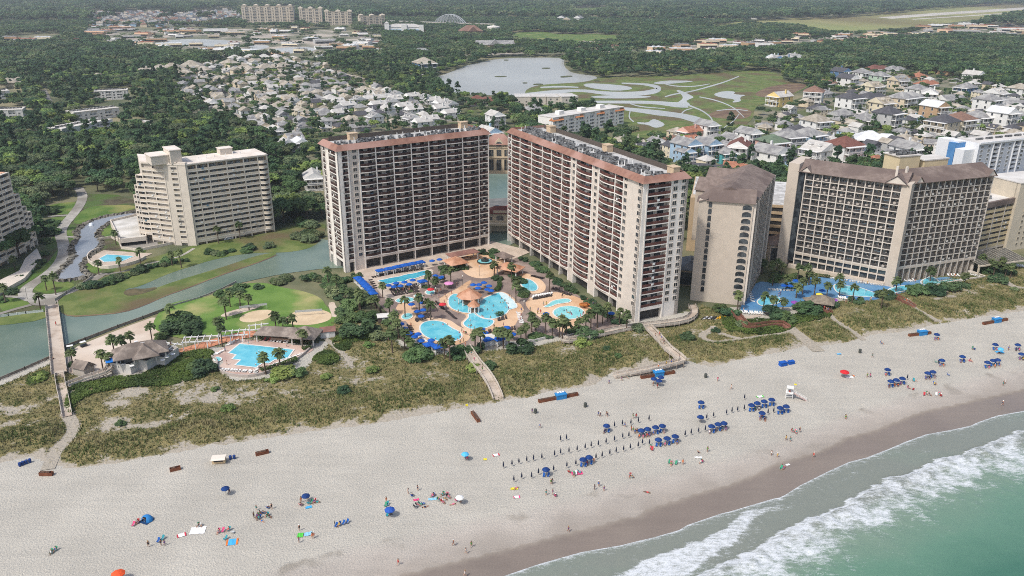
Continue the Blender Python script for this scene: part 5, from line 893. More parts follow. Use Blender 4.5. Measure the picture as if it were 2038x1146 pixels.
def restaurant():
    A=G(246,712); B=Bld('beach_restaurant','grey shingle-roofed beach restaurant on a raised white-walled deck',A); rz=math.radians(28); z=2.6
    dk=[B.L(p) for p in PG(Z(*D5,[(720,770),(960,790),(1050,735),(1160,745),(1270,690),(1370,700),(1540,580),(1380,540),(1150,500),(900,560),(780,690)]),z)]
    W=B.mb('deck_wall',weather('d2ccc3')); W.prism(dk,0,z-.2); B.mb('deck',mat('deck_grey','8d877f','7d776f',.4)).prism(offset(dk,-.1),z-.2,z); W.prism(ribbon(dk+[dk[0]],.12),z-.3,z+1.05)
    c=B.L(G(284,697,5.5)); r=B.mb('roof',shing); r.frame(c[0],c[1],rz); r.hip(-8.5,7,-4.2,4.2,z+3,3.2,.6); r.hip(-3,4,-6.3,3,z+3,2.8,.5); r.frame(); posts(B.root,[(c[0]+x*math.cos(rz)-y*math.sin(rz),c[1]+x*math.sin(rz)+y*math.cos(rz),z,z+3,.18) for x in (-8,-3,3.5,6.5) for y in (-3.8,3.8)],shw); k=B.mb('kitchen',weather('a39a8e')); k.frame(c[0],c[1],rz); k.box(-6,4,-1,3.6,z,z+3); k.frame(); v=B.mb('roof_vent',whitep); v.frame(c[0],c[1],rz); v.box(-2,-1,.2,1,z+5,z+6.3); v.box(-.4,1,-.6,.4,z+5,z+5.9); v.frame(); B.finish()
    t=thing('shade_sail','long bright blue awning at the end of the beach restaurant','awning',(*G(238,712,5),0),.5); b=MB(); b.add([(-4.2,-1.3,4.6),(4.2,-1.3,4.6),(4.2,1.3,5.2),(-4.2,1.3,5.2),(-4.2,-1.3,4.5),(4.2,-1.3,4.5),(4.2,1.3,5.1),(-4.2,1.3,5.1)],[(0,1,2,3),(7,6,5,4),(0,4,5,1),(2,6,7,3)]); ob('canvas',b.mesh('canvas',flat('1c6fc0')),t); posts(t,[(x,y,2.6,4.5,.06) for x in (-4,0,4) for y in (-1.1,1.1)],whitep)
    g=thing('gatehouse','small grey shingled gable hut beside the restaurant ramp','hut',(*G(168,742),0),-.35); b=MB(); b.box(-2.4,2.4,-2,2,0,2.6); ob('wall',b.mesh('wall',weather('b5aca0')),g); ob('roof',MB().hip(-2.4,2.4,-2,2,2.6,2,.4,gable=True,m=0).mesh('roof',shing),g)
    for px,py,l,w_,d_ in ((653,668,'small white shed with a brown roof beside the snack bar',5,4),(763,640,'small dark shed with a pale flat roof at the resort fence',4,3.5),(975,683,'white striped canvas stall with a pale roof at the dune edge',6.5,4)):
        g=thing('shed',l,'shed',(*G(px,py),0),.25); ob('wall',MB().box(-w_/2,w_/2,-d_/2,d_/2,0,2.6).mesh('wall',weather('d8d4cd') if py!=640 else weather('6a5f55')),g); ob('roof',MB().hip(-w_/2,w_/2,-d_/2,d_/2,2.6,1.1 if py!=640 else .3,.3,gable=True).mesh('roof',mat('roof_redbrown','7d5a50','8c675b',.4) if py==668 else roofwhite),g); ob('door',MB().box(-.5,.5,-d_/2-.06,-d_/2,0,2.1).mesh('door',whitep),g)
restaurant()
def pergola(label,a,c,wd=4.2,h=2.9):
    A,E=Vector(G(*a,h)),Vector(G(*c,h)); t=thing('pergola',label,'pergola',(A.x,A.y,.12),math.atan2((E-A).y,(E-A).x)); Ln=(E-A).length; b=MB(); p=MB()
    for y in (-wd/2,wd/2):
        b.box(-.5,Ln+.5,y-.14,y+.14,h,h+.35)
        posts(t,[(k*4,y,0,h-.005,.13) for k in range(int(Ln/4)+1)],whitep)
    for k in range(int(Ln/2.2)+1): b.box(k*2.2-.08,k*2.2+.08,-wd/2-.5,wd/2+.5,h+.35,h+.6)
    ob('beam_frame',b.mesh('beam_frame',whitep),t)
for i,(a,c) in enumerate((((300,686),(352,692)),((366,678),(432,674)),((436,666),(492,662)),((496,654),(532,650)))): pergola('white timber pergola section over the orange paving, '+('touching the beach restaurant','second from the beach restaurant','third from the beach restaurant','touching the snack bar')[i],a,c)
# ------------------------------------------------------------------ parasols, cabanas, loungers, pumps, posts
navy=mat('navy_canvas','1d3f78','173468',1.,rough=.8); royal=mat('royal_blue_canvas','1d5cb2','174f9e',1.,rough=.8); postm=flat('8d7d68')
def parasol(m,r=1.5,h=2.3,name='parasol'):
    t=thing(name,'parasol','parasol',(0,0,-900)); b=MB(); n=8; q=ellipse(0,0,r,r,0,n); V=[(0,0,h+.55)]+[(x*.55,y*.55,h+.36) for x,y in q]+[(x,y,h) for x,y in q]+[(x*1.01,y*1.01,h-.18) for x,y in q]; F=[(0,1+i,1+(i+1)%n) for i in range(n)]
    for k in (0,1): F+=[(1+k*n+i,1+k*n+n+i,1+k*n+n+(i+1)%n,1+k*n+(i+1)%n) for i in range(n)]
    b.add(V,F); ob('canopy',b.mesh('canopy',m),t); ob('pole',MB().tube((0,0,0),(0,0,h+.7),.035,.03).mesh('pole',postm),t); index(t); return t
P_royal=parasol(royal,1.35); P_red=parasol(flat('c8343c'),1.5); P_pink=parasol(flat('d690bd'),2.0); P_purple=parasol(flat('8a4aa0'),1.5); P_yellow=parasol(flat('e6cf4a'),1.4); PROT=[P_royal,P_red,P_pink,P_purple,P_yellow]
def at(Zp,x,y,z): px,py=Zp[0]+Zp[2]*x,Zp[1]+Zp[2]*y; a=G(px,py,z); return (a[0],a[1],.12)
def zone_of(px,py):
    for n,(x,y) in LAND.items(): pass
    return min(LAND,key=lambda n:(LAND[n][0]-px)**2+((LAND[n][1]-py)*1.6)**2)
LAND={'lap pool':(800,557),'pear-shaped pool':(875,660),'terracotta pavilion':(935,590),'beach-entry pool':(985,600),'lower pool lobe':(955,640),'oval pool':(1052,567),'round children pool':(1130,620),'wavy wading pool':(1110,600),'hot tub':(810,628),'fountain plaza':(958,530),'park pool':(515,708),'snack bar':(580,665),'beach restaurant':(270,700),'narrow slab':(1500,600),'thatched bar':(1635,595),'long hotel pool':(1700,580),'corner pool of the big hotel':(1790,578),'lazy river':(1880,560),'row of cabanas':(770,540),'pergola':(430,670),'stairs boardwalk':(960,720),'long tower corner':(1270,640),'footbridge':(110,670),'volleyball courts':(570,628),'lawn':(420,640),'pond':(170,500),'raised pool by the pond':(230,515)}
for Zp,lst in ((D1,[(1260,105),(1345,90),(765,385),(825,400),(850,360),(900,390),(945,348),(1000,372),(1040,325),(1300,275),(1350,300),(1375,290),(1025,600),(1150,580),(1090,680),(1160,665),(1135,735),(905,825),(945,875),(1000,930),(1100,940),(1060,970),(1135,1015),(1250,1010)]),(D2,[(130,275),(200,275),(258,250),(320,290),(190,315),(345,345),(300,330),(1000,620),(235,805),(270,845),(440,800),(535,785),(605,865),(1780,615)]),(D3,[(720,345),(800,350),(860,285),(1180,405)])):
    for x,y in lst:
        l=at(Zp,x,y,2.5); px,py=proj(*l); copy(P_royal,l,R.uniform(0,.8),'royal blue parasol open beside the '+zone_of(px,py),'royal blue pool parasols')
for pr,Zp,x,y,l in ((P_red,D1,1245,430,'red parasol over the hot tub by the lounger rows'),(P_red,D1,1380,600,'red orange parasol on the near rim of the pool arm'),(P_pink,D1,1450,360,'large pale pink parasol by the fountain plaza'),(P_purple,D3,850,545,'purple parasol among the chairs, nearer the narrow slab'),(P_purple,D3,1320,515,'purple parasol on the hotel side of the thatched bar'),(P_yellow,D3,1145,450,'yellow parasol behind the thatched bar')): copy(pr,at(Zp,x,y,2.5),0,l)
def cabana():
    t=thing('cabana','cabana','cabana',(0,0,-900)); r=MB(); r.hip(-1.7,1.7,-1.5,1.5,2.5,.75,.15); r.box(-1.84,1.84,-1.64,1.64,2.2,2.32); ob('roof',r.mesh('roof',royal),t); cc=[(sx,sy) for sx in (-1,1) for sy in (-1,1)]; posts(t,[(sx*1.6,sy*1.4,0,2.2,.05) for sx,sy in cc],whitep); posts(t,[(sx*1.5,sy*1.25,.1,2.18,.16) for sx,sy in cc],flat('e4e2dc'),'curtain'); d=MB(); d.box(-1.2,1.2,.2,1.1,.1,.5); d.box(-1.2,1.2,1.1,1.3,.1,.9); ob('sofa',d.mesh('sofa',flat('d8d4ca')),t); index(t); return t
CAB=cabana(); PROT.append(CAB); ang=math.radians(33)
for i,(x,y) in enumerate([(670,212),(768,192),(862,172),(950,152),(1035,135),(1128,117)]): copy(CAB,at(D1,x,y,2.7),ang,'royal blue cabana with white curtains facing the lap pool, '+('nearest the tower corner','second from the tower corner','third from the tower corner','fourth from the tower corner','fifth from the tower corner','farthest from the tower corner')[i],'cabanas along the lap pool')
for i,(x,y) in enumerate([(418,298),(452,330),(484,362),(516,394),(550,430),(584,466)]): copy(CAB,at(D1,x,y,2.8),ang+math.pi/2,'royal blue cabana on the lagoon side of the pool deck, '+('closest to the tower','second from the tower','third from the tower','fourth from the tower','fifth from the tower','farthest from the tower')[i],'cabanas on the lagoon side')
for Zp,x,y,l in ((D1,1150,335,'square blue shade among the lap pool parasols'),(D1,1225,1055,'large blue shade at the dune end of the pear-shaped pool'),(D1,1325,1080,'blue shade next to the dune boardwalk'),(D2,300,920,'blue shade behind the white striped stall'),(D2,440,915,'blue shade on the tower side of the striped stall')): copy(CAB,at(Zp,x,y,2.7),ang,l)
def lounger(m,fm):
    t=thing('sun_lounger','sun lounger','lounger',(0,0,-900)); f=MB(); f.box(-.32,.32,-.9,.9,.2,.28)
    for x in (-.27,.27):
        for y in (-.8,.75): f.box(x-.04,x+.04,y-.04,y+.04,0,.2)
    ob('frame',f.mesh('frame',fm),t); c=MB(); c.box(-.33,.33,-.92,.35,.28,.36); c.add([(-.33,.35,.28),(.33,.35,.28),(.33,.95,.75),(-.33,.95,.75),(-.33,.35,.36),(.33,.35,.36),(.33,.93,.84),(-.33,.93,.84)],[(3,2,1,0),(4,5,6,7),(0,1,5,4),(1,2,6,5),(2,3,7,6),(3,0,4,7)]); ob('cushion',c.mesh('cushion',m),t); index(t); return t
LW=lounger(flat('e6e3dc'),whitep); LDk=lounger(mat('lounger_dark','4a4240','3b3432',1),darkmetal); LR=lounger(flat('b8524e'),whitep); PROT+=[LW,LDk,LR]
def row(src,Zp,p,q,n,rz,desc,grp,jit=.12):
    for i in range(n):
        f=i/max(1,n-1); px=Zp[0]+Zp[2]*(p[0]+(q[0]-p[0])*f); py=Zp[1]+Zp[2]*(p[1]+(q[1]-p[1])*f); a=G(px,py,.14); copy(src,(a[0]+R.uniform(-.2,.2),a[1]+R.uniform(-.2,.2),.14),rz+R.uniform(-jit,jit),desc,grp)
row(LDk,D1,(580,300),(700,275),5,ang+3.1,'dark lounger at the shallow end of the lap pool','loungers by the lap pool'); row(LDk,D1,(640,275),(1150,205),22,ang+3.14,'dark lounger in front of the cabanas facing the lap pool','loungers by the cabanas')
for k in range(3): row(LDk,D1,(790+k*18,450+k*27),(1090+k*5,395+k*30),13,ang,'dark lounger in the close rows beside the lap pool parasols','lounger rows by the lap pool')
row(LDk,D1,(560,330),(610,420),5,ang+1.6,'dark lounger beside the lagoon-side cabanas','loungers by the side cabanas')
row(LDk,D1,(1440,690),(1520,770),7,.9,'dark lounger on the paved walk by the lower pool lobe','loungers on the paved walk'); row(LDk,D1,(1320,590),(1390,660),7,.9,'dark lounger at the rim of the pool arm','loungers by the pool arm'); row(LDk,D1,(1080,800),(1240,740),8,.4,'dark lounger at the rim of the pear-shaped pool','loungers by the pear pool'); row(LDk,D1,(1000,850),(1040,960),6,1.4,'dark lounger under the parasols at the lagoon end of the pear-shaped pool','loungers at the pear pool end'); row(LW,D1,(1130,980),(1200,1030),4,.8,'white lounger on the dune side of the pear-shaped pool','white loungers by the pear pool')
row(LDk,D2,(830,175),(960,205),8,2.4,'dark lounger in a line behind the oval pool','loungers by the oval pool'); row(LDk,D2,(1080,330),(1290,405),11,-.5,'dark lounger in a line under the long tower','loungers under the long tower'); row(LW,D2,(845,430),(1060,395),11,-.3,'white lounger in the bed between the oval pool and wading pool','white loungers in the bed'); row(LDk,D2,(850,450),(1060,415),11,-.3,'dark lounger in the bed between the oval pool and wading pool','dark loungers in the bed'); row(LW,D2,(670,620),(710,740),7,1.2,'white lounger beside the walk, beach-entry pool side','loungers beside the walk'); row(LDk,D2,(430,705),(520,680),5,.2,'dark lounger on the small terrace under the hedge','loungers on the small terrace'); row(LDk,D2,(320,850),(620,810),14,.1,'dark lounger under the parasols at the lower pool lobe','loungers at the lower lobe'); row(LDk,D2,(1020,660),(1110,720),5,.9,'dark lounger near the rim of the children pool','loungers near the children pool'); row(LDk,D2,(1550,510),(1650,560),5,-.5,'dark lounger at the slide end of the children pool','loungers at the slide end')
row(LW,D6,(965,470),(1160,490),6,-.1,'white lounger in front of the snack bar','loungers in front of the snack bar'); row(LR,D6,(890,460),(940,465),2,-.1,'red lounger at the end of the snack bar row','red loungers at the snack bar'); row(LR,D6,(1125,485),(1140,487),1,-.1,'red lounger between white ones in front of the snack bar','red lounger'); row(LW,D6,(380,820),(800,850),13,3.1,'white lounger in the arc on the dune side of the park pool','loungers in the park pool arc'); row(LW,D6,(800,800),(780,850),3,2.6,'white lounger near the young palm at the park pool','loungers near the young palm'); row(LW,D6,(970,770),(1340,625),8,2.4,'white lounger along the hedge at the park pool','loungers along the hedge'); row(LW,D6,(440,530),(540,470),5,-1.2,'white lounger on the pergola side of the park pool','loungers on the pergola side'); row(LW,D6,(300,640),(370,600),3,-1.2,'white lounger near the tiny hot tub','loungers near the tiny hot tub')
row(LW,D3,(545,400),(820,410),9,3.1,'white lounger in the row under the palms on the blue deck','white loungers on the blue deck'); row(LW,D3,(1280,265),(1380,268),4,3.0,'white lounger against the hotel base, hedge end','white loungers at the hedge end'); row(LW,D3,(1440,290),(1890,350),15,2.8,'white lounger in the long row at the hotel base','white loungers at the hotel base'); row(LW,D3,(300,400),(350,540),6,.9,'white lounger along the narrow slab wall','white loungers along the slab'); row(LW,D3,(170,670),(480,690),11,.4,'white lounger at the dune corner of the blue deck','white loungers at the dune corner'); row(LW,D3,(1390,500),(1460,510),4,.3,'white lounger next to the thatched bar','white loungers next to the bar'); row(LW,D4,(620,360),(720,355),4,.5,'white lounger under the pillared hotel wing','white loungers under the wing'); row(LW,D4,(1130,295),(1250,295),4,.2,'white lounger between the pillars and lazy river','white loungers by the lazy river'); row(LW,D4,(1420,285),(1520,310),5,.9,'white lounger by the low end wall of the lazy river','white loungers by the end wall'); row(LW,D4,(1890,175),(2030,185),7,0,'white lounger outside the glass pavilion','white loungers outside the pavilion')
def lamp(px,py,l):
    t=thing('lamp_post',l,'lamp post',(*G(px,py),.1)); ob('pole',MB().tube((0,0,0),(0,0,4.2),.07,.05).mesh('pole',darkmetal),t); ob('lantern',MB().lathe([(.1,4.2),(.25,4.5),(.2,4.9),(.05,5.0)],8).mesh('lantern',flat('d8d4c8')),t)
for x,y,l in ((954,550,'black lamp post on the fountain plaza'),(921,570,'black lamp post on the brown walk above the pavilion'),(1043,622,'black lamp post at the beach-entry pool end'),(936,660,'black lamp post at the rim of the lower pool lobe'),(1051,578,'black lamp post at the rim of the oval pool'),(868,595,'black lamp post beside the hot tubs'),(55,596,'lamp post on the path near the lawn plaza')): lamp(x,y,l)
def fountain():
    t=thing('fountain','dark tiered fountain basin in the round tan plaza','fountain',(*G(965,522),.13)); ob('basin',MB().lathe([(3.6,0),(3.6,.7),(3.2,.7),(3.2,.4),(1.8,.4),(1.6,1.2),(1.9,1.3),(.5,1.3),(.4,2.1),(.9,2.2),(0.1,2.3)],16).mesh('basin',flat('3e4440',.5)),t); ob('water',MB().lathe([(3.15,.55),(.1,.56)],16).mesh('water',m_kid),t)
    t=thing('slide','orange children slide at the rim of the round pool','slide',(*G(1165,612),.15),.4); b=MB(); [b.tube((math.cos(q)*2.2,math.sin(q)*2.0,.3+.32*q),(math.cos(q+.5)*2.2,math.sin(q+.5)*2.0,.3+.32*(q+.5)),.45) for q in np.arange(0,4.5,.5)]; ob('chute',b.mesh('chute',flat('b06a32')),t); ob('support_frame',MB().box(-.9,.9,-.6,.6,0,1.8).mesh('support_frame',flat('9c5f34')),t)
    t=thing('pond_fountain','white water jet in the grey pond','fountain',(*G(182,449),.1)); ob('jet',MB().lathe([(.5,0),(.25,.8),(.5,1.4),(.9,1.0),(1.3,.1)],9).mesh('jet',flat('e6ebee')),t)
    t=thing('volleyball_net','grey net frame on the smaller sand court','net',(*G(505,618),.12),.35); b=MB(); [b.tube((x,0,0),(x,0,2.4),.06) for x in (-5,5)]; ob('post_frame',b.mesh('post_frame',steel),t); ob('net',MB().box(-5,5,-.02,.02,1.5,2.4).mesh('net',flat('b5b8b6')),t)
    t=copy(t,(*G(615,628),.12),.2,'grey net frame on the larger sand court') if index(t) is None else t
fountain()
m_hedge=leafmat('hedge_leaf','46602c','5a7436','38502a',.1)
# ================================================================== PLANTS
def leaf_quads(P,Nm,size,rs,asp=1.5):
    n=len(P); Nm=Nm/np.linalg.norm(Nm,axis=1,keepdims=True); a=np.cross(Nm,rs.normal(size=(n,3))); a/=np.linalg.norm(a,axis=1,keepdims=True); b=np.cross(Nm,a); s=size*rs.uniform(.6,1.25,(n,1)); a=a*s*asp/2; b=b*s/2
    return np.stack([P-a-b*.6,P+b*.9-a*.1,P+a+b*.3,P-b*.9+a*.2],1).reshape(-1,3),np.arange(4*n).reshape(-1,4)
def crown(seed,lobes,per,leaf,sx=1.,sz=.7,z0=0.,spread=.72,lr=(.28,.5),lo=-.25):
    """many small leaf clumps on uneven lobes, unit radius"""
    rs=np.random.RandomState(seed); P=[];Nn=[]
    for i in range(lobes):
        a=rs.uniform(0,6.283); r=spread*math.sqrt(rs.rand()); z=rs.uniform(lo,.85)*(1-.55*r); c=np.array([r*math.cos(a)*sx,r*math.sin(a)*sx,z*sz]); R_=rs.uniform(*lr)*(1-.25*r)
        d=rs.normal(size=(per,3)); d/=np.linalg.norm(d,axis=1,keepdims=True); d[:,2]=np.where(d[:,2]<-.35,-d[:,2]*.6,d[:,2]); q=d*R_*rs.uniform(.72,1.08,(per,1))*np.array([1,1,.8]); P.append(c+q); Nn.append(d*.75+np.array([0,0,.65])+rs.normal(size=(per,3))*.42)
    P=np.concatenate(P); Nn=np.concatenate(Nn); P[:,2]+=z0; return leaf_quads(P,Nn,leaf,rs)
def trunk_mb(h,r,limbs=3,seed=0,spread=.45,top=.75):
    b=MB(); rs=random.Random(seed); b.tube((0,0,-.3),(0,0,h*.6),r,r*.7,7)
    for k in range(limbs):
        a=k*6.283/limbs+rs.random(); b.tube((0,0,h*.5),(math.cos(a)*h*spread,math.sin(a)*h*spread,h*top+rs.random()*h*.3),r*.6,r*.2,5)
    return b
LEAF={'green':leafmat('leaf_green','657c50','758c58','58704b'),'dark':leafmat('leaf_dark','546d4c','617a52','496147'),'olive':leafmat('leaf_olive','7a8863','8c9568','6a785a'),'bright':leafmat('leaf_bright','8a9e58','9aac62','788d52')}
BARK=mat('bark','6b5d50','524539',1.5,rough=.95)
def tree_proto(seed,kind,R0=4.6,H=8.5):
    if kind=='pine': V,F=crown(seed,15,60,.22,.8,1.5,0,.6,(.22,.36),-.7); sc_=(3.2,3.2,3.6); zc=9.5; th=10; c=LEAF['dark']
    else: V,F=crown(seed,19,95,.16,1,.62,0,.78,(.26,.46),-.1); sc_=(R0,R0,R0*.92); zc=H-3.2; th=H-2.2; c=LEAF[kind]
    V=V*np.array(sc_)+np.array([0,0,zc]); t=trunk_mb(th,.28 if kind!='pine' else .22,4 if kind!='pine' else 0,seed,.3 if kind!='pine' else .1); return mesh_np('crown',V,F,c,smooth=False),t.mesh('trunk',BARK),V,F,t
TP={}
for i,k in enumerate(('green','green','dark','dark','olive','bright','pine','pine')): TP[i]=(k,)+tree_proto(100+i,k)
stash=bpy.data.collections.new('forest_sources'); far_stash=bpy.data.collections.new('far_forest_sources')
for i,(k,cm,tm,V,F,t) in TP.items():
    b=MB(); b.merge(t); Vt=np.array(b.v); n=len(V); me=mesh_np('tree_whole',V,F,[cm.materials[0],BARK],smooth=False); o=bpy.data.objects.new('tree_source_%02d'%i,me); stash.objects.link(o)
for i in range(5):
    rs=np.random.RandomState(50+i); VV=[];FF=[];n0=0
    for k in range(11):
        V,F=crown(300+i*20+k,7,20,.36,1,.75,0,.7); r=rs.uniform(3.5,5.5); V=V*r+np.array([rs.uniform(-11,11),rs.uniform(-11,11),rs.uniform(5,8.5)]); VV.append(V); FF.append(F+n0); n0+=len(V)
    o=bpy.data.objects.new('grove_source_%02d'%i,mesh_np('grove',np.concatenate(VV),np.concatenate(FF),LEAF[('green','dark','dark','green','olive')[i]],smooth=False)); far_stash.objects.link(o)
def scatter(name,label,P,sc_,coll,nsrc,seed):
    rs=np.random.RandomState(seed); n=len(P); me=bpy.data.meshes.new(name); me.vertices.add(n); me.vertices.foreach_set('co',np.asarray(P,np.float32).ravel())
    for a,tp,x in (('size','FLOAT',sc_),('turn','FLOAT',rs.uniform(0,6.283,n)),): me.attributes.new(a,tp,'POINT').data.foreach_set('value',np.asarray(x,np.float32))
    me.attributes.new('pick','INT','POINT').data.foreach_set('value',rs.randint(0,nsrc,n).astype(np.int32)); o=ob(name,me); props(o,label,'trees',kind='stuff')
    g=bpy.data.node_groups.new(name,'GeometryNodeTree'); g.interface.new_socket('Geometry',in_out='INPUT',socket_type='NodeSocketGeometry'); g.interface.new_socket('Geometry',in_out='OUTPUT',socket_type='NodeSocketGeometry'); N=g.nodes; L=g.links
    i_=N.new('NodeGroupInput'); o_=N.new('NodeGroupOutput'); ip=N.new('GeometryNodeInstanceOnPoints'); ci=N.new('GeometryNodeCollectionInfo'); ci.inputs['Collection'].default_value=coll; ci.inputs['Separate Children'].default_value=True; ci.inputs['Reset Children'].default_value=True
    def at_(nm,ty): q=N.new('GeometryNodeInputNamedAttribute'); q.data_type=ty; q.inputs['Name'].default_value=nm; return q.outputs[0]
    cx=N.new('ShaderNodeCombineXYZ'); L.new(at_('turn','FLOAT'),cx.inputs[2]); L.new(i_.outputs[0],ip.inputs['Points']); L.new(ci.outputs[0],ip.inputs['Instance']); ip.inputs['Pick Instance'].default_value=True; L.new(at_('pick','INT'),ip.inputs['Instance Index']); L.new(cx.outputs[0],ip.inputs['Rotation']); L.new(at_('size','FLOAT'),ip.inputs['Scale']); L.new(ip.outputs[0],o_.inputs[0])
    md=o.modifiers.new('scatter','NODES'); md.node_group=g; return o
# ================================================================== HOUSES
hwallm=weather('d8d4cc'); hroofm=mat('house_roof','7c766f','6a645e',.5,c3='8a847c',sc3=.2,rough=.9); m_trim=flat('dedbd4',.7)
ROOFS={'grey':mat('roof_grey','8d8b87','7c7a7a',.5,c3='a09e99',sc3=.2,rough=.9),'dark grey':mat('roof_dkgrey','4e4d50','5a595b',.5,rough=.9),'tan':mat('roof_tan2','a39a8b','918777',.4,c3='b3aa9b',sc3=.15,rough=.9),'brown':mat('roof_brown2','7a5f52','8a6c5c',.4,rough=.9),'red-brown':mat('roof_rb','7d564b','704a40',.4,rough=.9),'orange':mat('roof_or','a9755c','986650',.4,rough=.9),'pale':mat('roof_pale2','c2beb6','b3aea6',.3,rough=.8),'white':mat('roof_white2','d8d8d6','cacac8',.3,rough=.7),'green':mat('roof_gr','5f6e5a','6c7a64',.4,rough=.9)}
WALLS={'white':weather('e2e0da',k=.93),'beige':weather('d6c6aa'),'cream':weather('e0d4b8'),'grey':weather('b9b8b4'),'pale blue':weather('a9c3d6'),'blue':weather('5f7fa0'),'teal':weather('5ca7a8'),'peach':weather('e0bfa0'),'pale green':weather('b4c6b0'),'pink':weather('d9b0a0'),'tan':weather('b99a78'),'yellow':weather('e0c583')}
HP={}
def house_proto(key,w,d,st,roof,porch=True,stilts=0,dormer=False,wing=False,chim=False,det=True):
    """front (door, porch) faces -y"""
    t=thing('house','house','house',(0,0,-900)); s0=stilts; H=s0+2.9*st; b=MB(); b.box(-w/2,w/2,-d/2,d/2,s0 if s0 else -.3,H)
    if s0: [b.box(x-.18,x+.18,y-.18,y+.18,0,s0) for x in np.linspace(-w/2+.3,w/2-.3,4) for y in (-d/2+.3,d/2-.3)]
    if wing: b.box(w/2-.2,w/2+w*.45,-d/2+1,d*.2,s0 if s0 else -.3,H-.1)
    rf=MB(); rh=min(w,d)*.30
    rf.hip(-w/2,w/2,-d/2,d/2,H,rh,.5,m=0,gable=roof=='gable',mg=1)
    if wing: rf.hip(w*.1,w/2+w*.45,-d/2+1,d*.2,H-.05,rh*.75,.45,gable=roof=='gable',mg=1)
    if dormer:
        for x in (-w*.22,w*.22): rf.box(x-.8,x+.8,-d*.36,-d*.1,H,H+rh*.62,1); rf.hip(x-.8,x+.8,-d*.36,0,H+rh*.62,.7,.2,gable=True,mg=1)
    ob('wall',b.mesh('wall',hwallm),t); r=ob('roof',rf.mesh('roof',[hroofm,hwallm]),t)
    if chim: ob('chimney',MB().box(w*.2,w*.2+.8,d*.1,d*.1+.8,H,H+rh+1).mesh('chimney',hwallm),r)
    if det:
        wm=MB(); wm.box(-.62,.62,-.07,0,-.1,1.5); wq=MB(); wq.quad((-.5,-.08,0),(.5,-.08,0),(.5,-.08,1.4),(-.5,-.08,1.4)); wme=wm.mesh('window',m_trim); wqe=wq.mesh('pane',GLASS)
        for k in range(st):
            z=s0+2.9*k+.9
            for x in (-w*.32,0 if k else -w*.1,w*.32): p=ob('window',wme,t,(x,-d/2,z)); ob('pane',wqe,p)
            for y in (-d*.22,d*.22): 
                for sx in (-1,1): 
                    if wing and sx>0: continue
                    p=ob('window',wme,t,(sx*w/2,y,z),sx*math.pi/2); ob('pane',wqe,p)
        ob('door',MB().box(w*.1-.5,w*.1+.5,-d/2-.09,-d/2,s0,s0+2.1).mesh('door',flat('6d5a4c')),t)
        if porch:
            p=MB(); y0=-d/2-2.2
            for k in range(st): z=s0+2.9*k; p.box(-w*.48,w*.48,y0,-d/2-.001,z-.2,z); p.box(-w*.48,w*.48,y0,y0+.08,z+.5,z+.95); 
            for x in np.linspace(-w*.46,w*.46,4): p.box(x-.1,x+.1,y0+.09,y0+.28,0,H-.3)
            p.box(-w*.5,w*.5,y0-.3,-d/2-.001,H-.3,H-.1); ob('porch',p.mesh('porch',m_trim),t)
    index(t); PROT.append(t); HP[key]=(t,w,d,st); return t
house_proto('gable2',9,12,2,'gable',chim=True); house_proto('hip2',10,11,2,'hip'); house_proto('hip1',13,11,1,'hip',wing=True); house_proto('gable1',12,10,1,'gable',porch=False,wing=True); house_proto('stilt',11,11,2,'hip',stilts=2.4); house_proto('gable3',9,11,3,'gable'); house_proto('dormer',10,10,2,'gable',dormer=True); house_proto('cape',11,11,1,'hip',porch=True,chim=True); house_proto('plain2',9,10,2,'gable',det=False); house_proto('plain1',12,10,1,'hip',det=False)
OCC=[]; TOWN={'the white and blue condominium':(1940,300),'the marsh edge':(1500,240),'the brown mud flat':(1560,190),'the long cream tower roof':(1300,300),'the hotel roof':(1720,320),'the curving creek':(1380,275),'the dense wood':(1760,120),'the lake shore':(900,200),'the white apartment house':(1160,280),'the dark-balconied tower roof':(760,260),'the stepped condominium':(470,270),'the left woods':(400,190),'the far lake':(560,110),'the red-roofed house':(950,205),'the tan villas':(420,140),'the right frame edge':(2030,200)}
SIZEW={1:'single-storey',2:'two-storey',3:'three-storey'}
def put_house(px,py,key,wall,roof,wpx=None,rz=0.,s=None,grp='houses of the beach town',label=None):
    x,y=G(px,py); t,w,d,st=HP[key]
    if s is None: sl_=math.sqrt(x*x+y*y+HC*HC); s=(wpx*sl_/FPX)/(w+1) if wpx else 1.0; s=min(1.7,max(.75,s))
    near=min(TOWN,key=lambda n:(TOWN[n][0]-px)**2+((TOWN[n][1]-py)*1.8)**2); shape={'g':'gabled','h':'hipped','s':'hipped','d':'dormered','c':'hipped','p':'plain'}[key[0]]
    label=label or f'{wall} {SIZEW[st]} house with {shape} {roof} roof near {near}'
    OCC.append((x,y,max(w,d)*s*.56)); return copy(t,(x,y,0),rz,label,grp,s,mats={hwallm.name:WALLS[wall],hroofm.name:ROOFS[roof]})
K3=Z3
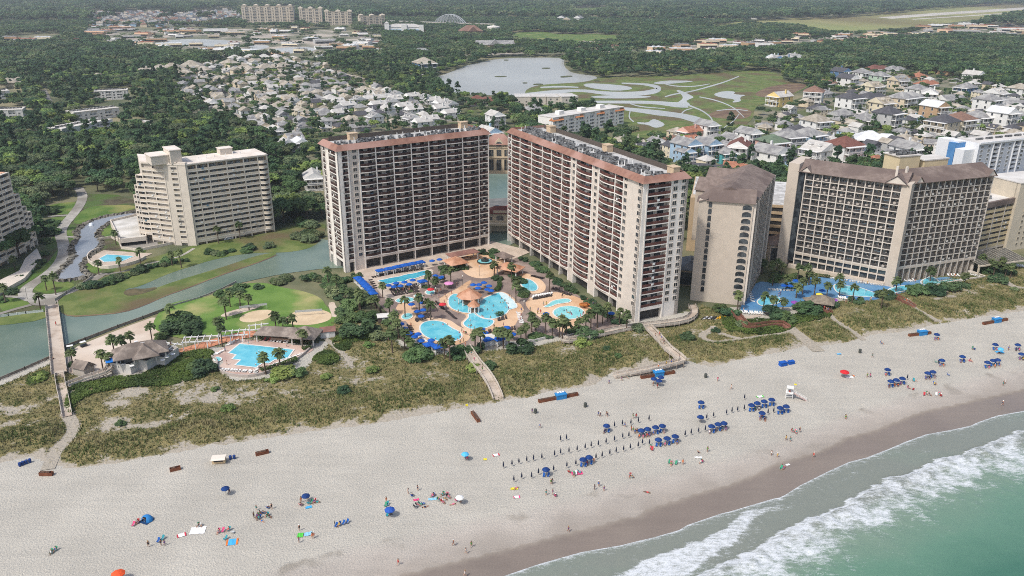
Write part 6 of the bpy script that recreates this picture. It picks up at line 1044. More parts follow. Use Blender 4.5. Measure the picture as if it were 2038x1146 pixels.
HL=[(970,455,130,'blue','dark grey','gable2'),(1090,462,100,'white','grey','hip2'),(1195,482,100,'pale green','grey','hip2'),(1010,497,105,'white','dark grey','gable2'),(1165,418,90,'beige','red-brown','hip1'),(870,502,90,'beige','brown','hip1'),(1300,512,95,'beige','grey','dormer'),(1150,548,125,'cream','tan','dormer'),(1460,507,90,'white','orange','hip1'),(1735,474,85,'white','pale','gable2'),(1560,428,110,'tan','red-brown','gable1'),(1690,555,105,'blue','grey','hip2'),(1410,565,130,'white','grey','hip2'),(1860,590,125,'white','pale','dormer'),(1130,590,165,'beige','dark grey','hip1'),(1370,612,140,'white','grey','hip2'),(810,605,110,'white','brown','stilt'),(620,610,120,'yellow','pale','gable2'),(1015,645,110,'white','dark grey','stilt'),(1200,650,140,'cream','tan','dormer'),(1310,645,110,'beige','grey','stilt'),(1500,705,165,'tan','white','gable3'),(1810,655,155,'white','grey','stilt'),(1890,745,140,'white','white','gable3'),(1750,735,130,'white','grey','hip2'),(1645,780,125,'cream','brown','stilt'),(1550,795,140,'beige','dark grey','stilt'),(1230,742,145,'grey','dark grey','stilt'),(1110,718,130,'grey','grey','cape'),(820,760,130,'white','tan','hip2'),(960,685,90,'grey','grey','gable1'),(775,845,150,'pale blue','grey','hip2'),(660,855,150,'grey','grey','hip2'),(720,782,115,'white','dark grey','cape'),(1136,832,165,'white','white','hip1'),(915,848,115,'white','pale','cape'),(980,945,165,'white','red-brown','stilt'),(1245,938,160,'white','grey','hip1'),(1350,922,115,'white','grey','gable2'),(1165,985,190,'white','orange','hip1'),(842,938,165,'white','pale','dormer'),(702,915,115,'grey','dark grey','cape'),(560,955,150,'white','grey','gable2'),(570,885,130,'pink','green','hip2'),(430,855,100,'white','grey','gable3'),(380,910,120,'white','red-brown','gable2'),(490,908,90,'teal','grey','hip2'),(290,935,110,'teal','grey','hip2'),(190,925,110,'pale blue','grey','gable3'),(70,935,120,'pale blue','grey','gable3'),(352,985,110,'peach','orange','gable1'),(190,805,95,'white','grey','gable3'),(100,812,95,'pink','orange','gable2'),(25,805,85,'beige','tan','hip2'),(250,845,90,'beige','grey','hip2'),(340,845,85,'white','grey','gable2'),(170,995,110,'grey','dark grey','gable1'),(265,1005,90,'white','dark grey','gable1'),(520,740,65,'grey','grey','gable1'),(1340,835,110,'beige','tan','cape'),(1650,690,85,'beige','grey','cape'),(1590,600,100,'white','grey','gable1'),(1480,590,90,'white','pale','gable2'),(1960,690,90,'white','grey','gable1'),(1270,420,80,'grey','grey','hip1'),(1420,460,70,'tan','orange','cape'),(570,370,60,'white','white','gable2'),(605,375,60,'pale blue','grey','gable2'),(650,378,60,'blue','pale','gable2'),(700,365,60,'white','grey','gable2'),(1640,640,80,'white','tan','hip1'),(880,560,80,'grey','grey','cape'),(840,650,90,'grey','dark grey','cape'),(1500,850,90,'beige','grey','gable1'),(1930,620,100,'white','grey','gable1'),(2000,560,100,'white','tan','hip2')]
rh_=random.Random(21)
for x,y,w_,wl,rf,k in HL: put_house(K3[0]+K3[2]*x,K3[2]*y,k,wl,rf,w_*.3438,rh_.choice([.5,.5,-.35,.45,.55,-1.05])+rh_.uniform(-.1,.1))
for px,py,wl,rf,k,r in ((1237,295,'grey','tan','gable2',.4),(1278,308,'white','dark grey','dormer',.35),(1306,296,'white','grey','gable2',.4),(1338,292,'pink','brown','hip2',.4),(1336,314,'cream','dark grey','gable3',.4),(1372,292,'white','orange','dormer',.4),(1362,326,'pale blue','grey','gable3',.4),(1398,318,'pale blue','grey','gable2',.5),(1405,345,'grey','dark grey','gable1',.4)): put_house(px,py,k,wl,rf,None,r,1.05)
Z2L=[(65,645),(130,612),(200,605),(270,598),(350,580),(440,590),(240,640),(320,625),(390,650),(450,670),(520,600),(560,615),(610,630),(660,640),(600,662),(660,690),(440,725),(500,745),(540,730),(225,715),(20,690)]
for i,(x,y) in enumerate(Z2L): put_house(670+x*.3438,y*.3438,('gable2','dormer','gable2')[i%3],'white',('pale','grey','pale')[i%3],None,-.95+rh_.uniform(-.1,.1),1.15)
for px,py,k,wl,rf,s,r,l in ((985,254,'gable3','white','pale',1.3,.5,'white three-storey house with pale roof seen between the two towers'),(972,283,'gable2','pale blue','pale',1.5,.6,'pale blue house with white hipped roofs right behind the bridge house'),(950,208,'hip1','pink','red-brown',1.5,.2,'long low house with a bright red roof by the lake'),(1063,235,'hip2','beige','grey',1.5,.3,'beige hip-roofed house left of the white apartment house'),(845,145,'hip2','blue','tan',2.4,.5,'big tan hip-roofed building with blue walls on the lake shore'),(625,372,'gable2','white','pale',1.25,.3,'white house with pale roof and small pool beside the dark-balconied tower'),(570,300,'gable2','white','pale',1.1,.5,'white gabled house right of the stepped condominium roof'),(598,298,'gable2','white','white',1.1,.5,'second white gabled house right of the stepped condominium roof'),(535,300,'hip2','white','tan',1.0,.4,'white hip-roofed house over the stepped condominium roof corner')): put_house(px,py,k,wl,rf,None,r,s,label=l)
TOWNZ0=[(1250,290),(1330,268),(1420,268),(1480,305),(1510,235),(1640,190),(1700,150),(1880,155),(2040,195),(2040,345),(1560,345),(1370,355)]
# streets of the middle town: rows of houses between the left woods and the lake
MID=[(345,150),(440,122),(600,118),(690,150),(760,178),(830,205),(880,222),(840,255),(620,262),(575,330),(540,290),(480,255),(430,235),(375,200)]
a0=math.radians(-55); cu,su_=math.cos(a0),math.sin(a0); c0=np.array(G(560,200)); pal=[('beige','tan'),('cream','tan'),('beige','grey'),('white','tan'),('white','grey'),('beige','grey'),('grey','grey'),('white','pale'),('beige','tan')]
for r_ in range(-14,15):
    for k in range(-30,31):
        v=r_*27+(3.5 if k%2 else -3.5)*0+ (5 if r_%2 else -5); u=k*18.5+rh_.uniform(-2,2); X,Y=c0[0]+cu*u-su_*v,c0[1]+su_*u+cu*v; px,py=proj(X,Y)
        if not inpoly(np.array([px]),np.array([py]),MID)[0] or rh_.random()<.40: continue
        if any((X-a)**2+(Y-b)**2<(q+6)**2 for a,b,q in OCC): continue
        wl,rf=rh_.choice(pal if px<720 else pal+[('white','pale')]*6); near=py>190; put_house(px,py,rh_.choice(['hip2','dormer','gable2','hip1','cape']) if near else rh_.choice(['plain1','plain2','plain1']),wl,rf,None,a0+math.pi/2*(1 if r_%2 else -1)+rh_.uniform(-.08,.08),rh_.uniform(.95,1.2))
for x,y,s in ((860,440,2.2),(930,425,2.0),(1000,420,2.2),(1110,410,2.4),(1180,425,1.7),(1060,440,1.8),(870,345,1.9),(990,350,1.6),(790,355,1.5),(1330,385,1.8),(1420,420,2.0),(1540,415,1.9),(1640,405,1.8),(1450,345,1.5),(1530,345,1.5),(1360,350,1.5),(1600,345,1.5),(1700,355,1.4),(350,430,1.3),(420,445,1.2),(500,460,1.2),(690,440,1.3),(570,455,1.2),(60,500,1.7),(120,495,1.7),(830,765,1.6)): put_house(x*.3438,y*.3438,'plain1',rh_.choice(['beige','cream','tan']),'tan' if y>360 else 'pale',None,rh_.uniform(-.6,.8),s)
n0_=len(OCC)
for k in range(400):
    px,py=rh_.uniform(1230,2040),rh_.uniform(165,345); X,Y=G(px,py)
    if len(OCC)-n0_>26 or not inpoly(np.array([px]),np.array([py]),[(1250,290),(1330,268),(1420,268),(1480,305),(1510,235),(1640,190),(1700,150),(1880,155),(2040,195),(2040,345),(1560,345),(1370,355)])[0] or any((X-a)**2+(Y-b)**2<(q+8.5)**2 for a,b,q in OCC): continue
    put_house(px,py,rh_.choice(['hip2','gable2','dormer','cape','stilt']),rh_.choice(['white','white','beige','grey','pale blue','cream']),rh_.choice(['grey','grey','pale','dark grey','tan']),None,rh_.choice([.5,.4,-1.05])+rh_.uniform(-.1,.1),rh_.uniform(.9,1.1))
# far suburb and scattered far houses
FARH=Z(*Z1,[(520,150),(500,90),(620,72),(1000,80),(1380,62),(1400,125),(1200,150),(900,160)]); fb={}
fx=[G(*q) for q in FARH]; th=.25; n=0
for i in range(-40,60):
    for k in range(-40,60):
        X,Y=-1000+(k*30+rh_.uniform(-4,4))*math.cos(th)-(i*34+rh_.uniform(-4,4))*math.sin(th),2250+(k*30)*math.sin(th)+(i*34)*math.cos(th); px,py=proj(X,Y)
        if not inpoly(np.array([px]),np.array([py]),FARH)[0] or rh_.random()<.12: continue
        wm=WALLS[rh_.choice(['white','beige','grey','pale blue','cream','white'])]; rm=ROOFS[rh_.choice(['grey','dark grey','tan','grey','brown'])]; a_=th+rh_.choice([0,1.57]); w_,d_=rh_.uniform(10,13),rh_.uniform(13,17)
        fb.setdefault(wm.name,(MB(),wm))[0].frame(X,Y,a_).box(-w_/2,w_/2,-d_/2,d_/2,0,7); fb.setdefault(rm.name,(MB(),rm))[0].frame(X,Y,a_).hip(-w_/2,w_/2,-d_/2,d_/2,7,4.5,.6,gable=rh_.random()<.5); OCC.append((X,Y,12)); n+=1
B_=MB(); ms=[]
for q,m_ in fb.values(): q.m=[len(ms)]*len(q.f); ms.append(m_); B_.merge(q)
props(ob('far_suburb_houses',B_.mesh('far_suburb_houses',ms)),'closely packed small houses of the far suburb','houses',kind='stuff')
for x,y,wl in ((300,25,'white'),(1145,70,'white'),(1300,130,'white'),(1400,130,'white'),(1330,140,'beige'),(1670,110,'white'),(1830,100,'beige'),(1960,100,'white'),(1075,70,'beige'),(890,28,'tan')): put_house(670+x*.3438,y*.3438,'plain2',wl,'grey',None,rh_.uniform(-.5,.6),2.3)
for x,y in ((100,100),(190,105),(240,100),(350,85),(390,90),(470,110),(700,60),(740,50),(790,80),(850,60),(930,40),(1180,30),(1290,25),(500,85),(640,75)): put_house(1338+x*.3438,y*.3438,'plain1',rh_.choice(['white','beige','tan']),rh_.choice(['tan','brown','grey']),None,rh_.uniform(-.5,.6),2.2)
fb={}; rx_=random.Random(91); n=0
for i in range(6000):
    if n>=190: break
    px,py=(rx_.uniform(345,870),rx_.uniform(118,262)) if i%3 else (rx_.uniform(1240,2040),rx_.uniform(150,345)); q=MID if i%3 else TOWNZ0
    if not inpoly(np.array([px]),np.array([py]),q)[0]: continue
    X,Y=G(px,py)
    if any((X-a)**2+(Y-b)**2<(r+6.3)**2 for a,b,r in OCC): continue
    wm=WALLS[rx_.choice(['white','beige','grey','cream','white'])]; rm=ROOFS[rx_.choice(['grey','tan','grey','pale','tan','dark grey'])]; a_=a0+rx_.choice([0,1.571])+rx_.uniform(-.1,.1) if i%3 else .5+rx_.uniform(-.1,.1); w_,d_,h_=rx_.uniform(8,10.5),rx_.uniform(9,12),rx_.choice([3.2,5.6,5.8])
    fb.setdefault(wm.name,(MB(),wm))[0].frame(X,Y,a_).box(-w_/2,w_/2,-d_/2,d_/2,0,h_); fb.setdefault(rm.name,(MB(),rm))[0].frame(X,Y,a_).hip(-w_/2,w_/2,-d_/2,d_/2,h_,3.0,.5,gable=rx_.random()<.4); fb.setdefault('g',(MB(),DARK))[0].frame(X,Y,a_)
    for x in (-w_*.28,w_*.22):
        for z in np.arange(1,h_-1,2.6): fb['g'][0].box(x-.6,x+.6,-d_/2-.05,-d_/2,z,z+1.3)
    OCC.append((X,Y,6.5)); n+=1
B_=MB(); ms=[]
for q,m_ in fb.values(): q.m=[len(ms)]*len(q.f); ms.append(m_); B_.merge(q)
props(ob('town_houses',B_.mesh('town_houses',ms)),'small town houses half hidden between the larger ones','houses',kind='stuff')
# flat-roofed shops and other big sheds
def shop(px,py,w,d,h,wall,roof,rz,l,low=None):
    x,y=G(px,py); t=thing('shop_building',l,'building',(x,y,0),rz,'flat-roofed shops'); b=MB(); b.box(-w/2,w/2,-d/2,d/2,-.2,h); ob('wall',b.mesh('wall',wall),t); r=MB(); r.box(-w/2+.4,w/2-.4,-d/2+.4,d/2-.4,h,h+.3); r.box(-w/2+w*.2,-w/2+w*.2+4,-2,2,h+.3,h+2); r.box(w*.2,w*.2+3,1,4,h+.3,h+1.6); ob('roof',r.mesh('roof',roof),t); k=MB(); k.box(-w/2+1,w/2-1,-d/2-.1,-d/2,.5,h*.55); ob('shop_window',k.mesh('shop_window',GLASS),t); c=MB(); c.box(-w/2,w/2,-d/2-2,-d/2-.11,h*.6,h*.72); ob('awning',c.mesh('awning',low or wall),t); OCC.append((x,y,max(w,d)*.62))
rs_=random.Random(8); WP=list(WALLS)
for Zp,lst in ((Z3,[(160,245),(260,245),(400,260),(450,265),(530,275),(690,225),(740,215),(200,275),(640,250),(1180,200),(1260,205),(1450,165),(1520,155),(1640,160),(1700,150),(1760,165),(1830,155),(1900,130),(1960,180),(2020,190),(880,255),(50,300),(330,285),(1600,185),(1700,190),(980,250)]),(Z1,[(60,235),(150,250),(250,240),(470,250),(760,220),(830,210),(900,240),(1000,190),(1100,190),(1250,190),(1350,200),(850,270),(980,270),(1310,300),(1420,310),(1620,225),(1800,235),(1880,250),(620,190),(720,180),(560,195)]),(Z2,[(150,260),(380,170),(240,180),(640,260),(900,280),(1010,270),(1460,270),(1560,285),(1700,260),(1900,240),(2000,270)])):
    for x,y in lst:
        wn=rs_.choice(['white','beige','cream','tan','peach','grey','white']); rn=rs_.choice(['white','pale','grey','red-brown','tan']) if rs_.random()<.8 else 'orange'; px,py=Zp[0]+Zp[2]*x,Zp[1]+Zp[2]*y; sz=1 if py>70 else 1.25
        nr=min({'the airfield':(1750,50),'the far lake':(400,85),'the truss bridge':(890,50),'the dense wood':(1700,90),'the lake':(980,120),'the far suburb':(330,50),'the left frame edge':(0,80),'the right frame edge':(2030,60),'the wooded point':(1250,110)}.items(),key=lambda q:(q[1][0]-px)**2+((q[1][1]-py)*3)**2)[0]; shop(px,py,rs_.uniform(24,48)*sz,rs_.uniform(15,26)*sz,rs_.uniform(5,9),WALLS[wn],ROOFS[rn],rs_.uniform(-.3,.5),f'{wn} flat building with {rn} roof near {nr}')
SZ=[Z(*Z1,[(500,165),(1400,165),(2036,175),(2240,220),(2200,320),(1800,350),(1400,330),(900,320),(700,280),(450,230)]),Z(*Z3,[(-200,290),(0,262),(300,228),(580,238),(900,202),(1340,190),(1500,150),(2100,135),(2100,218),(1700,200),(1340,218),(900,255),(640,290),(200,305),(0,330),(-300,335)])]
for zi,n in ((0,75),(1,60)):
    k=0
    while k<n:
        q=SZ[zi]; px,py=rs_.uniform(min(a for a,b in q),max(a for a,b in q)),rs_.uniform(min(b for a,b in q),max(b for a,b in q)); X,Y=G(px,py); k+=.2
        if not inpoly(np.array([px]),np.array([py]),q)[0] or any((X-a)**2+(Y-b)**2<(r+13)**2 for a,b,r in OCC) or any(inpoly(np.array([px]),np.array([py]),p)[0] for p in LAKES): continue
        wn=rs_.choice(['white','beige','cream','tan','grey','white','white','peach']); rn=rs_.choice(['white','pale','grey','tan','pale','red-brown']); nr=min({'the airfield':(1750,50),'the far lake':(400,85),'the truss bridge':(890,50),'the dense wood':(1700,90),'the lake':(980,120),'the far suburb':(330,50),'the left frame edge':(0,80),'the right frame edge':(2030,60),'the wooded point':(1250,110)}.items(),key=lambda u:(u[1][0]-px)**2+((u[1][1]-py)*3)**2)[0]
        shop(px,py,rs_.uniform(14,34),rs_.uniform(10,18),rs_.uniform(4,8),WALLS[wn],ROOFS[rn],rs_.uniform(-.5,.6),f'small {wn} building with {rn} roof near {nr}'); k+=.8
def landmark():
    x,y=G(868,53); e=Vector(G(925,55))-Vector((x,y)); t=thing('truss_bridge','grey steel truss bridge over the far waterway','bridge',(x,y,0),math.atan2(e.y,e.x)); L_=e.length; b=MB(); n=10
    for yy in (-5,5):
        P=[(L_*i/n,12+20*math.sin(math.pi*min(1,max(0,i/n)))**.8) for i in range(n+1)]
        for i in range(n): b.tube((P[i][0],yy,P[i][1]),(P[i+1][0],yy,P[i+1][1]),1.3,n=5); b.tube((P[i][0],yy,12),(P[i][0],yy,P[i][1]+.01),.9,n=5); b.tube((P[i][0],yy,12),(P[i+1][0],yy,P[i+1][1]),.8,n=4)
    ob('truss_lattice',b.mesh('truss_lattice',flat('9fa3a4')),t); d=MB(); d.box(-150,L_+90,-6,6,9.5,12); ob('deck',d.mesh('deck',weather('b5aea4')),t); p=MB(); [p.box(q-2,q+2,-5,5,0,9.49) for q in np.linspace(-140,L_+80,8)]; ob('pier_frame',p.mesh('pier_frame',weather('a8a299')),t); OCC.append((x+L_/2,y,60))
    x,y=G(982,65); t=thing('storage_tank','round pale storage tank beyond the lake','tank',(x,y,0)); ob('wall',MB().lathe([(15,0),(15,14),(14,14.6),(.2,17)],20).mesh('wall',weather('ddd6ca')),t); OCC.append((x,y,26))
    x,y=G(805,68); t=thing('theatre_hall','large white hall with pale blue front and small towers','hall',(x,y,0),.1); w=MB(); w.box(-42,42,0,40,0,16); w.box(-44,-34,-4,8,0,24); w.box(-6,6,-4,10,0,22); w.box(34,44,-4,8,0,20); ob('wall',w.mesh('wall',WALLS['white']),t); ob('front_panel',MB().box(-33,33,-1,-.05,2,11).mesh('front_panel',WALLS['pale blue']),t); r=MB(); r.hip(-42,42,0,40,16,6,1); r.hip(-44,-34,-4,8,24,4,.5); ob('roof',r.mesh('roof',ROOFS['pale']),t); OCC.append((x,y+20,58))
    x,y=G(985,98); t=thing('lodge_hall','wide brown-fronted lodge with a grey gabled roof across the lake','hall',(x,y,0),.05); w=MB(); w.box(-34,34,0,24,0,8); ob('wall',w.mesh('wall',weather('b8a68c')),t); r=MB(); r.hip(-34,34,0,24,8,7,1,gable=True); r.hip(-10,10,-8,16,8,9,1,gable=True); ob('roof',r.mesh('roof',ROOFS['grey']),t); OCC.append((x,y+12,46))
    x,y=G(940,72); t=thing('lodge_hall','tall brown timber lodge near the storage tank','hall',(x,y,0),.3); w=MB(); w.box(-24,24,0,30,0,11); ob('wall',w.mesh('wall',weather('9c8468')),t); r=MB(); r.hip(-24,24,0,30,11,12,1); r.hip(-10,10,-8,20,11,10,1,gable=True); ob('roof',r.mesh('roof',ROOFS['brown']),t); OCC.append((x,y+15,40))
landmark()
# parking deck with cars seen through the gap between the towers
def parked():
    x,y=G(1000,424,7); t=thing('parking_deck','dark parking deck seen through the gap between the towers','parking deck',(x,y,0),.2); ob('wall',MB().box(-22,22,0,30,0,6.6).mesh('wall',weather('5d5650')),t); ob('deck_floor',MB().box(-22.2,22.2,-.2,30,6.6,6.9).mesh('deck_floor',m_asph),t)
    c=thing('parked_car','parked car','car',(0,0,-900)); b=MB(); b.prism([(-2.2,.35),(2.2,.35),(2.25,.8),(1.5,.9),(.9,1.42),(-1.0,1.45),(-1.7,.95),(-2.25,.85)],-.85,.85); b.v=[(p,z,q) for p,q,z in b.v]; b.f=[f[::-1] for f in b.f]; ob('body',b.mesh('body',flat('d9d9d6',.3)),c); g=MB(); g.box(-1.5,1.3,-.86,.86,.95,1.3); ob('window_glazing',g.mesh('window_glazing',GLASS),c)
    for sx in (-1.35,1.35):
        for sy in (-.8,.8): ob('wheel',MB().tube((sx,sy-.1,.33),(sx,sy+.1,.33),.33,n=10).mesh('wheel',dkroof),c)
    index(c); PROT.append(c); cols={'white':flat('e3e3e0',.3),'silver':flat('a9adb0',.3),'dark':flat('2f3338',.3),'red':flat('9c2f2c',.3)}; base=flat('d9d9d6',.3).name
    for k,(dx,dy,cn) in enumerate(((-6,3,'dark'),(-2.5,3.5,'silver'),(1,3,'white'),(4.5,3.5,'white'),(3,10,'red'),(-3,10,'dark'),(6,12,'white'))): copy(c,(x+dx,y+dy,6.9),1.4,f'{cn} car on the deck between the towers',"cars on the deck",mats={base:cols[cn]})
    for px,py,cn,l in ((298,470,'white','white car under the corner of the stepped condominium'),(444,474,'white','white car parked under the stepped condominium, middle'),(482,470,'white','white car parked under the stepped condominium, far bay'),(455,477,'silver','silver car parked under the stepped condominium')): copy(c,(*G(px,py),.1),.6,l,mats={base:cols[cn]})
    rr=random.Random(5)
    for i in range(26): X,Y=296+i*3.4,482+i*1.5+rr.uniform(-.3,.3); cn=rr.choice(list(cols)); copy(c,(X,Y-rr.choice([0,7]),.1),2.0,f'{cn} car parked in front of the white and blue condominium','cars by the white condominium',mats={base:cols[cn]})
    for px,py,cn in ((1715,303,'red'),(1722,302,'dark'),(1760,305,'silver'),(1850,296,'dark'),(1500,318,'white'),(1480,345,'dark'),(1620,262,'white'),(1660,246,'silver'),(1730,255,'dark')): copy(c,(*G(px,py),.1),rr.uniform(0,3),f'{cn} car parked among the town houses',"cars among the houses",mats={base:cols[cn]})
    g=thing('golf_cart','golf cart','golf cart',(0,0,-900)); ob('body',MB().box(-1.1,1.1,-.6,.6,.3,.8).mesh('body',flat('33363a',.4)),g); ob('roof',MB().box(-1,.9,-.65,.65,1.8,1.9).mesh('roof',whitep),g); p=MB(); [p.tube((a,b,.8),(a,b,1.8),.04) for a in (-.9,.8) for b in (-.55,.55)]; ob('post_frame',p.mesh('post_frame',darkmetal),g)
    for sx in (-.75,.75):
        for sy in (-.6,.6): ob('wheel',MB().tube((sx,sy-.08,.25),(sx,sy+.08,.25),.25,n=9).mesh('wheel',dkroof),g)
    index(g); PROT.append(g); copy(g,(*G(167,690),.08),.9,'golf cart with white roof parked along the lagoon fence'); copy(g,(*G(141,698),.08),.5,'golf cart with white roof beside the footbridge end, behind a palm')
parked()
patch('street',ribbon([(1690,312),(1790,304),(1870,291),(1980,262)],6),.06,m_asph,0); patch('street',ribbon(Z(*Z1,[(255,520),(285,580),(300,620),(330,650)]),9),.06,m_asph,0); patch('street',ribbon([(1560,345),(1640,290),(1690,230),(1720,190)],5),.06,m_asph,0)
for q in ([(1000,495),(1060,545),(1110,565)],[(1070,640),(1250,650),(1300,672)],[(1380,700),(1420,760),(1400,800)],[(1270,400),(1300,420),(1360,430)]): patch('street',ribbon(Z(*Z1,q),7),.06,m_plaza,0)
patch('street',ribbon(Z(*Z2,[(420,345),(800,316),(1000,311),(1340,306),(1800,285),(2036,262)]),4),.08,m_plaza,0)
# ================================================================== TREES
TALLK=[p for p in KEEP if max(y for x,y in p)<300]
def EXP(p): KEEP.append(p)
EXP([(600,362),(650,362),(650,418),(596,418)])
EXP([(-600,1300),(-600,560),(0,545),(60,505),(112,460),(140,395),(180,392),(215,402),(272,410),(300,480),(555,465),(640,440),(655,480),(980,480),(1380,560),(2100,520),(2700,1300)]); EXP([(600,560),(628,470),(640,440),(960,395),(1100,420),(1380,500),(1400,650),(700,560)]); EXP([(1340,660),(1350,425),(1560,392),(2120,400),(2120,580),(1480,660)]); EXP([(1850,345),(1866,318),(2120,285),(2120,430),(1950,430)])
EXP([(1085,290),(1090,262),(1250,232),(1262,255),(1180,285)]); EXP([(1015,222),(1020,205),(1150,205),(1155,222)]); EXP([(650,490),(560,480),(640,440)])
TOWNZ=[(MID,.62),([(1240,290),(1330,262),(1420,262),(1480,300),(1500,232),(1560,205),(1640,180),(1660,140),(1760,130),(1880,150),(2060,190),(2060,345),(1560,345),(1370,360)],.36),([(860,225),(940,212),(1030,240),(1040,300),(640,335),(570,335),(620,262)],.5),(Z(*Z1,[(500,165),(1400,165),(2036,175),(2240,220),(2200,320),(1800,350),(1400,330),(900,320),(700,280),(450,230)]),.16),(FARH,.10),(Z(*Z3,[(-200,290),(0,262),(300,228),(580,238),(900,202),(1340,190),(1500,150),(2100,135),(2100,218),(1700,200),(1340,218),(900,255),(640,290),(200,305),(0,330),(-300,335)]),.13)]
TWN={}
def sample(d0,d1,st,seed,jit=.42):
    rs=np.random.RandomState(seed); x=np.arange(-d1*.82,d1*.82,st); y=np.arange(max(300,d0*.75),d1,st); X,Y=np.meshgrid(x,y); X=X+rs.uniform(-st*jit,st*jit,X.shape); Y=Y+rs.uniform(-st*jit,st*jit,Y.shape); X,Y=X.ravel(),Y.ravel(); D=np.hypot(X,Y); k=(D>=d0)&(D<d1)
    X,Y=X[k],Y[k]; f=Y*math.cos(PITCH)+HC*math.sin(PITCH); px=CX+X/f*FPX; py=CY-(Y*math.sin(PITCH)-HC*math.cos(PITCH))/f*FPX; k=(px>-80)&(px<2120)&(py>-60); X,Y,px,py=X[k],Y[k],px[k],py[k]
    dens=np.where(fbm(X,Y,60,31)>.30,1.0,.5)
    for z,d in TOWNZ: dens=np.where(inpoly(px,py,z),d,dens)
    ok=rs.rand(len(X))<dens
    for p in KEEP:
        a=np.array(p); m=(px>a[:,0].min())&(px<a[:,0].max())&(py>a[:,1].min())&(py<a[:,1].max())
        if m.any(): ok[m]&=~inpoly(px[m],py[m],p)
    if d0>700:
        ty=py-7.5*FPX/np.hypot(X,Y)
        for p in TALLK:
            a=np.array(p); m=(px>a[:,0].min())&(px<a[:,0].max())&(ty>a[:,1].min())&(ty<a[:,1].max())
            if m.any(): ok[m]&=~inpoly(px[m],ty[m],p)
    for a,b,r in OCC: ok&=(X-a)**2+(Y-b)**2>r*r
    tw_=np.zeros(len(X),bool)
    for z,d in TOWNZ: tw_|=inpoly(px,py,z)
    TWN[seed]=tw_[ok]
    return X[ok],Y[ok],px[ok],py[ok]
WOOD={'the left woods above the curved path':(100,330),'the left woods among white condominiums':(190,220),'the upper left woods':(200,150),'the gap between the stepped condominium and the tower':(590,390),'the middle town':(560,200),'the lake shore':(800,140),'the right-hand town':(1780,240),'the right-hand wood':(1800,120),'the wooded point by the lake':(1300,120),'the houses behind the long tower':(1280,290),'the far left edge':(0,180)}
LOOK={'green':'mid green round-crowned tree','dark':'dark green dense tree','olive':'grey-green thin-crowned tree','bright':'bright yellow-green tree','pine':'tall narrow dark pine tree'}
X,Y,px,py=sample(330,720,8.3,1); o_=np.argsort(-(py+np.random.RandomState(1).uniform(0,40,len(py)))); near=o_[:296]; rest=o_[296:]; rt=random.Random(12)
for i in near:
    j=rt.choices(range(8),[5,5,3,3,5,2.2,.8,.8])[0]; k,cm,tm=TP[j][:3]; wood=min(WOOD,key=lambda n:(WOOD[n][0]-px[i])**2+((WOOD[n][1]-py[i])*1.6)**2); s=rt.uniform(.9,1.6)*(.64 if TWN[1][i] else 1); t=thing('broadleaf_tree' if k!='pine' else 'pine_tree',f'{LOOK[k]} in {wood}','tree',(X[i],Y[i],0),rt.uniform(0,6.28),'trees of the woods and gardens',s); ob('crown',cm,t); ob('trunk',tm,t)
P=[np.stack([X[rest],Y[rest],0*rest],-1)]; S_=[np.random.RandomState(2).uniform(.9,1.6,len(rest))*np.where(TWN[1][rest],.72,1)]
X,Y,px,py=sample(720,1250,9.4,2); P.append(np.stack([X,Y,0*X],-1)); S_.append(np.random.RandomState(3).uniform(.85,1.5,len(X))*np.where(TWN[2],.7,1))
scatter('town_forest','mixed green trees filling the woods and the streets of the town',np.concatenate(P),np.concatenate(S_),stash,8,4)
X,Y,px,py=sample(1250,2600,19,3); P=[np.stack([X,Y,0*X],-1)]; S_=[np.random.RandomState(5).uniform(.8,1.25,len(X))*np.where(TWN[3],.6,1)]; X,Y,px,py=sample(2600,9000,44,4); P.append(np.stack([X,Y,0*X],-1)); S_.append(np.random.RandomState(6).uniform(1.7,2.6,len(X)))
scatter('far_forest','distant forest fading into haze along the skyline',np.concatenate(P),np.concatenate(S_),far_stash,5,7)
# ------------------------------------------------------------------ palms, shrubs, hedges
m_palm=leafmat('palm_leaf','66754a','7b8658','536440',.2)
def palm_proto(seed,h):
    rs=np.random.RandomState(seed); t=thing('palm_tree','palm','palm',(0,0,-900)); b=MB(); b.tube((0,0,-.2),(.08,.05,h*.55),.22,.17,7); b.tube((.08,.05,h*.55),(.15,.1,h),.17,.16,7); ob('trunk',b.mesh('trunk',BARK),t); V=[];F=[]
    for k in range(44):
        a=rs.uniform(0,6.283); el=rs.uniform(-.7,1.25); L_=rs.uniform(1.3,1.9); d=np.array([math.cos(a)*math.cos(el),math.sin(a)*math.cos(el),math.sin(el)]); s=np.array([-math.sin(a),math.cos(a),0]); p0=np.array([.15,.1,h]); n=len(V); tip=p0+d*L_+np.array([0,0,-.35*L_]); mid=p0+d*L_*.6
        for j in (-1,0,1): w=s*(.42*j)+np.array([0,0,-.10*abs(j)]); V+=[mid+w*.8]
        V+=[p0,tip-s*.5+np.array([0,0,-.1]),tip,tip+s*.5+np.array([0,0,-.1])]; F+=[(n+3,n+1,n,n),(n+3,n+2,n+1,n+1),(n,n+1,n+5,n+4),(n+1,n+2,n+6,n+5)]
    b=MB(); b.v=[tuple(v) for v in V]; b.f=[f if f[2]!=f[3] else f[:3] for f in F]; b.m=[0]*len(F); ob('crown',b.mesh('crown',m_palm),t); index(t); PROT.append(t); return t
PALMS=[palm_proto(1,5.2),palm_proto(2,6.4),palm_proto(3,4.2)]; PH=[5.2,6.4,4.2]
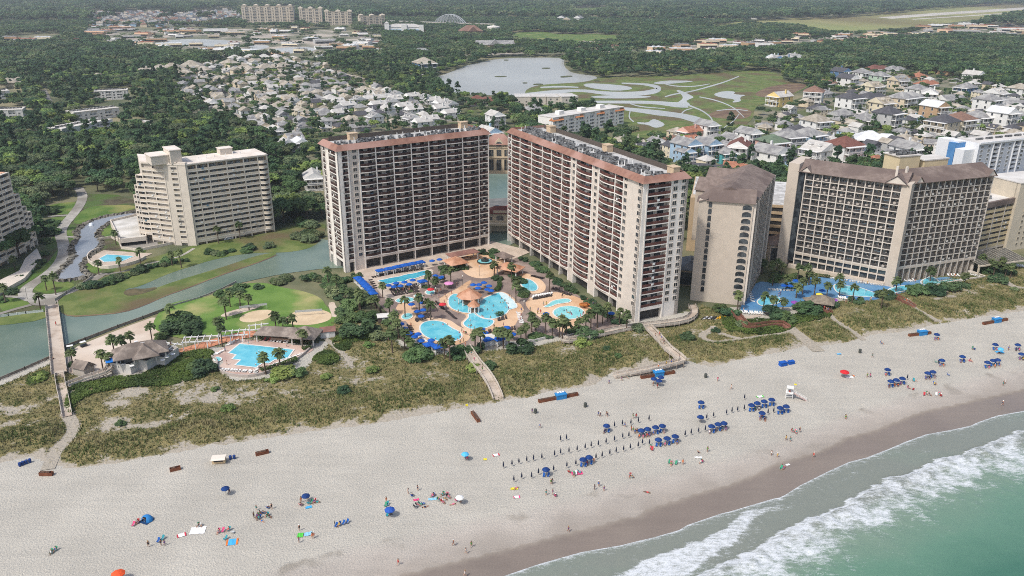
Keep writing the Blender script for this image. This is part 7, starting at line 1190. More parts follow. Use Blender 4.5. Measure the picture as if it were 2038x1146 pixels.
PL=[(D5,'g',[(240,625),(600,650),(695,675),(750,490),(860,500),(955,415),(1195,315),(1425,100)]),(D6,'g',[(1010,205),(1095,255),(1220,225),(1325,410),(880,700),(1060,655),(340,255),(350,340),(400,30)]),(K9,'g',[(1435,155),(1385,145),(1325,135),(1300,190),(1260,300)]),
 (D1,'r',[(70,240),(165,310),(265,440),(330,485),(420,505),(560,565),(440,565),(615,545),(770,615),(945,580),(1110,555),(1200,585),(1240,645),(1215,300),(1400,250),(1300,355),(1470,230),(820,775),(940,945),(800,975),(870,840),(1010,1035),(1400,1070),(1460,1060),(690,400)]),
 (D2,'r',[(380,65),(590,85),(640,245),(640,320),(1040,195),(1000,675),(830,690),(1080,755),(1200,745),(1240,775),(1390,725),(1540,645),(1620,605),(1740,565),(1880,605),(1970,665),(880,745),(760,800),(700,835),(420,855),(490,875),(560,890),(150,905),(220,875),(1160,780),(1680,600),(1480,700)]),
 (D3,'h',[(180,495),(490,495),(600,215),(760,275),(900,135),(1000,165),(1030,235),(960,315),(1100,325),(1250,355),(1400,335),(1380,280),(1560,385),(880,385),(700,125),(580,115),(600,525),(720,545),(1910,455),(470,100),(640,100)]),(D4,'h',[(520,375),(1340,305),(930,255),(1550,95),(1830,205),(1780,135),(1700,165),(1900,190),(1650,150)]),((0,330,.288),'g',[(265,925),(365,790),(305,780),(670,675),(820,655),(960,605),(1180,615),(790,475),(1240,610),(20,860),(90,650),(1500,450),(1650,420)])]
for Zp,zn,lst in PL:
    for x,y in lst:
        j=R.choice((0,1,2)) if zn!='g' else R.choice((0,1,0)); h=PH[j]; a=at(Zp,x,y,h); px_,py_=proj(a[0],a[1]); copy(PALMS[j],a,R.uniform(0,6),f'{("young ","tall ","short ")[j].replace("young ","")}palm with a bushy crown near the {zone_of(px_,py_)}','palms of the resort grounds',R.uniform(1.08,1.32))
SH={}
for k,(m,seed) in {'dark':('dark',1),'green':('green',2),'olive':('olive',3),'bright':('bright',4)}.items():
    SH[k]=[mesh_np('shrub',*[q*(1 if i else 1) for i,q in enumerate(crown(400+seed*10+j,14,110,.16,1,.8,.12,.66,(.3,.45),-.05))],LEAF[m],smooth=False) for j in range(2)]
def shrub(px,py,r,k,l,hz=.8,grp='shrubs of the dunes and gardens',rx=1.):
    x,y=G(px,py); z=float(dune_info(np.array([x]),np.array([y]))[0][0]) if inpoly(np.array([x]),np.array([y]),DUNE)[0] else .05; o=ob('shrub',R.choice(SH[k]),None,(x,y,z-.1),R.uniform(0,6),(r*rx,r,r*hz)); return props(o,l,'shrub',grp)
for px,py,r,k,l in ((350,660,6,'dark','largest dark shrub clump on the park lawn, pergola side'),(372,655,6.5,'dark','dark shrub on the lawn side of the big clump'),(362,640,5.5,'green','green shrub at the lagoon side of the big clump'),(340,650,4.5,'green','green shrub at the sandy lot side of the big clump'),(385,668,4,'dark','small dark shrub at the pergola end of the big clump'),(322,672,3.2,'green','rounded shrub by the sandy lot and restaurant'),(145,727,2.2,'green','round clipped shrub under the lone palm at the bridge'),(406,741,5,'dark','dark shrub mass below the tiny hot tub'),(392,735,3.6,'green','green shrub left of the dark mass below the tiny hot tub'),(566,752,4.8,'bright','bright yellow-green shrub below the park terrace wall'),(544,760,3,'bright','small bright shrub below the park terrace wall'),(592,752,3.4,'green','green shrub beside the bright one below the terrace wall'),(684,783,2.6,'dark','isolated dark round shrub in the dunes below the shed'),(735,692,2.4,'bright','low bright shrub below the clipped ball shrub'),(742,742,2.4,'bright','low bright patch of shrub in the middle dunes'),(712,668,7.5,'dark','huge dark shrub behind the clipped ball shrub'),(690,640,5,'green','green shrub above the huge dark shrub'),(728,640,5,'green','pale-topped shrub by the resort fence'),(700,612,5.5,'green','green shrub among palms at the lagoon corner of the resort'),(722,600,5,'dark','dark shrub among palms at the lagoon corner of the resort'),(680,625,3.5,'dark','dark shrub beside the larger sand court path'),(754,675,3.9,'olive','clipped ball-shaped shrub beside the resort fence'),(742,658,3.4,'olive','clipped shrub hedge above the ball-shaped shrub'),(832,714,5.6,'green','wide green shrub on the dune side of the pear-shaped pool'),(908,710,5.2,'green','dense green shrub at the top of the boardwalk'),(944,738,3,'bright','bright shrub at the stairs side of the boardwalk'),(946,700,4,'dark','dark shrub beside the striped canvas stall'),(972,735,3.2,'green','green shrub on the tower side of the boardwalk stairs'),(1036,702,5.2,'dark','lone dark rounded shrub in the dune hollow'),(1160,690,3.6,'bright','bright shrub below the raised walkway'),(1166,672,5,'dark','dark shrub against the raised walkway'),(1190,668,3,'green','green shrub under the raised walkway'),(1270,660,3.4,'olive','spiky olive shrub at the boardwalk corner of the long tower'),(1368,680,3.4,'dark','dark round shrub beside the looped sand path'),(1424,660,2,'dark','small dark shrub inside the looped sand path'),(1542,632,6,'dark','big dark shrub at the corner of the blue deck'),(1562,640,5,'green','green shrub below the big dark shrub at the blue deck'),(1605,622,6,'green','green shrub below the thatched bar'),(1452,628,4.5,'dark','dark shrub at the foot of the narrow slab'),(1430,618,4,'green','green shrub left of the narrow slab foot'),(1475,650,3,'olive','olive shrub by the red-brown deck'),(1650,612,4,'dark','dark shrub beside the bar hut walk'),(1704,604,3.4,'dark','dark shrub below the long hotel pool'),(1762,594,4.4,'dark','dark shrub at the end of the long hotel pool'),(1824,586,5.4,'green','green shrub below the lazy river, bar side'),(1858,585,5.6,'dark','large dark shrub below the lazy river'),(1892,578,5,'dark','dark shrub below the lazy river, annex side'),(1915,573,3.2,'dark','small dark shrub at the end of the lazy river'),(1985,562,4.6,'dark','dark shrub in front of the glass pavilion'),(1968,545,4.6,'green','green shrub by the palms of the glass pavilion'),(2000,545,5,'dark','dark shrub between palms at the glass pavilion'),(2018,582,2.2,'olive','small olive shrub by the far sand path'),(240,848,2,'green','small green shrub in the dunes near the footbridge path'),(455,818,2.4,'bright','bright low shrub in the dunes below the restaurant'),(80,758,2.6,'bright','bright low shrub left of the pale boardwalk'),(650,755,2.2,'bright','bright low shrub strip right of the terrace wall'),(430,778,1.8,'green','small shrub on the dune slope below the park terrace'),(1207,700,1.6,'dark','small dark shrub in the dune between the two boardwalks'),(1230,715,1.5,'green','tiny shrub in the dune near the long ramp')): shrub(px,py,r,k,l)
rs_=random.Random(31)
def strip(pts,n,r,ks,phr,grp,jit=4,hz=.75):
    P=smooth_line(pts,2); n=max(5,int(n*.62)); r=(r[0]*1.1,r[1]*1.15)
    for i in range(n):
        f=rs_.uniform(0,len(P)-1.001); a,b=P[int(f)],P[int(f)+1]; u=f-int(f); px,py=a[0]*(1-u)+b[0]*u+rs_.uniform(-jit,jit),a[1]*(1-u)+b[1]*u+rs_.uniform(-jit,jit)*.6; k=rs_.choice(ks); shrub(px,py,rs_.uniform(*r),k,f'{dict(dark="dark green",green="mid green",olive="grey-olive",bright="bright green")[k]} shrub {phr}',hz,grp)
strip([(170,575),(220,562),(270,545),(330,525),(400,510),(470,500),(540,490)],46,(2.0,4.0),['green','dark','green','olive'],'in the bank between the stepped condominium and lagoon','shrubs of the lagoon bank',6)
strip([(430,590),(460,580),(520,570),(560,560),(600,555),(650,555),(680,570)],34,(1.8,3.8),['dark','green','olive'],'along the lagoon edge of the park lawn','shrubs of the park edge',6)
strip([(640,545),(655,570),(670,590),(690,605),(715,590),(735,600)],30,(2.2,4.2),['dark','green','olive'],'in the thicket at the lagoon corner of the dark-balconied tower','shrubs at the tower corner',8)
strip([(600,480),(630,470),(600,440),(580,420),(620,410)],24,(3,5),['green','dark','olive','bright'],'on the marsh bank left of the dark-balconied tower','shrubs on the marsh bank',9)
strip([(20,570),(60,545),(85,520),(95,480)],22,(1.5,3),['dark','green'],'beside the ziggurat condominium','shrubs by the ziggurat',5); strip([(0,600),(20,590),(30,580)],8,(2,3.5),['dark','green'],'at the left frame edge below the ziggurat condominium','shrubs by the ziggurat foot',5)
strip([(880,535),(900,545),(915,530),(925,535)],12,(1.5,2.6),['green','dark'],'around the square terracotta pavilion','shrubs at the pavilion'); strip([(985,560),(1005,555),(1020,545),(1035,565),(1045,590)],20,(1.4,2.6),['green','dark'],'in the curved bed between walk and oval pool','shrubs of the curved bed',6); strip([(1060,525),(1090,545),(1120,570),(1150,590),(1180,608),(1215,630)],40,(1.5,2.6),['green','dark'],'under the long tower balconies','shrubs under the long tower',4)
strip([(975,505),(1000,515),(940,500),(1060,520),(1085,545)],18,(1.5,2.8),['dark','green'],'at the foot of the towers behind the fountain','shrubs behind the fountain',6); strip([(770,640),(790,665),(815,688),(845,700)],22,(1.6,3.0),['green','dark','olive'],'in the belt between resort fence and pear-shaped pool','shrubs of the resort belt',7); strip([(1060,672),(1100,672),(1150,655),(1200,645),(1245,640)],26,(1.3,2.4),['dark','green'],'in the palm belt along the raised walkway','shrubs of the palm belt',5); strip([(1540,560),(1560,545),(1590,550),(1610,565),(1580,575)],24,(1.6,2.8),['dark','green'],'under the palms between slab and big hotel','shrubs under the hotel palms',8)
strip([(770,545),(800,590),(840,575),(880,555)],10,(1,1.8),['green','dark'],'in the planters of the lap pool deck','shrubs of the lap pool planters',5); strip([(700,530),(715,550),(690,560),(665,548)],12,(1.6,2.6),['dark','green'],'at the foot of the dark-balconied tower corner','shrubs at the tower foot',4)
strip([(100,450),(98,470),(105,430),(90,410),(75,395)],16,(2.5,4.5),['dark','green','olive'],'between the ziggurat condominium and curved path','shrubs by the curved path',8)
def hedge(label,pts,wd,h):
    P=PG(smooth_line(pts,2)); rs=np.random.RandomState(len(label)); L_=sum(math.dist(a,b) for a,b in zip(P,P[1:])); n=int(L_*wd*46); q=np.array(P); seg=np.cumsum([0]+[math.dist(a,b) for a,b in zip(P,P[1:])]); t=rs.uniform(0,L_,n); x=np.interp(t,seg,q[:,0]); y=np.interp(t,seg,q[:,1]); r=rs.uniform(-wd/2,wd/2,n); z=np.where(rs.rand(n)<.55,h,rs.uniform(.1,h,n)); d=np.array([q[-1]-q[0]])[0]; d=d/np.linalg.norm(d); x=x-d[1]*r; y=y+d[0]*r; V,F=leaf_quads(np.stack([x,y,z+rs.normal(0,.08,n)],-1),np.stack([rs.normal(0,.5,n),rs.normal(0,.5,n),np.ones(n)],-1),.3,rs); o=P[0]; props(ob('hedge',mesh_np('hedge',V-np.array([o[0],o[1],0]),F,m_hedge,smooth=False),None,(o[0],o[1],0)),label,'hedge')
hedge('long clipped hedge on the dune side of the park pool',Z(*D6,[(840,845),(980,820),(1120,770),(1280,705)]),2.6,1.2); hedge('clipped hedge below the square end of the snack bar',Z(*D6,[(1200,490),(1330,510),(1450,520)]),2.2,1.2); hedge('short hedge at the corner of the park terrace',Z(*D6,[(1340,590),(1440,560)]),2,1.1); hedge('short clipped hedge at the start of the snack bar',Z(*D6,[(780,440),(870,450)]),1.6,1); hedge('curved hedge along the beach-entry pool wall',Z(*D2,[(440,260),(450,320),(400,370)]),2,1.3); hedge('clipped hedge block at the rim of the lower pool lobe',Z(*D2,[(400,660),(490,640)]),2.4,1.4); hedge('dark hedge along the base of the big hotel',Z(*D3,[(1090,240),(1180,250),(1270,265)]),1.8,1.3)
# ================================================================== BEACH THINGS AND PEOPLE
Z3b=(700,720,.3718); Z6=(1150,640,.253); Z4=(1338,600,.3435); Z2b=(0,880,.3435); Z5b=(1238,800,.3925)
def pt(Zp,x,y,z=0.): 
    a=G(Zp[0]+Zp[2]*x,Zp[1]+Zp[2]*y,z); return (a[0],a[1],.06)
BL={'the lifeguard stand':(1572,785),'the red parasol':(1682,745),'the blue dome tent':(293,1028),'the orange parasol':(233,1142),'the blue storage boxes':(1565,724),'the stairs boardwalk':(992,795),'the long ramp':(1290,745),'the dune path':(100,935),'the white beach hut':(435,918),'the wet sand':(1150,1060),'the pale blue parasol':(926,905),'the white parasol':(913,990),'the blue-box bin':(1110,795),'the long ramp bin':(1308,752),'the far timber bins':(1900,655),'the surf':(1850,850),'the right frame edge':(2020,690),'the white blanket':(394,1056),'the pink towel group':(1145,942),'the flag row':(682,1042)}
def nearb(px,py): return min(BL,key=lambda n:(BL[n][0]-px)**2+((BL[n][1]-py)*1.5)**2)
P_navy=parasol(navy,1.05,1.95); P_cy=parasol(flat('59b3dd'),1.05,1.95); P_wh=parasol(flat('e8e5de'),1.05,1.95); P_or=parasol(flat('e0562a'),1.45,2.1); P_rd=parasol(flat('c92a2f'),1.5,2.0); PROT+=[P_navy,P_cy,P_wh,P_or,P_rd]
def closedp(m):
    t=thing('closed_parasol','closed','parasol',(0,0,-900)); ob('canopy',MB().lathe([(.05,.55),(.22,.7),(.19,1.3),(.09,1.95),(.02,2.2)],7).mesh('canopy',m),t); ob('pole',MB().tube((0,0,-.1),(0,0,2.3),.03).mesh('pole',postm),t); index(t); PROT.append(t); return t
PC=closedp(mat('navy_dark','1c2740','151d30',2,rough=.8))
for l,row_ in (([(812,548),(858,537),(895,527),(937,517),(973,511),(1018,502),(1086,487),(1119,476),(1163,469),(1207,460),(1250,449),(1282,440),(1321,432),(1362,420),(1407,407),(1451,392),(1484,385)],'middle row'),([(868,622),(910,606),(963,603),(1000,583),(1081,566),(1152,547),(1200,535),(1308,502),(1341,493),(1382,480),(1416,469),(1456,459),(1492,450),(1534,440),(1557,424),(1594,426)],'seaward row'),([(1118,406),(1150,400),(1407,332),(1449,323),(1495,318),(1535,308),(1592,297)],'landward row')):
    for x,y in l: px,py=Z3b[0]+Z3b[2]*x,Z3b[1]+Z3b[2]*y; copy(PC,pt(Z3b,x,y,1.35),R.uniform(0,6),f'closed dark navy parasol in the {row_} near {nearb(px,py)}','closed parasols in rows')
for x,y in [(845,875),(893,862),(951,848),(1004,834),(1015,742),(1069,726),(1171,705),(1214,691),(1258,681),(1311,670),(1498,703),(1542,691),(1313,585)]: px,py=Z6[0]+Z6[2]*x,Z6[1]+Z6[2]*y; copy(PC,pt(Z6,x,y,1.35),R.uniform(0,6),f'closed dark navy parasol in the rows near {nearb(px,py)}','closed parasols in rows')
copy(PC,pt(Z4,1363,436,1.2),0,'closed navy parasol at the end of three open ones, right side of the beach')
def chair(m):
    t=thing('beach_chair','chair','chair',(0,0,-900)); b=MB(); b.box(-.28,.28,-.3,.3,.28,.33); ob('seat',b.mesh('seat',m),t); b=MB(); b.add([(-.28,.28,.3),(.28,.28,.3),(.28,.62,.95),(-.28,.62,.95),(-.28,.33,.28),(.28,.33,.28),(.28,.67,.93),(-.28,.67,.93)],[(0,1,2,3),(7,6,5,4),(0,4,5,1),(1,5,6,2),(2,6,7,3),(3,7,4,0)]); ob('backrest',b.mesh('backrest',m),t); f=MB()
    for x in (-.3,.3): f.tube((x,-.32,0),(x,.3,.42),.022,n=4); f.tube((x,.45,0),(x,-.3,.45),.022,n=4); f.tube((x,-.3,.5),(x,.38,.52),.025,n=4)
    ob('frame',f.mesh('frame',steel),t); index(t); PROT.append(t); return t
CH={k:chair(flat(h)) for k,h in {'blue':'1f57a0','green':'3b8f6d','red':'b8343a','striped white':'d8d8d4','teal':'2a8f99','pink':'d0507a','dark':'2c3138'}.items()}
# ---- people
def skinned(name,J,E_,m):
    me=bpy.data.meshes.new(name); me.from_pydata([j[:3] for j in J],E_,[]); o=bpy.data.objects.new(name,me); C.objects.link(o); md=o.modifiers.new('s','SKIN'); sv=me.skin_vertices[0].data
    for i,j in enumerate(J): sv[i].radius=(j[3],j[3]*(j[4] if len(j)>4 else 1)); sv[i].use_root=(i==0)
    o.modifiers.new('u','SUBSURF').levels=1; dg=bpy.context.evaluated_depsgraph_get(); r=bpy.data.meshes.new_from_object(o.evaluated_get(dg)); r.name=name; r.materials.clear(); r.materials.append(m); bpy.data.objects.remove(o); 
    for p in r.polygons: p.use_smooth=True
    return r
SKIN=mat('skin','c59a80','b4866c',2,rough=.6); HAIRM=flat('4a3526',.8); SUIT=flat('c23b42',.8); HAT=flat('e9e6df',.8)
def person_proto(pose):
    V=Vector; lie=pose=='lie'
    pel=V((0,0,.92)); ch=V((0,.02,1.30)); nk=V((0,.02,1.48)); hd=V((0,-.02,1.60)); tp=V((0,-.01,1.72)); hips=[V((s*.10,0,.88)) for s in (-1,1)]; sh=[V((s*.19,.02,1.40)) for s in (-1,1)]
    if pose=='stand': kn=[V((-.11,-.02,.48)),V((.12,-.01,.48))]; an=[V((-.12,.02,.08)),V((.14,.02,.08))]; el=[V((-.27,.03,1.12)),V((.27,.05,1.13))]; ha=[V((-.28,-.05,.86)),V((.22,-.14,1.0))]
    elif pose=='walk': kn=[V((-.10,-.20,.50)),V((.10,.06,.47))]; an=[V((-.10,-.24,.09)),V((.10,.38,.16))]; el=[V((-.27,.12,1.13)),V((.27,-.06,1.13))]; ha=[V((-.25,.05,.88)),V((.24,-.24,.93))]
    elif pose=='sit': 
        d=V((0,0,-.55)); pel+=d; ch=V((0,.16,.72)); nk=V((0,.22,.90)); hd=V((0,.20,1.02)); tp=V((0,.22,1.13)); hips=[V((s*.10,0,.36)) for s in (-1,1)]; sh=[V((s*.19,.20,.82)) for s in (-1,1)]; kn=[V((s*.14,-.44,.42)) for s in (-1,1)]; an=[V((s*.14,-.62,.06)) for s in (-1,1)]; el=[V((s*.28,.10,.56)) for s in (-1,1)]; ha=[V((s*.22,-.16,.50)) for s in (-1,1)]
    elif lie: pel=V((0,0,.14)); ch=V((0,.38,.16)); nk=V((0,.56,.16)); hd=V((0,.68,.18)); tp=V((0,.80,.18)); hips=[V((s*.10,-.04,.13)) for s in (-1,1)]; sh=[V((s*.19,.48,.15)) for s in (-1,1)]; kn=[V((s*.12,-.44,.14)) for s in (-1,1)]; an=[V((s*.13,-.84,.08)) for s in (-1,1)]; el=[V((-.34,.32,.1)),V((.36,.58,.1))]; ha=[V((-.30,.06,.08)),V((.22,.78,.1))]
    J=[];E_=[]
    def j(v,r,p=None,k=1): J.append((*v,r,k)); 
    def add(v,r,p): J.append((*v,r)); E_.append((p,len(J)-1)); return len(J)-1
    J.append((*pel,.15)); c=add(ch,.155,0); n=add(nk,.062,c); h=add(hd,.10,n); t_=add(tp,.085,h)
    fw=V((0,-1,0)) if not lie else V((0,0,1)); add(hd+fw*.115,.016,h)
    for s in (0,1):
        a=add(hips[s],.10,0); k=add(kn[s],.062,a); f=add(an[s],.042,k); add(an[s]+(V((0,-.16,-.04)) if not lie else V((0,-.06,.12))),.034,f); a=add(sh[s],.062,c); k=add(el[s],.042,a); w_=add(ha[s],.032,k); d=(ha[s]-el[s]).normalized(); sd=d.cross(V((0,1,.3))).normalized(); pm=add(ha[s]+d*.07,.038,w_)
        for q,ln in ((-1.5,.075),(-.5,.09),(.5,.085),(1.5,.065)): k1=add(ha[s]+d*.11+sd*q*.021,.010,pm); add(ha[s]+d*(.11+ln)+sd*q*.025+fw*.02,.008,k1)
        k1=add(ha[s]+d*.04+fw*.05,.011,w_); add(ha[s]+d*.09+fw*.075,.009,k1)
    t=thing('person','person','person',(0,0,-900)); ob('body',skinned('body_'+pose,J,E_,SKIN),t); ax=(ch-pel).normalized(); b=MB(); L_=[]; 
    def ring(c_,r,ax_): 
        a=ax_.orthogonal().normalized(); q=ax_.cross(a); return [tuple(c_+(a*math.cos(u)+q*math.sin(u))*r) for u in np.linspace(0,6.283,10,endpoint=False)]
    rr=[ring(pel-ax*.13,.155,ax),ring(pel,.178,ax),ring(pel+ax*.16,.17,ax),ring(ch,.175,ax),ring(ch+ax*.08,.15,ax)]; vv=sum(rr,[]); b.add(vv,[(k*10+i,k*10+(i+1)%10,(k+1)*10+(i+1)%10,(k+1)*10+i) for k in range(4) for i in range(10)]); sm=b.mesh('swimwear',SUIT); ob('swimwear',sm,t)
    up=(tp-nk).normalized(); q=MB(); bk=-fw; cc=hd+up*.05+bk*.025; rr=[ring(cc-up*.10+bk*.06,.07,up),ring(cc-up*.02+bk*.02,.122,up),ring(cc+up*.06,.118,up),ring(cc+up*.125,.06,up)]; q.add(sum(rr,[]),[(k*10+i,k*10+(i+1)%10,(k+1)*10+(i+1)%10,(k+1)*10+i) for k in range(3) for i in range(10)]+[tuple(range(30,40))]); ob('hair',q.mesh('hair',HAIRM),t)
    index(t); PROT.append(t); return t
PP={k:person_proto(k) for k in ('stand','walk','sit','lie')}
SUITS={'red':'c23b42','navy':'22304f','black':'24242a','white':'dcdad4','teal':'2f8f8c','pink':'d86a92','green':'4d8a4a','orange':'d8743a','blue':'2f62ab','grey':'86868a','yellow':'d6b84a','purple':'6e4a8c'}
SM={k:flat(h,.8) for k,h in SUITS.items()}; SK={'a':SKIN,'b':mat('skin_tan','a87a5e','96694f',2,rough=.6),'c':mat('skin_dark','6f4c3a','5f3f30',2,rough=.6)}; HM={'brown':HAIRM,'black':flat('241d1a',.8),'blond':flat('a98a5c',.8),'a pale hat':HAT}
rp=random.Random(77); VERB={'stand':'standing','walk':'walking','sit':'sitting','lie':'lying'}
def person(pose,loc,where,z=None,suit=None,rz=None,grp='people on the beach',seat=False,s=None):
    su=suit or rp.choice(list(SUITS)); hr=rp.choices(list(HM),[4,3,2,2])[0]; sk=rp.choices('abc',[5,3,1])[0]; v=VERB[pose]; l=(f'{hr}-haired person in {su} {v} {where}' if 'hat' not in hr else f'pale-hatted person in {su} {v} {where}')
    return copy(PP[pose],(loc[0],loc[1],z if z is not None else loc[2]-.02),rz if rz is not None else rp.uniform(0,6.28),l,grp,s or rp.uniform(.92,1.06),mats={SUIT.name:SM[su],SKIN.name:SK[sk],HAIRM.name:HM[hr]})
def seated(Zp,x,y,col,rz,where,occupied=True,dx=0,dy=0):
    a=pt(Zp,x,y,.3); a=(a[0]+dx,a[1]+dy,.06); copy(CH[col],a,rz,f'{col} beach chair {where}','beach chairs')
    if occupied: person('sit',(a[0],a[1],a[2]),'on chair '+where,rz=rz)
# open navy parasols, two chairs under each
for Zp,lst in ((Z6,[(227,812),(500,849),(550,838),(613,824),(666,813),(635,921),(703,911),(767,895),(43,1077),(90,1060),(1054,816),(1104,800),(1151,792),(971,628),(1368,650),(1413,634),(1468,621),(1527,607),(1451,712),(1594,672),(1641,660)]),(Z3b,[(1040,571)]),(Z4,[(1534,187),(1249,390),(1268,457),(1300,450),(1335,441),(1482,410),(1512,403),(1564,336),(1683,315),(1874,245),(2004,247),(2025,300),(1828,348),(1861,338),(1888,334)])):
    for x,y in lst:
        a=pt(Zp,x,y,2.25); px,py=proj(a[0],a[1],1); w_=nearb(px,py); copy(P_navy,a,rp.uniform(0,.8),f'open navy parasol over chairs near {w_}','open navy parasols')
        for k in (-1,1):
            rz=-.35+rp.uniform(-.2,.2); q=(a[0]+k*.55,a[1]-.5,.06); copy(CH['blue'],q,rz,f'blue beach chair under an open navy parasol near {w_}','blue chairs under parasols')
            if rp.random()<.45: person('sit',q,f'under a navy parasol near {w_}',rz=rz)
for x,y in ((600,445),(640,460),(655,432)): copy(P_navy,pt(Z6,x,y,2.2),0,'open navy parasol in the cluster of three at the timber bin by the long ramp','parasol cluster')
copy(P_cy,pt(Z3b,607,490,2.2),0,'lone pale blue parasol on the open sand'); copy(parasol(flat('2a55a8'),1.25,2.0),pt(Z3b,203,788,2.2),0,'royal blue parasol with chairs at the left group near the damp sand'); copy(P_wh,pt(Z3b,578,722,2.2),0,'white parasol tilted over the big sitting group'); copy(P_or,pt(Z2b,683,757,2.3),0,'bright orange parasol cut by the bottom frame edge'); copy(P_rd,pt(Z4,1000,405,2.2),0,'large red parasol alone on the open sand'); copy(P_navy,pt(Z4,165,663,2.3),.2,'dark parasol carried by a person near the parasol rows'); copy(P_navy,pt(Z2b,1306,275,1.6),.4,'dark blue parasol carried sideways across the empty sand'); copy(P_cy,pt(Z4,1905,272,2.2),.2,'pale blue parasol over the group near the far timber bins'); copy(P_navy,pt(Z2b,1772,318,1.6),.3,'dark folded parasol at the upper left sitting group')
PROT.append(bpy.data.objects['parasol.%03d'%0]) if 0 else None
def bins():
    wd=mat('bin_timber','7d4f38','693f2d',.6,rough=.9); bx=flat('2f7fb8',.6)
    def bin_(label,Zp,p,q,blue=None,h=.9,w_=1.0):
        A,E=Vector(pt(Zp,*p)[:2]),Vector(pt(Zp,*q)[:2]); t=thing('timber_bin',label,'storage bin',(A.x,A.y,.04),math.atan2((E-A).y,(E-A).x)); L_=(E-A).length; b=MB(); b.box(0,L_,-w_/2,-w_/2+.12,0,h); b.box(0,L_,w_/2-.12,w_/2,0,h); b.box(0,.12,-w_/2+.121,w_/2-.121,0,h); b.box(L_-.12,L_,-w_/2+.121,w_/2-.121,0,h); b.box(.12,L_-.12,-w_/2+.121,w_/2-.121,.3,.4); ob('plank_frame',b.mesh('plank_frame',wd),t)
        l=MB(); [l.box(x,x+1.1,-w_/2+.15,w_/2-.15,.4,h+.1) for x in np.arange(.3,L_-1.3,1.25)]; ob('lounger_stack',l.mesh('lounger_stack',mat('stack_dark','4a3a30','6e5646',2,rough=.9)),t)
        if blue is not None:
            x=L_*blue; b=MB(); b.box(x-1.6,x+1.6,-.9,.9,.02,1.7); b.hip(-1.6+x,1.6+x,-.9,.9,1.7,.35,.15); ob('rental_box',b.mesh('rental_box',bx),t); k=MB(); [k.box(x-1.2+i*.85,x-.6+i*.85,-.2,.6,2.03,2.1) for i in range(3)]; ob('sign_panel',k.mesh('sign_panel',whitep),t)
    bin_('long timber bin with a blue rental box, next to the stairs boardwalk',Z3b,(1000,218),(1210,178),.56); bin_('long timber bin with a blue box behind a parasol cluster, along the long ramp',Z6,(495,448),(760,405),.52); bin_('long timber bin with blue box, nearer of the two at the far dunes',Z4,(1370,202),(1495,186),.6); bin_('long timber bin with blue box, farther of the two at the far dunes',Z4,(1800,134),(1938,108),.55); bin_('short rusty timber bin lying at an angle near the stairs boardwalk',Z3b,(645,276),(680,325)); bin_('short dark timber bin at the end of the dune path',Z2b,(232,190),(308,190)); bin_('short dark timber bin between the dune path and the beach hut',Z2b,(985,170),(1048,155)); bin_('short dark timber bin right of the white beach hut',Z2b,(1482,78),(1558,60))
    for x,y,l in ((115,130,'first'),(133,122,'second'),(152,115,'third'),(172,108,'fourth')): can(Z2b,x,y,flat('24407a'),f'small blue waste bin at the dune path, {l} from the sea end')
    for x,y,l in ((1335,90,'nearer the hut'),(1357,87,'farther from the hut')): can(Z2b,x,y,flat('24407a'),f'small blue waste bin beside the white beach hut, {l}')
    for Zp,x,y,l in ((Z3b,983,267,'dark waste bin beside a person below the stairs boardwalk'),(Z3b,1250,234,'dark waste bin alone on the open sand'),(Z4,1087,290,'dark waste bin on the sand below the thatched bar path'),(Z6,1006,430,'dark waste bin between ramp end and lifeguard stand')): can(Zp,x,y,flat('4a4d48'),l,1.15)
    for x,y,s,l in ((1613,335,.82,'large royal blue storage box on the back beach'),(1678,322,.68,'smaller royal blue storage box on the back beach')):
        t=thing('storage_box',l,'storage box',pt(Z6,x,y,.5),.35,s=s); b=MB(); b.box(-1.5,1.5,-.9,.9,0,1.4); ob('body',b.mesh('body',royal),t); ob('lid',MB().box(-1.6,1.6,-1,1,1.4,1.65).mesh('lid',royal),t)
    t=thing('beach_hut','small cream beach hut with a sloping canvas front by the dunes','hut',pt(Z2b,1270,120,0),.15); b=MB(); b.box(-1.7,1.7,-.5,1.1,0,1.5); ob('wall',b.mesh('wall',weather('c9b08c')),t); ob('roof',MB().prism([(-1.8,-1.3),(1.8,-1.3),(1.8,1.2),(-1.8,1.2)],1.5,1.7,top=[(-1.8,-.6),(1.8,-.6),(1.8,1.2),(-1.8,1.2)]).mesh('roof',flat('e0d4c4')),t); ob('window',MB().box(-1.2,1.2,-.55,-.5,.6,1.3).mesh('window',DARK),t)
    t=thing('dome_tent','blue dome tent with an open front on the sand','tent',pt(Z2b,853,445,.3),-.4); V=[];F=[];n=12
    for k in range(7):
        e=k/6*math.pi/2
        for i in range(n): a=2*math.pi*i/n; V.append((1.5*math.cos(e)*math.cos(a),1.2*math.cos(e)*math.sin(a),1.35*math.sin(e)))
    F=[(k*n+i,k*n+(i+1)%n,(k+1)*n+(i+1)%n,(k+1)*n+i) for k in range(6) for i in range(n) if not (k<4 and i in (8,9))]; ob('canvas',MB().add(V,F).mesh('canvas',flat('2a78b4')),t); ob('groundsheet',MB().box(-1.3,1.3,-1.5,1,.01,.04).mesh('groundsheet',flat('1f3f66')),t)
def can(Zp,x,y,m,l,s=.9):
    t=thing('waste_bin',l,'waste bin',pt(Zp,x,y,.5),s=s); ob('body',MB().lathe([(.36,0),(.42,.2),(.44,1.0),(.40,1.05)],10).mesh('body',m),t); ob('lid',MB().lathe([(.46,1.05),(.4,1.18),(.1,1.24)],10).mesh('lid',m),t)
bins()
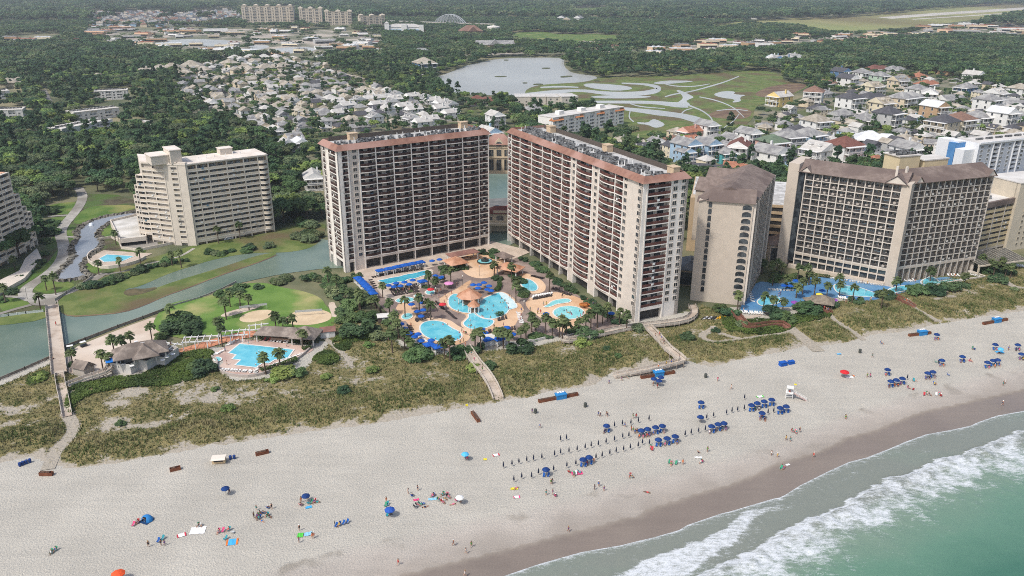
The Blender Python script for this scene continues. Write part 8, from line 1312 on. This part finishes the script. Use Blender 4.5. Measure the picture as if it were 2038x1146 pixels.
def stand():
    x,y,_=pt(Z6,1660,600); t=thing('lifeguard_stand','white timber lifeguard stand with ramp and yellow flag','lifeguard stand',(x,y,.05),-.35,s=.78); p=MB()
    for a in (-1.1,1.1):
        for b in (-1,1): p.tube((a*1.15,b*1.15,0),(a,b,4.6),.1,n=6)
    for z in (.8,1.6):
        for s in (-1,1): p.tube((-1.2,s*1.1,z),(1.2,s*1.1,z+.7),.06,n=5); p.tube((s*1.2,-1.1,z),(s*1.2,1.1,z+.7),.06,n=5)
    ob('post_frame',p.mesh('post_frame',whitep),t); ob('platform',MB().box(-1.4,1.4,-1.3,1.3,2.5,2.65).mesh('platform',whitep),t); ob('roof',MB().prism(ellipse(0,0,1.9,1.8,math.pi/4,4),4.6,4.75).mesh('roof',flat('dcdad2')),t); ob('panel',MB().box(-1.3,1.3,1.2,1.28,2.66,3.6).mesh('panel',whitep),t)
    r=MB(); r.add([(1.4,-.6,2.6),(1.4,.6,2.6),(6.6,.6,.1),(6.6,-.6,.1),(1.4,-.6,2.5),(1.4,.6,2.5),(6.6,.6,.0),(6.6,-.6,.0)],[(0,3,2,1),(4,5,6,7),(0,4,7,3),(1,2,6,5)]); ob('ramp',r.mesh('ramp',flat('c9a79c')),t); q=MB()
    for s in (-.6,.6):
        q.tube((1.4,s,3.5),(6.6,s,1.0),.05,n=5); q.tube((1.4,s,3.05),(6.6,s,.55),.04,n=5)
        for f in np.linspace(0,1,6): q.tube((1.4+5.2*f,s,2.5-2.5*f),(1.4+5.2*f,s,3.55-2.5*f),.05,n=5)
    ob('railing',q.mesh('railing',whitep),t); f=MB(); f.tube((1.2,1,4.6),(1.2,1,6.2),.04); ob('flag_pole',f.mesh('flag_pole',whitep),t); ob('flag',MB().add([(1.2,1,5.5),(2.2,1.1,5.4),(2.2,1.1,6.0),(1.2,1,6.15)],[(0,1,2,3)]).mesh('flag',flat('e8d632')),t)
    person('sit',(x,y,2.3),'on the platform of the lifeguard stand',z=2.34*.78,suit='red',rz=-.3)
    for i,(a,b,c_) in enumerate(((0,0,'yellow'),(.9,.1,'yellow'),(1.8,.2,'yellow'),(-1.4,-.3,'black'),(-2.2,-.4,'black'),(-3.0,-.4,'white'),(-3.8,-.5,'black'),(-4.6,-.5,'white'),(-5.4,-.6,'black'))):
        o=pt(Z4,268+a*7,97,.2); m_=flat({'yellow':'e2a92c','black':'2d3034','white':'c9c9c6'}[c_],.5); t=thing('kayak',f'{c_} kayak laid in the rack row by the narrow slab','kayak',(o[0]+a*1.0-a*.35,o[1]+b,.3),.9,'kayaks by the narrow slab'); V=[];F=[];n=8
        for k,f in enumerate(np.linspace(-1,1,9)):
            r=.36*math.sqrt(max(.02,1-f*f))
            for j in range(n): q=2*math.pi*j/n; V.append((f*1.9,r*math.cos(q),.25+r*.6*math.sin(q)+.12*f*f))
        F=[(k*n+j,k*n+(j+1)%n,(k+1)*n+(j+1)%n,(k+1)*n+j) for k in range(8) for j in range(n)]; ob('hull',MB().add(V,F).mesh('hull',m_),t); ob('seat',MB().box(-.4,.4,-.2,.2,.44,.5).mesh('seat',DARK),t)
stand()
def towel(Zp,x,y,w_,d_,m,rz,l,trim=None):
    a=pt(Zp,x,y); g=MB(); n=6
    V=[(-w_/2+w_*i/n,-d_/2+d_*j/3,.07+.05*math.sin(i*2.1+j)) for j in range(4) for i in range(n+1)]; g.add(V,[(j*(n+1)+i,j*(n+1)+i+1,(j+1)*(n+1)+i+1,(j+1)*(n+1)+i) for j in range(3) for i in range(n)])
    ms=[m]
    if trim: ms.append(trim); g.m=[1 if i%n in (0,n-1) else 0 for i in range(len(g.f))]
    props(ob('towel',g.mesh('towel',ms),None,a,rz),l,'towel')
tw={k:flat(h,.9) for k,h in dict(white='e8e6e2',cyan='4aa9d8',orange='d87a3a',green='58c24a',pale='8fc4dc',pink='d84a7a',red='c23b48',yellow='e0cf3a').items()}
for Zp,x,y,w_,d_,m,rz,l,tr in ((Z2b,1147,513,3.4,2.6,'white',.15,'large white blanket spread on the sand',None),(Z2b,1052,540,2.0,1.3,'white',.5,'white towel with red ends beside the white blanket','red'),(Z2b,1345,580,2.6,2.2,'cyan',.2,'blue mat with orange ends in front of the chairs','orange'),(Z2b,1740,540,1.3,1.6,'green',.1,'bright green towel by the standing group',None),(Z2b,1788,378,1.5,.9,'cyan',.4,'turquoise float lying at the upper left group',None),(Z2b,1785,533,1.8,1.3,'pale',.3,'pale blue towel at the standing group',None),(Z3b,432,736,2.0,1.0,'pale',.1,'pale blue towel beside the big sitting group',None),(Z3b,772,500,1.9,1.1,'white',.4,'white towel with red ends on the open sand','red'),(Z3b,714,523,.9,.9,'yellow',.1,'yellow cloth on the open sand',None),(Z3b,1205,597,3.0,1.6,'pink',.2,'bright pink blanket under the sitting group',None),(Z3b,883,725,1.6,1.0,'white',.2,'white and purple cloth near two sunbathers','pink'),(Z3b,870,680,1.9,.9,'yellow',.1,'tan towel of a sunbather near the damp sand',None),(Z4,508,552,2.4,1.2,'white',.2,'white and green towel behind the parasols by the lifeguard stand','green'),(Z4,1025,440,2.6,1.2,'white',.2,'pale towel in front of the red parasol',None),(Z4,150,905,2.0,.8,'white',.0,'white bodyboard lying near the damp sand',None),(Z4,1895,293,2.8,1.4,'cyan',.0,'turquoise towel at the group near the far timber bins',None),(Z4,668,947,1.2,.7,'white',.3,'white board on the wet sand',None),(Z4,965,305,1.6,.8,'cyan',.2,'blue towel on the empty back beach',None),(Z3b,345,740,1.4,.8,'pink',.3,'purple towel at the left sitting group',None),(Z2b,795,463,1.0,.8,'red',.4,'red towel beside the dome tent',None)): towel(Zp,x,y,w_,d_,tw[m],rz,l,tw[tr] if tr else None)
# walkers and standers (feet at the traced point)
for Zp,lst in ((Z3b,[(303,708,'stand'),(354,690,'stand'),(185,752,'stand'),(1008,355,'walk'),(966,275,'stand'),(1320,290,'walk'),(1330,294,'walk'),(1362,290,'walk'),(1368,294,'walk'),(1505,304,'stand'),(1522,302,'walk'),(1462,352,'walk'),(1516,385,'stand'),(1525,380,'stand'),(1377,117,'walk'),(1445,102,'walk'),(1478,92,'walk'),(1635,142,'stand'),(1612,130,'stand'),(1160,910,'walk'),(545,985,'walk'),(612,1028,'walk'),(640,992,'walk'),(250,1088,'walk'),(607,1150,'walk'),(1076,712,'stand'),(1066,655,'stand'),(1074,655,'stand'),(1322,668,'stand'),(1300,685,'stand'),(1350,692,'stand'),(1040,715,'stand'),(1296,540,'stand')]),(Z4,[(262,462,'walk'),(340,510,'walk'),(1158,325,'walk'),(1912,603,'walk'),(1915,488,'walk'),(1925,478,'stand'),(737,758,'stand'),(658,805,'walk'),(682,812,'walk'),(573,892,'walk'),(608,905,'walk'),(818,903,'walk'),(165,690,'walk'),(1946,283,'stand'),(305,740,'stand'),(203,872,'stand'),(150,880,'sit'),(60,945,'stand'),(1145,440,'stand'),(1128,440,'stand')]),(Z2b,[(1330,300,'walk'),(862,608,'stand'),(1735,512,'stand'),(1733,582,'stand'),(1820,555,'stand'),(1810,558,'stand'),(1575,388,'stand'),(1472,440,'stand'),(955,600,'stand'),(935,600,'stand'),(1745,350,'stand'),(1785,330,'stand'),(1487,395,'stand')]),(Z6,[(420,858,'stand'),(436,870,'stand'),(465,880,'stand')])):
    for x,y,ps in lst: a=pt(Zp,x,y); px,py=proj(a[0],a[1]); person(ps,a,f'near {nearb(px,py)}')
# sitting groups
cs=list(CH)
for Zp,lst in ((Z3b,[(190,765),(180,770),(205,808),(190,822),(440,712),(432,718),(478,706),(486,712),(510,716),(520,724),(500,735),(470,740),(490,752),(562,740),(575,742),(355,768),(370,762),(385,758),(345,778),(1165,588),(1200,600),(1222,590),(1190,606),(1092,716),(610,512),(620,514),(325,715),(1580,395),(1600,385),(1608,470),(1600,460),(1500,615),(1490,612),(1700,540),(1710,548)]),(Z2b,[(295,640),(318,625),(770,480),(795,465),(840,450),(915,575),(940,560),(1150,485),(1160,482),(1265,520),(1290,515),(1322,508),(1350,520),(1302,560),(1490,430),(1510,410),(1530,408),(1555,378),(1560,432),(1545,425),(1500,440),(1745,362),(1800,350),(1820,345),(1790,352)]),(Z4,[(1370,500),(1395,508),(1460,540),(1478,536),(1490,540),(1530,542),(1548,540),(1558,545),(1005,672),(700,752),(718,758),(630,965),(648,958),(1215,242),(1602,425),(1520,478),(1400,458),(40,930),(20,940),(175,925),(165,930),(518,665),(535,685),(1690,338),(1730,345),(1870,375),(1750,275),(1740,272),(1530,350),(1545,355)])):
    for x,y in lst:
        a=pt(Zp,x,y,.3); px,py=proj(a[0],a[1]); seated(Zp,x,y,rp.choice(cs),rp.choice([-.4,-.2,2.6,1.2])+rp.uniform(-.3,.3),f'near {nearb(px,py)}',rp.random()<.58)
for i,x in enumerate((1945,1965,1988,2010)): seated(Z2b,x,485-(x-1945)*.3,'blue',-.35,'in the row with two flags',i in (1,))
for x,l in ((1940,'left'),(2012,'right')): t=thing('beach_flag',f'dark furled banner at the {l} end of the blue chair row','flag',pt(Z2b,x,492)); ob('pole',MB().tube((0,0,0),(0,0,1.9),.03).mesh('pole',postm),t); ob('banner',MB().lathe([(.06,.9),(.1,1.3),(.03,1.9)],6).mesh('banner',DARK),t)
for Zp,x,y in ((Z3b,878,680),(Z3b,540,765),(Z3b,395,778),(Z4,540,690),(Z4,1720,345),(Z4,1050,432),(Z4,1890,300),(Z4,645,968),(Z4,1405,460),(Z2b,1520,460),(Z2b,1835,350),(Z4,1525,475),(Z3b,1580,700)): a=pt(Zp,x,y); px,py=proj(a[0],a[1]); person('lie',a,f'near {nearb(px,py)}')
# people on the boardwalks, decks and in the pools
for px,py,z in ((1304,672,1.8),(1312,668,1.9),(1316,676,2.0),(1321,684,2.0),(1352,714,1.85),(1310,733,1.5),(1326,727,1.6),(1336,724,1.7),(944,718,1.8),(938,706,1.5),(960,738,2.4),(1632,612,.8),(1640,616,.8),(1645,620,.6),(1630,618,.8),(1800,600,.8),(1804,602,.7),(112,648,1.2)): a=G(px,py,z); person('walk',(a[0],a[1],z),'on the boardwalk near '+zone_of(px,py) if py<700 else 'on the boardwalk near '+nearb(px,py),z=z)
def swimmers(Zp,lst,where):
    for x,y in lst: a=G(Zp[0]+Zp[2]*x,Zp[1]+Zp[2]*y,.5); person('stand',(a[0],a[1],0),'in the '+where,z=-.78,grp='people at the pools')
swimmers(D2,[(320,485),(265,540),(300,575),(370,530),(365,585),(235,650),(335,665),(455,490),(470,440),(485,492),(510,460),(530,495),(545,500),(500,470),(520,545),(250,660),(410,650)],'beach-entry pool'); swimmers(D2,[(75,765),(100,770),(145,795),(110,760),(320,715)],'lower pool lobe'); swimmers(D2,[(1215,585),(1245,580),(1250,605),(1265,610),(1280,615),(1300,620),(1305,630),(1290,605),(1185,630),(1130,640),(1400,590),(1445,610),(1370,660)],'round children pool'); swimmers(D1,[(1270,835),(1385,830),(1435,835),(1490,885),(1300,990),(1470,970),(1580,975),(1570,925),(1550,1000)],'pear-shaped pool'); swimmers(D1,[(1520,560),(1560,600),(1650,600)],'pool arm'); swimmers(D6,[(790,620),(815,600),(1125,595),(1145,600),(775,755)],'park pool'); swimmers(D3,[(1700,410),(1790,425),(560,540)],'hotel pools')
for Zp,lst in ((D1,[(1410,500),(1430,540),(1400,580),(1370,620),(1480,470),(1300,600),(1340,640),(1420,640),(1560,690),(1545,375),(1320,460),(1360,440),(1250,510),(1340,510),(1600,910),(1640,930),(1580,1040),(1620,1020),(1640,1060),(1280,1060),(1020,840),(760,1005),(930,440),(1000,440),(870,470)]),(D2,[(560,415),(585,430),(550,560),(810,570),(905,580),(970,510),(1005,505),(705,580),(1200,400),(1190,415),(380,775),(490,760),(560,845),(320,830),(20,850),(50,860),(1490,460),(1440,630),(1410,650),(700,640),(690,690),(1560,505),(900,610),(935,605)]),(D3,[(660,455),(680,440),(1110,570),(1160,560),(1180,610),(1230,630),(1250,640),(860,560),(1430,520),(1460,540),(1490,560),(1760,510),(1720,315),(1660,305),(240,640),(290,650)]),(D6,[(690,500),(1150,525),(430,740),(410,580),(540,480),(820,800),(540,400),(770,460)]),(D5,[(530,880),(600,850),(1390,620),(1460,590),(40,700)]),(D4,[(730,355),(1150,290),(1210,290),(190,590),(820,375)])):
    for x,y in lst: px,py=Zp[0]+Zp[2]*x,Zp[1]+Zp[2]*y; a=G(px,py,.8); z=2.62 if Zp is D5 and x>1300 else .14; person(rp.choice(['stand','walk','stand']),(a[0],a[1],z),'on the deck near the '+zone_of(px,py),z=z,grp='people at the pools')
for Zp,x,y in ((D5,790,740),(D5,880,755),(D5,980,770),(D5,1350,700),(D5,1400,665),(D5,1470,630),(D5,1370,580)):
    a=G(Zp[0]+Zp[2]*x,Zp[1]+Zp[2]*y,3.3); t=thing('cafe_table','round white cafe table on the raised restaurant deck','table',(a[0],a[1],2.6),0,'cafe tables of the restaurant'); ob('table_top',MB().lathe([(.75,.72),(.75,.77)],12).mesh('table_top',whitep),t); ob('leg',MB().tube((0,0,0),(0,0,.72),.06).mesh('leg',darkmetal),t)
t=thing('warning_sign','small yellow sign post at the dune edge by the stairs boardwalk','sign',pt(Z3b,616,252)); ob('post',MB().tube((0,0,0),(0,0,1.5),.05).mesh('post',postm),t); ob('board',MB().box(-.35,.35,-.04,.04,.9,1.6).mesh('board',flat('e0cf2f')),t)
# balcony chairs: small white dots on the tower balconies
# ------------------------------------------------------------------ clear the source things, give alike labels their place in the row
def wipe(o):
    for ch in list(o.children): wipe(ch)
    bpy.data.objects.remove(o)
for t in [o for o in C.objects if o.parent is None and o.location.z<-800]: wipe(t)
ORD='first second third fourth fifth sixth seventh eighth ninth tenth eleventh twelfth thirteenth fourteenth fifteenth sixteenth seventeenth eighteenth nineteenth twentieth'.split()
def order():
    by={}
    for o in C.objects:
        if o.parent is None and o.get('label') and o.get('category'): by.setdefault(o['label'],[]).append(o)
    for l,v in by.items():
        if 1<len(v)<=20:
            v.sort(key=lambda o:proj(o.location.x,o.location.y)[0]); wn=len(l.split())
            for i,o in enumerate(v):
                ph=('leftmost of %d'%len(v) if len(v)>2 else 'left of the two') if i==0 else (('rightmost of %d'%len(v) if len(v)>2 else 'right of the two') if i==len(v)-1 else ORD[i]+' from left')
                if wn+len(ph.split())>16: ph=ph.split(' of ')[0].replace(' from left','')
                if wn+len(ph.split())>16: continue
                o['label']=l+', '+ph
order()
# ================================================================== HAZE
hz_=MB(); hz_.box(-9000,9000,-60,12500,-3.5,126); hm=bpy.data.materials.new('haze_air'); hm.use_nodes=True; t=hm.node_tree; t.nodes.remove(t.nodes['Principled BSDF']); pv=t.nodes.new('ShaderNodeVolumePrincipled'); pv.inputs['Color'].default_value=(.92,.96,1,1); pv.inputs['Density'].default_value=0.0001; pv.inputs['Anisotropy'].default_value=.3; t.links.new(pv.outputs[0],t.nodes['Material Output'].inputs['Volume'])
props(ob('haze',hz_.mesh('haze',hm)),kind='stuff')
